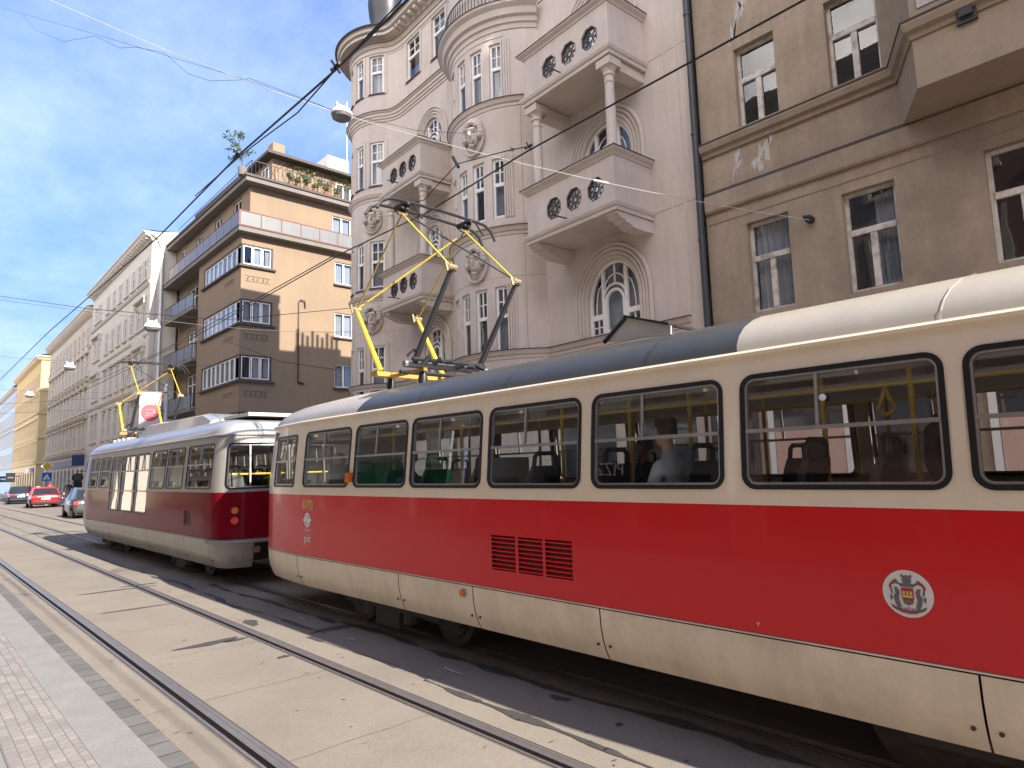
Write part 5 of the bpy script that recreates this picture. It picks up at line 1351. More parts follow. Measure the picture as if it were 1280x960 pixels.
# ------------------------------------------------------------------ ochre corner block with ribbon windows
AY = 32.7
AB = empty('apartment_block', (13.5, 38, 0), 'ochre brown apartment block with ribbon windows round its corner and a roof terrace', 'apartment block')
t1 = math.tan(rad(1))
fx = lambda y: 12.03 + (y - AY)*t1
rx = lambda y: 12.62 + (y - AY)*t1
AP = Path([(26, AY), (13.75, AY), (12.06, AY), (12.031, AY), (12.03, AY + .03), (fx(39.4), 39.4), (fx(39.5), 39.5), (rx(39.5) - .03, 39.5), (rx(39.5), 39.53), (rx(46), 46)], side=1)
sx_ = lambda x: 26 - x                  # s on the side wall at a given X
sy_ = lambda y: 26 - 12.03 + (y - AY)   # s on the bay front at a given Y (close enough)
sr_ = lambda y: AP.S[-2] + (y - 39.53)  # s on the recessed front
RIB = ((3.55, 4.98), (6.56, 7.82), (9.42, 10.64), (12.39, 13.48))
holes = []
for (z0, z1) in RIB:
    holes.append(dict(s0=sx_(13.66), s1=sy_(38.55), z0=z0, z1=z1, k='rect', d=.12))
SW = []
for (z0, z1) in ((3.6, 4.9), (6.48, 7.74), (9.27, 10.62), (12.25, 13.5)):
    for x in (17.15, 20.5): d = dict(s0=sx_(x + 1.1), s1=sx_(x), z0=z0, z1=z1, k='rect', d=.15); holes.append(d); SW.append(d)
RW = []
for z in (4.3, 7.0, 9.75, 12.5):
    d = dict(s0=sr_(41.6), s1=sr_(43.4), z0=z - 1.0, z1=z + 1.0, k='rect', d=.15); holes.append(d); RW.append(d)
b = MB(); wall(b, AP, 0, AP.len, .1, 14.0, holes, step=4); b.build('wall', MT['apt'], AB)
for k, (z0, z1) in enumerate(RIB):
    s0, s1 = sx_(13.66), sy_(38.55); sc0 = AP.S[3]
    q = MB()
    AP.bx(q, s0, s1, -.12, -.02, z0, z0 + .06); AP.bx(q, s0, s1, -.12, -.02, z1 - .06, z1)
    for s in (s0 + .03, sc0 - .06, sc0 + .06, s1 - .03): AP.bx(q, s - .035, s + .035, -.11, -.02, z0 + .06, z1 - .06)
    o = q.build('ribbon_window', MT['dframe'], AB)
    q = MB()
    cs = [s0 + .08 + (sc0 - .1 - s0 - .08)*i/3 for i in range(4)]; cf = [sc0 + .1 + (s1 - .06 - sc0 - .1)*i/8 for i in range(9)]
    for L in (cs, cf):
        for a, c in zip(L, L[1:]):
            A = [(a + .02, z0 + .07), (c - .02, z0 + .07), (c - .02, z1 - .07), (a + .02, z1 - .07)]; I = [(a + .065, z0 + .115), (c - .065, z0 + .115), (c - .065, z1 - .115), (a + .065, z1 - .115)]
            ring_solid(q, AP, A, I, -.10, -.05)
    q.build('casement_frames', MT['frame'], o)
    q = MB(); 
    for a, c in zip(AP.cuts(s0, s1), AP.cuts(s0, s1)[1:]): q.quad(AP.M(a, -.085, z0), AP.M(c, -.085, z0), AP.M(c, -.085, z1), AP.M(a, -.085, z1))
    q.build('pane', MT['wglass'], o)
    q = MB(); r = random.Random(k + 3)
    for L in (cs, cf):
        for a, c in zip(L, L[1:]):
            if r.random() < .2: continue
            w0 = a + (c - a)*r.choice((0, 0, .05, .3)); w1 = c - (c - a)*r.choice((0, 0, .1, .4)); n = 8
            pts = [(w0 + (w1 - w0)*i/n, -.17 + (.02 if i % 2 else -.02)) for i in range(n + 1)]
            for p_, p2 in zip(pts, pts[1:]): q.quad(AP.M(p_[0], p_[1], z0 + .05), AP.M(p2[0], p2[1], z0 + .05), AP.M(p2[0], p2[1], z1), AP.M(p_[0], p_[1], z1))
    q.build('curtain', MT['curtain'], o)
    q = MB()
    for a, c in zip(AP.cuts(s0, s1), AP.cuts(s0, s1)[1:]): q.quad(AP.M(a, -.5, z0), AP.M(c, -.5, z0), AP.M(c, -.5, z1), AP.M(a, -.5, z1)); q.quad(AP.M(a, -.5, z1), AP.M(c, -.5, z1), AP.M(c, -.11, z1), AP.M(a, -.11, z1)); q.quad(AP.M(a, -.5, z0), AP.M(c, -.5, z0), AP.M(c, -.11, z0), AP.M(a, -.11, z0))
    q.build('dark_room', MT['room'], o)
    q = MB(); AP.sweep(q, [(-.02, z0 - .11), (.14, z0 - .11), (.15, z0 - .03), (-.02, z0 - .005)], s0 - .12, s1 + .15); q.build('sill', MT['aptd'], AB)
    # sgraffito frets below the ribbons
    if k:
        for (a, c) in ((sx_(13.5), sx_(12.25)), (sy_(33.6), sy_(35.1))):
            q = MB(); zc = z0 - .68; st = .012
            AP.bx(q, a, c, -.005, .012, zc + .12, zc + .145)
            if a < sx_(12): AP.bx(q, a, c, -.005, .012, zc - .14, zc - .12)
            nn = 5
            for i in range(nn):
                s = a + (c - a)*(i + .3)/nn
                q.add([AP.M(s, .012, zc + .12), AP.M(s + .04, .012, zc + .12), AP.M(s + .04 - .08*(i % 2) + .06, .012, zc - .1), AP.M(s - .08*(i % 2) + .06, .012, zc - .1)], [(0, 1, 2, 3)])
                AP.bx(q, s + .02, s + .11, -.005, .012, zc - .03, zc - .01)
            q.build('wall_ornament', MT['aptd'], AB)
for k, d in enumerate(SW):
    win_rect(AB, AP, d['s0'], d['s1'], d['z0'], d['z1'], n=-.1, style='B', fw_=.06, curtain=(1, 2)[k % 2]); q = MB(); AP.sweep(q, [(-.1, d['z0'] - .12), (.13, d['z0'] - .12), (.14, d['z0'] - .03), (-.1, d['z0'] - .004)], d['s0'] - .08, d['s1'] + .08); q.build('sill', MT['aptd'], AB)
for k, d in enumerate(RW): win_rect(AB, AP, d['s0'], d['s1'], d['z0'], d['z1'], n=-.1, style='X', trans=.7, curtain=(1, 0)[k % 2])
# recessed balconies with panel railings
for (za, py) in ((0, 389), (1, 452), (2, 514)):
    zt = atX(242, py, fx(40)).z
    q = MB(); q.box(fx(40) - .25, rx(40) + .02, 39.62, 45.4, zt - .02, zt + .16); o = q.build('balcony', MT['conc'], AB)
    q = MB(); X = fx(40) - .22
    for i in range(4):
        a, c = 39.7 + 1.4*i, 39.7 + 1.4*(i+1); q.box(X, X + .03, a + .04, c - .04, zt + .22, zt + .95)
    q.build('balcony_panels', MT['rail_glass'], o)
    q = MB()
    for i in range(5): q.tube([(X + .015, 39.7 + 1.4*i, zt + .16), (X + .015, 39.7 + 1.4*i, zt + 1.0)], .02, 5)
    q.tube([(rx(40), 39.66, zt + 1.0), (X + .015, 39.66, zt + 1.0), (X + .015, 45.3, zt + 1.0)], .025, 5)
    for i in range(5): q.tube([(X + .1 + .13*i, 39.66, zt + .16), (X + .1 + .13*i, 39.66, zt + 1.0)], .014, 4)
    q.build('balcony_rail', MT['black'], o)
# set-back top storey
UP = Path([(26, AY + .0), (14, AY), (12.43, AY), (12.42, AY + .01), (rx(40) - .15, 40), (rx(46) - .15, 46)], side=1)
uy = lambda y: UP.S[3] + (y - AY)
holes = []
uw = []
for (a, c) in ((34.0, 35.2), (37.1, 38.25), (40.5, 41.7), (43.9, 45.0)): d = dict(s0=uy(a), s1=uy(c), z0=14.3, z1=16.4, k='rect', d=.15); holes.append(d); uw.append(d)
for x in (17.0, 20.5): d = dict(s0=26 - x - 1.15, s1=26 - x, z0=14.3, z1=16.12, k='rect', d=.15); holes.append(d); uw.append(d)
b = MB(); wall(b, UP, 0, UP.len, 14.0, 16.75, holes, step=4); b.build('top_storey', MT['apt'], AB)
for k, d in enumerate(uw): win_rect(AB, UP, d['s0'], d['s1'], d['z0'], d['z1'], n=-.1, style='X' if k < 4 else 'B', trans=.7, curtain=(0, 1)[k > 3])
q = MB(); q.prism([(26, AY - .45), (11.72, AY - .45), (fx(46) - .3, 46.05), (26, 46.05)], 13.98, 14.2, lambda p, a: (p[0], p[1], a)); slab = q.build('balcony_slab', MT['conc'], AB)
q = MB(); q.prism([(26, AY - .48), (11.69, AY - .48), (fx(46) - .33, 46.06), (26, 46.06)], 14.205, 14.24, lambda p, a: (p[0], p[1], a)); q.build('slab_edge', MT['aptd'], AB)
RP = Path([(26, AY - .42), (11.78, AY - .42), (11.75, AY - .42), (11.75, AY - .39), (fx(46) - .27, 46)], side=1)
q = MB(); posts = []
n1 = 13; ss = [RP.S[1] - 1.06*i for i in range(n1)][::-1] + [RP.S[3] + 1.13*i for i in range(12)]
for a, c in zip(ss, ss[1:]):
    if c - a < .3: continue
    RP.bx(q, a + .03, c - .03, -.01, .012, 14.30, 14.98)
q.build('balcony_panels', MT['rail_glass'], AB)
q = MB(); q.tube([RP.M(s, 0, 15.02) for s in (ss[0], RP.S[1], RP.S[3], ss[-1])], .028, 6); q.tube([RP.M(s, 0, 14.27) for s in (ss[0], RP.S[1], RP.S[3], ss[-1])], .02, 6)
for s in ss: q.tube([RP.M(s, 0, 14.22), RP.M(s, 0, 15.02)], .024, 5)
q.build('balcony_rail', MT['redrail'], AB)
# eaves slab, terrace, penthouse
q = MB(); q.prism([(26, AY - .55), (12.0, AY - .55), (rx(46) - .75, 46.2), (26, 46.2)], 16.62, 16.85, lambda p, a: (p[0], p[1], a)); q.build('eaves_slab', MT['conc'], AB)
q = MB(); q.prism([(26, AY - .62), (11.93, AY - .62), (rx(46) - .82, 46.3), (26, 46.3)], 16.855, 16.98, lambda p, a: (p[0], p[1], a)); q.build('eaves_edge', MT['aptd'], AB)
pc = atY(340, 232, 33.9); px0 = pc.x
q = MB(); q.box(px0, 26, 33.9, 45.0, 16.9, 19.05); q.build('penthouse', MT['apt'], AB)
q = MB(); q.prism([(27, 33.35), (px0 - .45, 33.35), (px0 - .45, 45.4), (27, 45.4)], 19.06, 19.22, lambda p, a: (p[0], p[1], a)); q.build('penthouse_roof', MT['aptd'], AB)
PP = Path([(26, 33.9), (px0, 33.9)], side=1)
pw = atY(430, 262, 33.9).x
win_rect(AB, PP, 26 - pw - .4, 26 - pw + .55, 17.0, 18.6, n=.02, style='B', curtain=1, room=False)
FP = Path([(px0, 33.9), (px0, 45)], side=1); win_rect(AB, FP, .4, 1.3, 17.0, 18.7, n=.02, style='B', room=False, gl='dglass')
q = MB(); TRP = [(26, AY - .3, 0), (12.35, AY - .3, 0), (12.5, 45, 0)]
for z in (17.85,): q.tube([(p[0], p[1], z) for p in TRP], .022, 5)
q.tube([(p[0], p[1], 17.1) for p in TRP], .015, 5)
for i in range(58): q.tube([(12.35 + .2*i, AY - .3, 16.98), (12.35 + .2*i, AY - .3, 17.85)], .012 if i % 6 else .024, 4)
for i in range(30): q.tube([(12.35 + .012*i, AY - .3 + .4*i, 16.98), (12.35 + .012*i, AY - .3 + .4*i, 17.85)], .014, 4)
q.build('terrace_railing', MT['black'], AB)
q = MB(); c = atY(345, 190, 36); q.box(c.x - .35, c.x + .35, 35.6, 36.3, 19.2, c.z + .35); q.build('chimney', MT['apt'], AB)
c0, c1 = atY(405, 208, 37), atY(431, 208, 37); q = MB(); q.box(c0.x, c1.x, 36.5, 38.5, 19.2, atY(418, 201, 37).z); q.build('lift_housing', MT['white_r'], AB)
q = MB(); q.tube([(c1.x + .15, 37, 19.2), (c1.x + .15, 37, 21.4)], .09, 8); q.tube([(c1.x + .15, 37, 21.4), (c1.x + .15, 37, 26)], .018, 5); q.build('flue', MT['white'], AB)
for (x, y) in ((atX(268, 232, 14).x, 41),): 
    q = MB(); q.box(13.3, 14.0, 41.5, 42.4, 16.9, 18.55); q.build('chimney', MT['aptd'], AB)
q = MB(); q.box(13.1, 26, 33.0, 46, .1, 16.8); 
q.build('core', MT['aptd'], AB) if False else None
q = MB(); q.tube([(rx(45.7) - .06, 45.7, .2), (rx(45.7) - .06, 45.7, 16.6)], .07, 7); q.build('drain_pipe', MT['black'], AB)
q = MB(); a = sx_(15.05); q.tube([AP.M(a, .05, 6.6), AP.M(a, .05, 10.9), AP.M(a - .1, .08, 11.0), AP.M(a - .32, .08, 10.95), AP.M(a - .36, .06, 10.6)][::-1], .03, 6); q.tube([AP.M(a, .05, 6.6), AP.M(a - .3, .05, 6.55)], .05, 6); q.build('cable_conduit', MT['black'], AB)
# plants on the terrace
def clump(mb, c, rx_, ry_, rz_, n, size, rr, squash=1):
    for k in range(n):
        while True:
            p = Vector((rr.uniform(-1, 1), rr.uniform(-1, 1), rr.uniform(-1, 1)))
            if .25 < p.length < 1: break
        q = Vector(c) + Vector((p.x*rx_, p.y*ry_, p.z*rz_)); d = Vector((rr.gauss(0, 1), rr.gauss(0, 1), rr.gauss(0, .7))).normalized(); e = d.cross(Vector((rr.gauss(0, 1), rr.gauss(0, 1), rr.gauss(0, 1)))).normalized()
        s = size*rr.uniform(.6, 1.3)
        mb.add([q - d*s, q + e*s*.45, q + d*s, q - e*s*.45], [(0, 1, 2, 3)])
def potted(x, y, z, h, w_, lab, leafm='leaf', n=90, seed=1, potr=.16):
    e = empty('potted_plant', (x, y, z), lab, 'plant', 'potted plants on the roof terrace'); rr = random.Random(seed)
    q = MB(); q.loft([[(x + r_*math.cos(2*pi*k/12), y + r_*math.sin(2*pi*k/12), zz) for k in range(12)] for r_, zz in ((potr*.7, z), (potr, z + .26), (potr*1.08, z + .26), (potr*1.08, z + .31), (potr*.9, z + .31))]); q.build('pot', MT['pot'], e, smooth=40)
    q = MB()
    for k in range(5): q.tube([(x, y, z + .28), (x + rr.uniform(-.3, .3)*w_, y + rr.uniform(-.3, .3)*w_, z + .3 + h*rr.uniform(.5, .95))], .012, 4)
    q.build('stem', MT['twig'], e)
    q = MB(); clump(q, (x, y, z + .34 + h*.55), w_*.5, w_*.5, h*.55, n, .085, rr); q.build('foliage', MT[leafm], e)
ty = AY - .12
for k, (px, h, w_, lab, lm) in enumerate(((363, .62, .5, 'bushy potted plant on the roof terrace, nearest the corner of the block', 'leafy'), (372, .4, .5, 'low dark potted plant on the roof terrace beside the tall bush', 'leaf'), (383, .75, .55, 'spiky upright potted plant in the middle of the roof terrace', 'leaf'), (394, .3, .5, 'small low potted plant on the terrace right of the spiky one', 'leafy'), (408, .62, .6, 'wide green potted plant on the terrace left of its window', 'leafy'), (421, .45, .5, 'round potted plant under the terrace window', 'leaf'))):
    potted(atY(px, 232, ty).x, ty, 16.98, h*.85, w_*.75, lab, lm, seed=k + 2, n=110)
x, y = atY(303, 215, AY - .1).x, AY - .1
e = empty('small_tree', (x, y, 16.98), 'thin young tree in a pale tub at the corner of the roof terrace', 'tree'); rr = random.Random(8)
q = MB(); q.loft([[(x + r_*math.cos(2*pi*k/12), y + r_*math.sin(2*pi*k/12), zz) for k in range(12)] for r_, zz in ((.2, 16.98), (.24, 17.4), (.2, 17.4))]); q.build('tub', MT['conc'], e)
q = MB(); top = (x - .25, y, 19.0)
q.tube([(x, y, 17.35), (x - .05, y, 18.0), top], [.035, .025, .012], 6)
ends = []
for k in range(12):
    t_ = .25 + .75*k/12; p = Vector((x, y, 17.35)).lerp(Vector(top), t_); d = Vector((rr.uniform(-.75, .55), rr.uniform(-.4, .4), rr.uniform(.1, .5))); q.tube([p, p + d*.6, p + d], [.014, .01, .005], 4); ends += [p + d, p + d*.65]
q.build('trunk', MT['twig'], e)
q = MB()
for p in ends: clump(q, p, .16, .16, .13, 15, .075, rr)
q.build('crown', MT['leaf'], e)
e = empty('climbing_vine', (px0 + 3, 33.85, 18.9), 'climbing vine trailing under the penthouse roof on the terrace wall', 'vine'); rr = random.Random(21)
q = MB()
for k in range(26):
    x = px0 + .15 + rr.random()*6.0; z = 19.0; pts = [(x, 33.87, z)]
    for j in range(rr.randint(3, 9)): x += rr.uniform(-.22, .12); z -= rr.uniform(.05, .25); pts.append((x, 33.88, max(z, 17.4)))
    q.tube(pts, .012, 4)
q.build('stem', MT['twig'], e)
q = MB()
for k in range(40): clump(q, (px0 + .8 + 6.2*rr.random()**.7, 33.75, 18.95 - .55*rr.random()**2), .22, .1, .14, 16, .075, rr)
q.build('foliage', MT['leafy'], e)

# ------------------------------------------------------------------ generic terrace houses
def house(label, P, rows, cols, ztop, wm, tm, ww=.95, roofm='slate', strings=(), cornice=.55, heads=(), gl='dglass', fr='frame', name='terrace_house', zlo=3.9, s0=0, base=None, depth=10, pairs=(), roof_h=1.2, mould=True, style='X', ground=True):
    c = P.M(P.len/2, -2, 0); e = empty(name, (c[0], c[1], 0), label, 'house', 'houses along the street')
    holes = []; H_ = []
    for (z0, z1) in rows:
        for u in cols: d = dict(s0=u - ww/2, s1=u + ww/2, z0=z0, z1=z1, k='rect', d=.1); holes.append(d); H_.append((d, z0))
    b = MB(); wall(b, P, 0, P.len, zlo, ztop - cornice, holes, step=6)
    b.build('wall', MT[wm], e)
    for d, z in H_:
        win_rect(e, P, d['s0'], d['s1'], d['z0'], d['z1'], n=-.05, fr=fr, gl=gl, style=style, trans=.62, fw_=.05, mdep=.02, room=False)
    for (z, h, k) in strings:
        q = MB(); P.sweep(q, [(-.02, z), (k*.5, z), (k, z + h*.7), (k, z + h), (-.02, z + h + .04)], 0, P.len); q.build('string_course', MT[tm], e)
    if mould:
        for d, z in H_:
            q = MB()
            for s in (d['s0'] - .11, d['s1'] + .11): P.bx(q, s - .09, s + .09, -.02, .035, d['z0'] - .1, d['z1'] + .1)
            P.bx(q, d['s0'] - .25, d['s1'] + .25, -.02, .13, d['z0'] - .22, d['z0'] - .1)
            hd = [h for h in heads if abs(h[0] - z) < .01]
            if hd:
                kind = hd[0][1]; a, c2 = d['s0'] - .3, d['s1'] + .3; z1 = d['z1'] + .12
                if kind == 'flat': P.bx(q, a, c2, -.02, .2, z1 + .18, z1 + .32); P.bx(q, a + .1, c2 - .1, -.02, .08, z1, z1 + .18)
                if kind == 'tri':
                    P.bx(q, a, c2, -.02, .2, z1, z1 + .1); q.prism([(a, z1 + .1), (c2, z1 + .1), ((a + c2)/2, z1 + .62)], -.02, .12, lambda p, n: P.M(p[0], n, p[1]))
                if kind == 'arc':
                    P.bx(q, a, c2, -.02, .2, z1, z1 + .1); q.prism([((a+c2)/2 + (c2-a)/2*math.cos(pi*k/10), z1 + .1 + .55*math.sin(pi*k/10)) for k in range(11)], -.02, .17, lambda p, n: P.M(p[0], n, p[1]))
                if kind == 'orn':
                    P.bx(q, a, c2, -.02, .16, z1 + .28, z1 + .42); q.prism([((a+c2)/2 + .3*math.cos(pi*k/8), z1 + .02 + .4*math.sin(pi*k/8)) for k in range(9)], -.02, .12, lambda p, n: P.M(p[0], n, p[1]))
            q.build('window_surround', MT[tm], e)
    for (a, c2, z, kind) in pairs:
        q = MB(); P.bx(q, a, c2, -.02, .26, z, z + .14)
        if kind == 'tri': q.prism([(a, z + .14), (c2, z + .14), ((a+c2)/2, z + .8)], -.02, .2, lambda p, n: P.M(p[0], n, p[1]))
        if kind == 'arc': q.prism([((a+c2)/2 + (c2-a)/2*math.cos(pi*k/12), z + .14 + .7*math.sin(pi*k/12)) for k in range(13)], -.02, .24, lambda p, n: P.M(p[0], n, p[1]))
        for s in (a + .15, c2 - .15): P.bx(q, s - .12, s + .12, -.02, .2, z - .35, z)
        q.build('pediment', MT[tm], e)
    z = ztop - cornice
    q = MB(); P.sweep(q, [(-.3, z), (.06, z), (.10, z + cornice*.3), (.42, z + cornice*.5), (.46, z + cornice*.72), (.56, z + cornice*.9), (.56, ztop), (-.3, ztop + .02)], 0, P.len); o = q.build('cornice', MT[tm], e)
    s = .3
    while s < P.len - .3 and P.p[0].x > 0: q = MB(); P.bx(q, s - .07, s + .07, .03, .4, z + cornice*.12, z + cornice*.47); q.build('cornice_bracket', MT[tm], e); s += .62
    q = MB(); q.add([P.M(0, .5, ztop + .03), P.M(P.len, .5, ztop + .03), P.M(P.len, -4.5, ztop + roof_h), P.M(0, -4.5, ztop + roof_h), P.M(0, -depth, ztop + .03), P.M(P.len, -depth, ztop + .03)], [(0, 1, 2, 3), (3, 2, 5, 4)]); q.build('roof', MT[roofm], e)
    return e
th1 = rad(1.0)
def hpath(x, y, L, th=th1, pre=None):
    p = [(x, y), (x + L*math.sin(th), y + L*math.cos(th))]
    return Path(p, side=1)
# white house: flank wall in the sun
WX = 11.27; WPt = hpath(WX, 46.0, 19.6)
WH = house('white rendered terrace house with a bare sunlit side wall behind the ochre block', WPt, ((5.0, 6.7), (8.4, 10.0), (11.75, 13.2), (14.98, 16.2)), (1.6, 3.1, 4.85, 6.8, 8.9, 11.0, 13.1, 16.2, 17.7), 17.75, 'white_r', 'white_t', ww=.92,
           strings=((14.3, .2, .16), (10.95, .16, .12), (7.55, .22, .16)), heads=((5.0, 'orn'), (8.4, 'flat')), pairs=((.9, 3.8, 13.55, 'flat'), (.9, 3.8, 10.35, 'arc'), (15.4, 18.5, 13.55, 'flat'), (15.4, 18.5, 10.35, 'arc'), (.9, 3.8, 7.0, 'tri')), roof_h=.6)
q = MB(); q.add([(WX, 46, .1), (26, 46, .1), (26, 46, 19.4), (18, 46, 18.9), (WX, 46, 17.74)], [(0, 1, 2, 3, 4)]); q.build('side_wall', MT['white_r'], WH)
q = MB(); q.box(WX - .03, WX + .25, 45.93, 45.99, .2, 17.2); q.box(WX - .05, WX, 46.0, 46.5, .2, 17.1); q.build('corner_pilaster', MT['white_t'], WH)
q = MB(); q.tube([(WX + .55, 45.9, .5), (WX + .55, 45.9, 16.7), (WX + .3, 45.85, 17.3), (WX - .1, 45.9, 17.6)], .08, 8); q.build('drain_pipe', MT['white'], WH, smooth=40)
q = MB(); WPt.bx(q, 0, 19.6, -.02, .05, 3.9, 4.3); q.build('base_band', MT['white_t'], WH)
b = MB(); hs = [dict(s0=u - .7, s1=u + .7, z0=.3, z1=3.4, k='arch', ah=.6, d=.2, g=.03) for u in (1.8, 4.6, 7.4, 10.2, 13, 16, 18.5)]; wall(b, WPt, 0, 19.6, .1, 3.9, hs); b.build('ground_floor', MT['white_t'], WH)
for h in hs: q = MB(); fill(q, WPt, shape('arch', h['s0'], h['s1'], .3, 3.4, ah=.6), -.15); q.build('shop_window', MT['dglass'], WH)
# greige house with arcaded ground floor
GPt = hpath(11.6, 65.7, 24.4)
cols = [1.4 + 2.16*k for k in range(11)]
GH = house('ornate greige terrace house with an arcaded shop front', GPt, ((4.75, 6.5), (7.85, 9.7), (11.0, 12.7), (13.75, 15.1)), cols, 16.75, 'grey_r', 'grey_t', ww=1.0, strings=((4.1, .3, .28), (7.1, .26, .3), (10.3, .24, .24), (13.2, .2, .16)), heads=((7.85, 'tri'), (11.0, 'arc'), (4.75, 'flat')), roof_h=1.5, cornice=.75)
b = MB(); hs = [dict(s0=u - .72, s1=u + .72, z0=.3, z1=2.9, k='arch', ah=.72, d=.3, g=.03) for u in cols]; wall(b, GPt, 0, 24.4, .1, 3.95, hs); b.build('ground_floor', MT['cream_r'], GH)
for h in hs: q = MB(); fill(q, GPt, shape('arch', h['s0'], h['s1'], .3, 2.9, ah=.72), -.25); q.build('shop_window', MT['dglass'], GH)
q = MB(); GPt.bx(q, 1.0, 21.5, .0, .1, 3.15, 3.75); fs = q.build('shop_fascia', MT['greyt'], GH)
q = MB(); GPt.bx(q, .05, .12, .05, .95, 3.1, 4.0); q.build('shop_sign', MT['navy'], GH)
for u in (2.2, 9.5, 15): q = MB(); q.box(0, .5, 0, .5, 0, 1.1, M=lambda x, y, z, u=u: GPt.M(u + x, -2.4 + y, 17.4 + z)); q.build('chimney', MT['tile_r'], GH)
q = MB(); q.add([(11.6, 65.69, .1), (25, 65.69, .1), (25, 65.69, 16.5), (11.6, 65.69, 16.5)], [(0, 1, 2, 3)]); q.build('side_wall', MT['grey_r'], GH)
# yellow house with sunlit flank
YX = 12.1; YPt = hpath(YX, 97, 27)
YH = house('yellow terrace house with a bright sunlit flank beyond the side street', YPt, ((4.6, 6.3), (7.5, 9.2), (10.4, 12.0), (13.2, 14.9)), [1.3 + 2.02*k for k in range(13)], 17.0, 'yellow_r', 'yellow_t', ww=1.0, roofm='tile_r', strings=((3.9, .3, .25), (7.0, .2, .15), (9.9, .2, .15), (12.7, .2, .15)), heads=((4.6, 'flat'), (7.5, 'tri'), (10.4, 'flat')), roof_h=1.6)
YS = Path([(26, 97), (YX, 97)], side=1); hs = []
for (z0, z1) in ((4.6, 6.3), (7.5, 9.2), (10.4, 12.0), (13.2, 14.9)):
    for x in (13.3, 16): hs.append(dict(s0=26 - x - 1.0, s1=26 - x, z0=z0, z1=z1, k='rect', d=.2))
b = MB(); wall(b, YS, 0, YS.len, .1, 16.5, hs, step=5); b.build('side_wall', MT['yellow_r'], YH)
for h in hs:
    win_rect(YH, YS, h['s0'], h['s1'], h['z0'], h['z1'], n=-.15, gl='dglass', style='X', fw_=.08, room=False)
q = MB()
for z in (3.9, 7.0, 9.9, 12.7): YS.sweep(q, [(-.02, z), (.1, z), (.2, z + .15), (.2, z + .22), (-.02, z + .24)], 0, YS.len)
YS.sweep(q, [(-.02, 16.5), (.1, 16.5), (.3, 16.75), (.5, 16.9), (.5, 17.02), (-.02, 17.04)], 0, YS.len + .4); q.build('string_course', MT['yellow_t'], YH)
q = MB(); YS.bx(q, YS.len - 3.2, YS.len - .9, .01, .06, .4, 2.9); q.build('shop_window', MT['dglass'], YH)
b = MB(); hs = [dict(s0=u - .75, s1=u + .75, z0=.3, z1=2.9, k='rect', d=.25) for u in [1.6 + 2.6*k for k in range(10)]]; wall(b, YPt, 0, 27, .1, 3.9, hs); b.build('ground_floor', MT['yellow_t'], YH)
for h in hs: q = MB(); fill(q, YPt, shape('rect', h['s0'], h['s1'], .3, 2.9), -.2); q.build('shop_window', MT['dglass'], YH)
for (a, c, m_) in ((1.2, 4.2, 'navy'), (6, 8.5, 'white')): q = MB(); YPt.bx(q, a, c, .01, .1, 3.0, 3.55); q.build('shop_sign', MT[m_], YH)
# pale blue house at the left edge
QPt = hpath(12.55, 124.3, 26)
QH = house('pale blue terrace house at the far left end of the street', QPt, ((4.5, 6.2), (7.6, 9.3), (10.7, 12.3), (13.6, 15)), [1.3 + 2.3*k for k in range(11)], 16.2, 'blue_r', 'white_t', ww=1.0, roofm='tile_r', strings=((3.9, .3, .2), (10.2, .2, .12)), heads=((7.6, 'flat'),), roof_h=4)
b = MB(); QPt.bx(b, 0, 26, -.3, .0, .1, 3.9); b.build('ground_floor', MT['blue_r'], QH)
q = MB(); q.add([(12.55, 124.3, .1), (26, 124.3, .1), (26, 124.3, 16), (12.55, 124.3, 16)], [(0, 1, 2, 3)]); q.build('side_wall', MT['blue_r'], QH)

# ------------------------------------------------------------------ houses on the camera's side of the street, seen only as reflections in the trams
def opp(y1, y0, label, wm, tm, ztop, shop, sign, sx_off=0.0):
    P = Path([(-3.6 + sx_off, y1), (-3.6 + sx_off, y0)], side=1); n = max(2, int((y1 - y0)/2.6))
    cols = [(y1 - y0)*(k + .5)/n for k in range(n)]
    e = house(label, P, ((4.9, 6.6), (8.4, 10.1), (11.8, 13.4)), cols, ztop, wm, tm, ww=1.1, strings=((4.2, .3, .2), (7.6, .2, .12)), heads=((4.9, 'flat'),), zlo=4.2, roof_h=2)
    b = MB(); hs = [dict(s0=u - .95, s1=u + .95, z0=.5, z1=3.0, k='rect', d=.25) for u in cols]; wall(b, P, 0, P.len, 0, 4.2, hs); b.build('ground_floor', MT[shop], e)
    for h in hs: q = MB(); fill(q, P, shape('rect', h['s0'], h['s1'], .5, 3.0), -.2); q.build('shop_window', MT['dglass'], e)
    return e, P
e1, P1 = opp(6.6, -14, 'salmon rendered house behind the photographer, mirrored in the tram windows', 'salmon', 'cream_r', 17, 'salmon', None)
e2, P2 = opp(15.0, 6.7, 'greyish house with a pizza shop across the street, mirrored in the tram windows', 'grey_r', 'grey_t', 17.5, 'greyt', None)
e3, P3 = opp(30.0, 15.1, 'cream house with a green shop front across the street, mirrored in the tram windows', 'cream_r', 'white_t', 16.5, 'grey_t', None)
e4, P4 = opp(47.0, 30.1, 'brownish house across the street beyond the green shop front', 'brown', 'brown2', 17, 'brown', None)
e5, P5 = opp(58, 47.1, 'white house standing forward across the street, mirrored in the far tram', 'white_r', 'white_t', 17, 'white_r', None, 1.4)
e6, P6 = opp(95, 58.1, 'ochre house across the street beyond the forward standing white house', 'brown', 'brown2', 17, 'brown', None)
q = MB(); q.box(-12, -2.2, 47.1, 47.3, 0, 16.4); q.build('side_wall', MT['white_r'], e5)
q = MB(); q.box(-3.55, -3.45, 8.3, 11.2, 2.75, 3.45); q.build('shop_sign', MT['black'], e2)
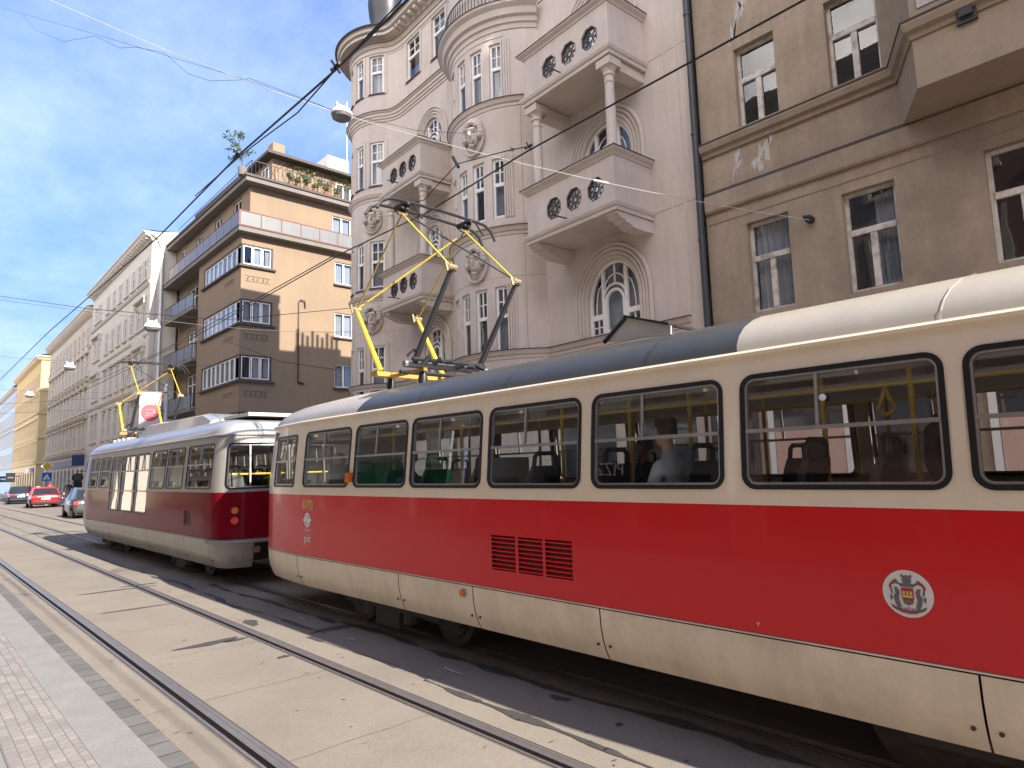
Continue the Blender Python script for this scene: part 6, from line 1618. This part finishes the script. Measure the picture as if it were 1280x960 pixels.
text(e2, 'PIZZA', .42, (-3.44, 9.75, 3.1), (0, 1, 0), (0, 0, 1), MT['white'], 'lettering')
q = MB(); q.box(-3.55, -3.4, 15.6, 21.5, 2.6, 3.5); q.build('shop_fascia', MT['green'], e3)
q = MB(); q.box(-3.3, -3.2, 15.3, 16.6, 3.2, 4.3); q.build('shop_sign', MT['white'], e3)
q = MB(); q.box(-3.199, -3.19, 15.35, 16.55, 3.25, 3.7); q.build('sign_band', MT['green'], e3)
text(e3, 'OBR', .34, (-3.188, 15.95, 3.47), (0, 1, 0), (0, 0, 1), MT['white'], 'lettering')
# ------------------------------------------------------------------ overhead wires and hanging lamps
def wire(name, pts, r, m, label, cat='wire', group='overhead wires', n=5, extra=None):
    q = MB(); q.tube(pts, r, n)
    if extra: extra(q)
    return q.build(name, m, label=label, cat=cat, group=group, loc=tuple(Vector(pts[0])))
def fitting(q, p, s=.05):
    p = Vector(p); q.tube([p + Vector((0, -s*1.6, 0)), p + Vector((0, s*1.6, 0))], s*.4, 6); q.tube([p + Vector((-s, 0, -s)), p + Vector((s, 0, s))], s*.25, 5); q.tube([p + Vector((-s, 0, s)), p + Vector((s, 0, -s))], s*.25, 5)
wire('contact_wire', [(5.28, -20, 5.72), (5.28, 2, 5.66), (5.28, 5.3, 5.62), (5.28, 7.4, 5.50), (5.28, 9.7, 5.55), (5.28, 17.3, 5.38), (5.28, 30, 5.42), (5.4, 60, 5.5), (5.6, 110, 5.5)], .0105, MT['wire'], 'dark tram contact wire above the right hand track, touching the pantographs')
def ex(q):
    for p in ((2.65, 5.05, 5.48), (2.65, 7.4, 5.56)): fitting(q, p, .045)
wire('contact_wire', [(2.65, -20, 5.5), (2.65, 3.9, 5.47), (2.65, 5.05, 5.45), (2.65, 7.38, 5.53), (2.65, 10.5, 5.46), (2.68, 20.5, 5.75), (2.72, 31, 5.85), (2.9, 80, 6)], .011, MT['wire'], 'dark tram contact wire above the left hand track, crossing the open sky', extra=ex)
wire('feeder_wire', [(2.66, 3.9, 5.53), atX(416, 91, 2.66), atX(372, 141, 2.66), atX(330, 172, 2.66), atX(298, 197, 2.66), atX(244, 245, 2.67)], .007, MT['wire'], 'second dark wire running just below the left contact wire')
qd = atX(565, 172, 10.9)
hook = Vector(NP.M(s_bow(-9), .12, 10.72))
cat1 = [atX(-40, -2, 2.2), atX(0, 9, 2.6), atX(130, 46, 4.0), atX(300, 97, 6.3), atX(420, 139, 8.0), atX(520, 163, 9.7), hook]
wire('span_wire', cat1, .006, MT['wire'], 'dark span wire from the carved mask on the bow across the sky')
loopp = [atX(28, 18, 2.9), atX(45, 38, 3.1), atX(80, 52, 3.4), atX(118, 45, 3.85), atX(150, 60, 4.2), atX(170, 59, 4.5), atX(205, 66, 4.9), atX(235, 92, 5.3), atX(262, 101, 5.7), atX(300, 100, 6.25), atX(312, 98, 6.4), atX(400, 131, 7.7), atX(416, 139, 7.95)]
wire('lamp_cable', loopp, .006, MT['wire'], 'looping lamp cable slung below the span wire in the sky', n=5)
lamp1 = atX(427, 143, 5.0)
ins = atX(1012, 275, 11.33)
def sag(a, b, s, n=8): a, b = Vector(a), Vector(b); return [a.lerp(b, k/n) + Vector((0, 0, -s*4*(k/n)*(1 - k/n))) for k in range(n + 1)]
def exi(q):
    p = Vector(ins).lerp(Vector(lamp1), .46) + Vector((0, 0, -.16)); d = (Vector(lamp1) - Vector(ins)).normalized(); q.tube([p - d*.13, p + d*.13], .024, 8)
wire('span_wire', [atX(50, -5, 1.2), atX(215, 66, 2.9), atX(340, 113, 4.0)] + sag(lamp1, ins, .16)[0:], .006, MT['wirel'], 'pale span wire from the nearest lamp to the insulator on the brown house', extra=exi)
def hang_lamp(p, w_, lab, turn=0.0):
    e = empty('street_lamp', tuple(p), lab, 'street lamp', 'street lamps hung over the street'); x, y, z = p; s = w_
    q = MB()
    q.loft([[(x + a*s*math.cos(2*pi*k/20)*.62, y + a*s*math.sin(2*pi*k/20)*.62, z + b_*s) for k in range(20)] for a, b_ in ((.35, .30), (.6, .26), (.80, .10), (.84, -.02), (.80, -.06))]); q.build('housing', MT['lampg'], e, smooth=35)
    q = MB(); q.loft([[(x + a*s*math.cos(2*pi*k/20)*.62, y + a*s*math.sin(2*pi*k/20)*.62, z + b_*s) for k in range(20)] for a, b_ in ((.78, -.06), (.72, -.2), (.5, -.28), (.1, -.3))]); q.build('diffuser', MT['rail_glass'], e, smooth=35)
    q = MB(); q.box(x - .3*s, x + .3*s, y - .1*s, y + .1*s, z + .28*s, z + .42*s); q.tube([(x - .25*s, y, z + .42*s), (x - .25*s, y, z + .56*s)], .05*s, 6); q.tube([(x + .25*s, y, z + .42*s), (x + .25*s, y, z + .56*s)], .05*s, 6); q.build('bracket', MT['lampg'], e)
hang_lamp(lamp1, .34, 'white street lamp hung high at the edge of the pale house')
q3 = []
for (px, py, X, w_, lab) in ((190, 409, 5.0, .42, 'white street lamp hung in front of the white side wall'), (87, 459, 5.0, .42, 'white street lamp hung in front of the greige house'), (37, 494, 5.0, .42, 'white street lamp hung in front of the yellow house')):
    p = atX(px, py, X); hang_lamp(p, w_, lab); q3.append(p)
    side = {190: ('to the ochre block', 12.0), 87: ('to the greige house', 11.7), 37: ('to the yellow house', 12.0)}[px]
    wire('span_wire', sag((-3.4, p.y - .3, p.z + .5), p + Vector((0, 0, w_*.55)), .1, 5) + sag(p + Vector((0, 0, w_*.55)), (side[1], p.y + .3, p.z + .75), .15, 5)[1:],   .008, MT['wirem'], 'thin grey span wire with a hung lamp, running ' + side[0])
# catenary hangers near the pantograph
a = atX(500, 258, 5.2); b_ = atX(571, 205, 5.28); c_ = atX(661, 183, 5.28)
def exh(q):
    fitting(q, c_, .04); fitting(q, atX(640, 187, 5.28), .025); q.tube([atX(566, 196, 5.28), atX(573, 209, 5.28)], .022, 6)
wire('catenary_hanger', [a, atX(530, 250, 5.28), b_, atX(636, 188, 5.28), c_], .007, MT['wire'], 'short hanger wire with a pulley above the near pantograph', extra=exh)
wire('cross_wire', [atX(0, 370, 3.4), atX(110, 386, 5.0), atX(280, 400, 8.5), atX(440, 385, 12.0)], .012, MT['wire'], 'thin dark cross wire from the left sky to the ochre block')
wire('cross_wire', [atX(420, 318, 5.5), atX(300, 385, 5.6), atX(200, 440, 5.7), atX(100, 485, 6.0), atX(0, 545, 6.6)], .010, MT['wire'], 'thin dark wire slanting down in front of the ochre block windows')
wire('cross_wire', [atX(0, 505, 4.2), atX(120, 498, 7.5), atX(270, 494, 11.8)],   .010, MT['wirem'], 'thin grey cross wire at the height of the far pantograph')
wire('cross_wire', [atX(0, 517, 4.2), atX(90, 513, 6.5), atX(190, 508, 9.4)],   .010, MT['wirem'], 'lower thin grey cross wire ending at the white pole')
wire('cross_wire', [atX(285, 427, 9), atX(350, 452, 10), atX(420, 462, 11.9)], .012, MT['wire'], 'faint dark wire sagging across the ochre block flank')

# ------------------------------------------------------------------ poles, banner, signs
pt = atY(208, 482, 36.2)
q = MB(); q.tube([(pt.x, 36.2, .1), (pt.x, 36.2, pt.z)], [.13, .10], 12); q.tube([(pt.x, 36.2, pt.z), (pt.x, 36.2, pt.z + .1)], [.10, .03], 12)
PO = empty('tram_pole', (pt.x, 36.2, 0), 'pale grey steel tram pole beside the pink banner', 'pole'); q.build('mast', MT['wpole'], PO, smooth=40)
for z in (4.4, 4.95, 5.2): q = MB(); q.tube([(pt.x - .12, 36.15, z), (pt.x - .42, 36.1, z + .12)], .035, 6); q.tube([(pt.x - .36, 36.1, z + .1), (pt.x - .48, 36.1, z + .14)], .08, 8); q.build('wall_bracket', MT['black'], PO)
b0 = atY(175, 489, 36.0); b1 = atY(202, 492, 36.0); zb_ = atY(172, 534, 36).z - .5
BN_ = empty('banner', (b0.x, 36, zb_), 'white vertical banner with a red round emblem and the word creperie', 'banner')
q = MB(); W_ = b1.x - b0.x
q.box(b0.x, b1.x, 35.985, 36.0, zb_, b0.z); q.build('cloth', MT['banner'], BN_)
q = MB(); q.tube([(b0.x - .05, 36, b0.z), (b1.x + .25, 36, b0.z)], .035, 6); q.tube([(b1.x + .02, 36, zb_), (b1.x + .02, 36, b0.z)], .03, 6); q.build('frame', MT['redrail'], BN_)
cxb = (b0.x + b1.x)/2; czb = b0.z - (b0.z - zb_)*.46; rb = W_*.43
q = MB(); q.add([(cxb, 35.98, czb)] + [(cxb + rb*math.cos(2*pi*k/36), 35.98, czb + rb*math.sin(2*pi*k/36)) for k in range(36)], [(0, 1 + k, 1 + (k+1) % 36) for k in range(36)]); q.build('round_emblem', MT['bred'], BN_)
q = MB(); q.tube([(cxb - .16, 35.975, czb + .16), (cxb + .14, 35.975, czb + .16), (cxb + .14, 35.975, czb - .06), (cxb - .16, 35.975, czb - .06)], .012, 4, closed=True); q.tube([(cxb - .25, 35.975, czb - .16), (cxb + .2, 35.975, czb - .16)], .014, 4); q.tube([(cxb + .15, 35.975, czb + .1), (cxb + .24, 35.975, czb + .02), (cxb + .15, 35.975, czb - .02)], .012, 4); q.build('cup_drawing', MT['banner'], BN_)
wd = 'CRÊPERIE'
for k, ch in enumerate(wd):
    a = rad(146 - 112*k/7); R_ = rb*1.2
    text(BN_, ch, W_*.19, (cxb + R_*math.cos(a), 35.982, czb + R_*math.sin(a)), (math.sin(a), 0, -math.cos(a)), (math.cos(a), 0, math.sin(a)), MT['greyt'], 'lettering', bold=.01)
# cluster of traffic signs on one post
sp_ = atX(58, 600, 9.35)
SG = empty('traffic_sign_post', (sp_.x, sp_.y, .12), 'grey post carrying a yellow diamond sign above a blue pedestrian crossing sign', 'traffic sign')
X0, Y0 = sp_.x, sp_.y
q = MB(); q.tube([(X0, Y0, .1), (X0, Y0, 3.7)], .045, 8); q.build('post', MT['pole'], SG)
zc = atX(57, 583, 9.35).z
q = MB(); q.box(-.33, .33, 0, .02, -.33, .33, M=lambda a, b, c: (X0 + (a - c)*.707, Y0 - .06 + b, zc + (a + c)*.707)); d_ = q.build('diamond_plate', MT['white'], SG)
q = MB(); q.box(-.25, .25, 0, .012, -.25, .25, M=lambda a, b, c: (X0 + (a - c)*.707, Y0 - .075 + b, zc + (a + c)*.707)); q.build('yellow_field', MT['ypole'], d_)
zc2 = atX(57, 596, 9.35).z
q = MB(); q.box(X0 - .34, X0 + .34, Y0 - .06, Y0 - .04, zc2 - .34, zc2 + .34); d_ = q.build('blue_plate', MT['blue'], SG)
q = MB(); q.add([(X0 - .25, Y0 - .065, zc2 - .24), (X0 + .25, Y0 - .065, zc2 - .24), (X0, Y0 - .065, zc2 + .26)], [(0, 1, 2)]); d2 = q.build('white_triangle', MT['white'], d_)
q = MB(); q.tube([(X0, Y0 - .07, zc2 - .02), (X0 + .02, Y0 - .07, zc2 - .1), (X0 - .09, Y0 - .07, zc2 - .22)], .025, 5); q.tube([(X0 + .02, Y0 - .07, zc2 - .1), (X0 + .1, Y0 - .07, zc2 - .22)], .025, 5); q.sphere((X0 + .01, Y0 - .07, zc2 + .05), .035, .01, .035, 8, 5); q.build('walking_figure', MT['black'], d_)
pb = atX(48, 614, 8.9)
SB = empty('traffic_sign', (pb.x, pb.y, .0), 'round blue arrow sign on a low stand behind the red car', 'traffic sign')
q = MB(); q.tube([(pb.x, pb.y, 0), (pb.x, pb.y, pb.z)], .03, 6); q.box(pb.x - .3, pb.x + .3, pb.y - .2, pb.y + .2, -.02, .08); q.build('stand', MT['pole'], SB)
q = MB(); q.tube([(pb.x, pb.y - .05, pb.z), (pb.x, pb.y - .03, pb.z)], .42, 24); d_ = q.build('white_rim', MT['white'], SB); q = MB(); q.tube([(pb.x, pb.y - .06, pb.z), (pb.x, pb.y - .052, pb.z)], .37, 24); q.build('blue_disc', MT['blue'], SB)
q = MB(); 
for pts in ([(-.17, .18), (-.1, .24), (.08, .02), (.01, -.05)], [(.15, -.2), (.17, .07), (-.10, -.17)]): q.add([(pb.x + a, pb.y - .068, pb.z + c) for a, c in pts], [tuple(range(len(pts)))])
q.build('white_arrow', MT['white'], SB)
pt3 = atX(62, 615, 9.1)
ST = empty('traffic_sign', (pt3.x, pt3.y, .0), 'red bordered triangular roadworks sign behind the red car', 'traffic sign')
q = MB(); q.tube([(pt3.x, pt3.y, 0), (pt3.x, pt3.y, pt3.z)], .03, 6); q.box(pt3.x - .3, pt3.x + .3, pt3.y - .2, pt3.y + .2, -.02, .08); q.build('stand', MT['pole'], ST)
tri = lambda s, y: [(pt3.x - s, pt3.y - y, pt3.z - s*.58), (pt3.x + s, pt3.y - y, pt3.z - s*.58), (pt3.x, pt3.y - y, pt3.z + s*1.15)]
q = MB(); q.prism([(-.62, -.36), (.62, -.36), (0, .71)], .04, .06, lambda p, a: (pt3.x + p[0], pt3.y - a, pt3.z + p[1])); q.build('red_border', MT['redt'], ST)
q = MB(); q.add(tri(.42, .065), [(0, 1, 2)]); q.build('white_field', MT['white'], ST)
q = MB(); q.tube([(pt3.x + .02, pt3.y - .075, pt3.z + .15), (pt3.x - .03, pt3.y - .075, pt3.z), (pt3.x - .1, pt3.y - .075, pt3.z - .2)], .035, 5); q.sphere((pt3.x + .03, pt3.y - .075, pt3.z + .24), .05, .01, .05, 8, 5); q.tube([(pt3.x, pt3.y - .075, pt3.z + .1), (pt3.x + .16, pt3.y - .075, pt3.z - .12)], .025, 5); q.add([(pt3.x + .06, pt3.y - .075, pt3.z - .22), (pt3.x + .26, pt3.y - .075, pt3.z - .22), (pt3.x + .16, pt3.y - .075, pt3.z - .1)], [(0, 1, 2)]); q.build('digging_figure', MT['black'], ST)
po = atX(97, 597, 10.7); xw = GPt.M(0, 0, 0)[0]
SO = empty('hanging_sign', tuple(po), 'black oval shop sign hung from the greige house', 'shop sign')
q = MB(); q.loft([[(po.x + .40*math.cos(2*pi*k/24), po.y + d, po.z + .34*math.sin(2*pi*k/24)) for k in range(24)] for d in (-.04, .04)]); q.build('oval_board', MT['black'], SO)
q = MB(); q.tube([(po.x, po.y, po.z + .34), (po.x, po.y, po.z + .5), (12.0, po.y, po.z + .52)], .025, 5); q.build('bracket', MT['black'], SO)
q = MB()
for z in (-.12, .02, .15): q.box(po.x - .24, po.x + .24, po.y - .05, po.y - .045, po.z + z - .025, po.z + z + .025)
q.build('illegible_lettering', MT['greyt'], SO)
q = MB(); p2_ = atX(101, 608, 10.9); q.box(p2_.x - .3, p2_.x + .3, po.y + 1.0, po.y + 1.2, p2_.z - .45, p2_.z + .4); q.build('lantern', MT['black'], SO)
for (px, py, X, w_, h, m_, lab) in ((4, 599, 10.6, 1.0, .8, 'navy', 'dark blue projecting sign at the far left of the street'), (13, 597, 10.9, 1.0, 1.2, 'rail_glass', 'pale projecting sign beside the dark blue one')):
    p = atX(px, py, X); q = MB(); q.box(p.x - w_/2, p.x + w_/2, p.y - .1, p.y + .1, p.z - h/2, p.z + h/2); q.tube([(p.x, p.y, p.z + h/2 - .05), (13.2, p.y, p.z + h/2 - .05)], .04, 5)
    o = q.build('projecting_sign', MT[m_], label=lab, cat='shop sign', loc=tuple(p))
    q = MB(); q.box(p.x - w_*.3, p.x + w_*.3, p.y - .115, p.y - .105, p.z - .1, p.z + .1); q.build('white_mark', MT['white'], o)

# ------------------------------------------------------------------ parked cars (front towards +y)
def car(x, y, rot, paint, label, L=4.5, W=1.8, Hh=1.47, estate=True):
    e = empty('parked_car', (x, y, 0), label, 'car', 'cars parked along the kerb', local=True)
    hw = W/2; bl = .92     # belt height
    st = [(-L/2, .42, .80, .78), (-L/2 + .06, .30, .88, .84), (-L/2 + .3, .24, .93, .9), (-L/4, .2, .94, 1.0), (0, .2, .93, 1.0), (L/4, .2, .92, 1.0), (L/2 - .9, .22, .88, .98), (L/2 - .35, .24, .76, .92), (L/2 - .05, .3, .62, .82), (L/2, .38, .55, .74)]
    q = MB(); rings = []
    for yy, zb, zt, k in st:
        w_ = hw*k
        rings.append([(-w_*.92, yy, zb), (-w_, yy, zb + (zt-zb)*.25), (-w_*.995, yy, zb + (zt-zb)*.65), (-w_*.93, yy, zt), (-w_*.5, yy, zt + .03), (0, yy, zt + .04), (w_*.5, yy, zt + .03), (w_*.93, yy, zt), (w_*.995, yy, zb + (zt-zb)*.65), (w_, yy, zb + (zt-zb)*.25), (w_*.92, yy, zb)])
    q.loft(rings); body = q.build('body', MT[paint], e, smooth=40)
    r0 = -L/2 + (.28 if estate else .75)
    gs = [(r0 - .1, .90, .92, .86), (r0 + .42, Hh - .12, Hh - .06, .76), (r0 + .7, Hh - .06, Hh, .74), (.1, Hh - .05, Hh + .01, .75), (.55, Hh - .08, Hh - .03, .74), (1.32, .88, .90, .86)]
    q = MB(); rings = []
    for yy, zs, zt, k in gs: w_ = hw*k; rings.append([(-hw*.92, yy if zs > 1 else yy, .90), (-w_, yy, zs), (-w_*.85, yy, zt), (w_*.85, yy, zt), (w_, yy, zs), (hw*.92, yy, .90)])
    q.loft(rings, caps=True); q.build('glasshouse', MT['cargl'], e, smooth=25)
    q = MB(); q.loft([[(-hw*.66, r0 + .40, Hh - .05), (hw*.66, r0 + .40, Hh - .05), (hw*.66, r0 + .40, Hh - .10), (-hw*.66, r0 + .40, Hh - .10)], [(-hw*.65, r0 + .7, Hh + .015), (hw*.65, r0 + .7, Hh + .015), (hw*.65, r0 + .7, Hh - .05), (-hw*.65, r0 + .7, Hh - .05)], [(-hw*.66, .1, Hh + .025), (hw*.66, .1, Hh + .025), (hw*.66, .1, Hh - .05), (-hw*.66, .1, Hh - .05)], [(-hw*.64, .56, Hh - .01), (hw*.64, .56, Hh - .01), (hw*.64, .56, Hh - .06), (-hw*.64, .56, Hh - .06)]]); q.build('roof', MT[paint], e, smooth=40)
    for sx in (-1, 1):
        q = MB(); xx = sx*hw*.80
        q.tube([(sx*hw*.90, r0 - .1, .93), (sx*hw*.745, r0 + .42, Hh - .08)], .035, 5); q.tube([(sx*hw*.93, -.05, .92), (sx*hw*.745, -.05, Hh - .04)], .03, 5); q.tube([(sx*hw*.88, 1.34, .90), (sx*hw*.74, .55, Hh - .06)], .03, 5); q.build('pillar', MT[paint], e)
        q = MB(); q.box(sx*hw*.78 - .17, sx*hw*.78 + .17, -L/2 - .0, -L/2 + .1, .70, .86); q.build('tail_light', MT['redt'], e)
        q = MB(); q.box(sx*hw*.70 - .2, sx*hw*.70 + .2, L/2 - .12, L/2 - .0, .52, .66); q.build('headlight', MT['rail_glass'], e)
        q = MB(); q.sphere((sx*(hw + .08), .95, .98), .10, .07, .08, 10, 6); q.build('mirror', MT[paint], e, smooth=60)
        for wy in (-L/2 + .85, L/2 - .85):
            q = MB(); q.tube([(sx*(hw - .2), wy, .31), (sx*(hw + .005), wy, .31)], .315, 20); o = q.build('wheel', MT['tyre'], e, smooth=40)
            q = MB(); q.tube([(sx*(hw + .0), wy, .31), (sx*(hw + .012), wy, .31)], .2, 14); q.build('rim', MT['pole'], o)
    q = MB(); q.box(-.27, .27, -L/2 - .012, -L/2 + .03, .60, .71); q.build('number_plate', MT['white'], e)
    q = MB(); q.box(-hw*.8, hw*.8, -L/2 - .02, -L/2 + .1, .36, .46); q.build('bumper', MT['black'], e)
    e.location = (x, y, 0); e.rotation_euler = (0, 0, rot)
    return e
car(8.1, 60.5, rad(-3), 'carred', 'bright red estate car parked tail first at the far kerb')
car(8.15, 73.5, rad(-4), 'cardark', 'dark blue grey car parked ahead of the red car', L=4.3, Hh=1.55)
car(7.45, 41.2, rad(-2), 'cargrey', 'dark grey hatchback half hidden behind the far tram', L=4.2, Hh=1.5)
p = atX(2, 628, 9.6); car(p.x - 1.6, p.y + 10, rad(0), 'black', 'black van at the far left edge of the street', L=4.8, W=1.9, Hh=2.0)

# ------------------------------------------------------------------ people
def skin_body(name, joints, edges, root, m, parent, sub=1):
    me = bpy.data.meshes.new(name); keys = list(joints); idx = {k: i for i, k in enumerate(keys)}
    me.from_pydata([joints[k][0] for k in keys], [(idx[a], idx[b]) for a, b in edges], [])
    o = bpy.data.objects.new(name, me); COL.objects.link(o)
    md = o.modifiers.new('skin', 'SKIN'); md.use_smooth_shade = True
    if not me.skin_vertices:
        me.attributes.new if False else None
    for i, k in enumerate(keys):
        sv = me.skin_vertices[0].data[i]; r = joints[k][1]; sv.radius = (r, r) if not isinstance(r, tuple) else r; sv.use_root = (k == root)
    o.modifiers.new('sub', 'SUBSURF').levels = sub; o.modifiers['sub'].render_levels = sub
    bpy.context.view_layer.update(); dg = bpy.context.evaluated_depsgraph_get()
    mesh = bpy.data.meshes.new_from_object(o.evaluated_get(dg)); bpy.data.objects.remove(o)
    mesh.materials.clear(); mesh.materials.append(m) if not isinstance(m, list) else [mesh.materials.append(x) for x in m]
    mesh.polygons.foreach_set('use_smooth', [True]*len(mesh.polygons))
    ob = bpy.data.objects.new(name, mesh); COL.objects.link(ob); ob.parent = parent; LOC[ob.name] = Vector((0, 0, 0))
    return ob
def head_mesh(q, c, turn, s=1.0):
    """head with face looking towards local +y turned about z"""
    ct, st = math.cos(turn), math.sin(turn)
    def T_(x, y, z): return (c[0] + (x*ct - y*st)*s, c[1] + (x*st + y*ct)*s, c[2] + z*s)
    rings = []
    prof = [(-.125, .03, .045, .03), (-.11, .05, .065, .02), (-.08, .06, .078, .012), (-.04, .068, .088, .0), (0, .073, .095, 0), (.04, .076, .099, -.004), (.08, .072, .094, -.01), (.11, .055, .072, -.014), (.128, .028, .038, -.014)]
    for z, rx_, ry_, oy in prof: rings.append([T_(rx_*math.cos(2*pi*k/16), oy + ry_*math.sin(2*pi*k/16), z) for k in range(16)])
    q.loft(rings)
    q.loft([[T_(a*x, .088 + y, z) for x, y in ((-.016, 0), (.016, 0), (.008, b), (-.008, b))] for z, a, b in ((.03, .6, .008), (.0, .8, .02), (-.022, 1.1, .028), (-.034, 1.0, .012))])
    q.loft([[T_(x, .082 + y, z) for x, y in ((-.024, 0), (.024, 0), (.012, .012), (-.012, .012))] for z in (-.064, -.056)])
    for sx in (-1, 1): q.loft([[T_(sx*(.072 + d*.5), -.005 + .022*math.cos(2*pi*k/8), -.005 + .032*math.sin(2*pi*k/8)) for k in range(8)] for d in (.0, .03)])
    return T_
def person(kind, loc_, rot, label, top, legs, hair, cap=None, seated=True, turn=0.0, lean=0.0, skinm='skin', s=1.0, bald=False):
    e = empty('person', loc_, label, 'person', local=True)
    zs = .46 if seated else .93
    J = {}
    hip = (0, 0, zs)
    J['pelvis'] = ((0, 0, zs), (.15, .11)); J['waist'] = ((0, -.02 + lean*.2, zs + .2), (.145, .105)); J['chest'] = ((0, -.03 + lean*.6, zs + .40), (.17, .115)); J['neck'] = ((0, -.02 + lean*.9, zs + .53), .075); J['neck2'] = ((0, 0 + lean, zs + .60), .055)
    E = [('pelvis', 'waist'), ('waist', 'chest'), ('chest', 'neck'), ('neck', 'neck2')]
    for n, sx in (('l', -1), ('r', 1)):
        J['sh' + n] = ((sx*.185, -.03 + lean*.7, zs + .46), .062)
        if seated: el_, wr = (sx*.24, .06 + lean*.5, zs + .2), (sx*.16, .29 + lean*.3, zs + .16)
        else: el_, wr = (sx*.26, -.05, zs + .2), (sx*.25, .10 if sx > 0 else .02, zs - .03)
        J['el' + n] = (el_, .045); J['wr' + n] = (wr, .032)
        E += [('chest', 'sh' + n), ('sh' + n, 'el' + n), ('el' + n, 'wr' + n)]
        if seated: kn, an, to = (sx*.11, .44, zs + .03), (sx*.12, .46, .09), (sx*.13, .62, .05)
        else:
            d = .16*sx; kn, an, to = (sx*.09, d + .03, .49), (sx*.09, d*1.6 - .06, .09), (sx*.10, d*1.6 + .1, .05)
        J['hip' + n] = ((sx*.09, .02, zs - .02), .088); J['kn' + n] = (kn, .062); J['an' + n] = (an, .042); J['to' + n] = (to, .035)
        E += [('pelvis', 'hip' + n), ('hip' + n, 'kn' + n), ('kn' + n, 'an' + n), ('an' + n, 'to' + n)]
    body = skin_body('body', J, E, 'pelvis', [MT[top], MT[legs]], e)
    for p in body.data.polygons:
        if p.center.z < zs + .06 and not (abs(p.center.x) > .14 and p.center.y < .4 and p.center.z > zs - .1 and not seated): p.material_index = 1
    q = MB(); hc = (0, .02 + lean, zs + .735)
    T_ = head_mesh(q, hc, turn); q.tube([(0, lean - .01, zs + .56), (0, .01 + lean, zs + .66)], .052, 10)
    for sx, n in ((-1, 'l'), (1, 'r')):
        w_ = Vector(J['wr' + n][0]); d = (w_ - Vector(J['el' + n][0])).normalized(); sd_ = d.cross(Vector((0, 0, 1))).normalized() if abs(d.z) < .9 else Vector((0, 1, 0))
        q.loft([[w_ + d*t_ + sd_*a*k + d.cross(sd_)*b for a, b in ((-.035, -.014), (.035, -.014), (.035, .014), (-.035, .014))] for t_, k in ((0, .7), (.04, 1), (.09, 1.05))])
        for j, (o_, l_) in enumerate(((-.028, .065), (-.010, .08), (.010, .075), (.027, .055))):
            a = w_ + d*.085 + sd_*o_; q.tube([a, a + d*l_*.55 + Vector((0, 0, -.008)), a + d*l_ + Vector((0, 0, -.025))], [.009, .008, .006], 6)
        a = w_ + d*.03 + sd_*(-.035*sx if True else 0); q.tube([a, a + d*.03 - sd_*.02*sx, a + d*.065 - sd_*.018*sx], [.011, .010, .007], 6)
    hd = q.build('head_and_hands', MT[skinm], None, smooth=60); hd.parent = e
    q = MB()
    for sx in (-1, 1): q.sphere(T_(sx*.03, .085, .012), .010, .006, .008, 8, 5)
    o = q.build('eyes', MT['eye'], None); o.parent = e
    q = MB(); rings = []
    for z, rx_, ry_, oy in ((-.03, .078, .055, -.052), (.02, .082, .075, -.035), (.06, .085, .098, -.016), (.10, .072, .088, -.014), (.13, .045, .055, -.014), (.142, .01, .012, -.014)): rings.append([T_(rx_*math.cos(2*pi*k/16), oy + ry_*math.sin(2*pi*k/16), z) for k in range(16)])
    q.loft(rings); o = q.build('hair', MT[hair], None, smooth=60); o.parent = e
    if cap:
        q = MB(); q.loft([[T_(rx_*math.cos(2*pi*k/16), ry_*math.sin(2*pi*k/16) - .01, z) for k in range(16)] for z, rx_, ry_ in ((.07, .086, .108), (.12, .078, .095), (.15, .045, .05))]); o = q.build('cap', MT[cap], None, smooth=50); o.parent = e
    e.location = loc_; e.rotation_euler = (0, 0, rot); e.scale = (s, s, s)
    return e
person('m', (4.42, 2.98, .95), 0, 'man in a grey sweatshirt sitting by the third tram window from the right', 'hood', 'darkc', 'hair', turn=rad(-25), lean=.03)
person('d', (4.46, 8.35, .93), 0, 'person in a pale shirt sitting at the front window of the near tram', 'whitec', 'darkc', 'hairg', turn=rad(20), lean=.02, s=.93)
person('b', (4.48, 6.62, .93), 0, 'person in a dark blue jacket sitting two windows behind the pale shirt', 'bluec', 'darkc', 'hair', turn=rad(30), lean=.05, s=.92)
person('k', (5.9, 4.3, .93), 0, 'person in dark clothes sitting on the far side of the near tram', 'darkc', 'darkc', 'hair', turn=rad(10), s=.95)
person('s', (4.78, 1.22, .90), rad(180), 'person in black standing by the rearmost full window of the near tram', 'darkc', 'darkc', 'hair', seated=False, s=.83)
person('t', (4.50, 13.05, .93), 0, 'passenger with dark hair seated at the rear side window of the far tram', 'darkc', 'darkc', 'hair', turn=rad(15), s=.95)
pp = atZ(91, 634, .12)
person('w', (9.35, 58.5, .12), rad(170), 'person in black walking on the far pavement beneath the oval sign', 'darkc', 'darkc', 'hair', seated=False)
print('objects', len(bpy.data.objects))
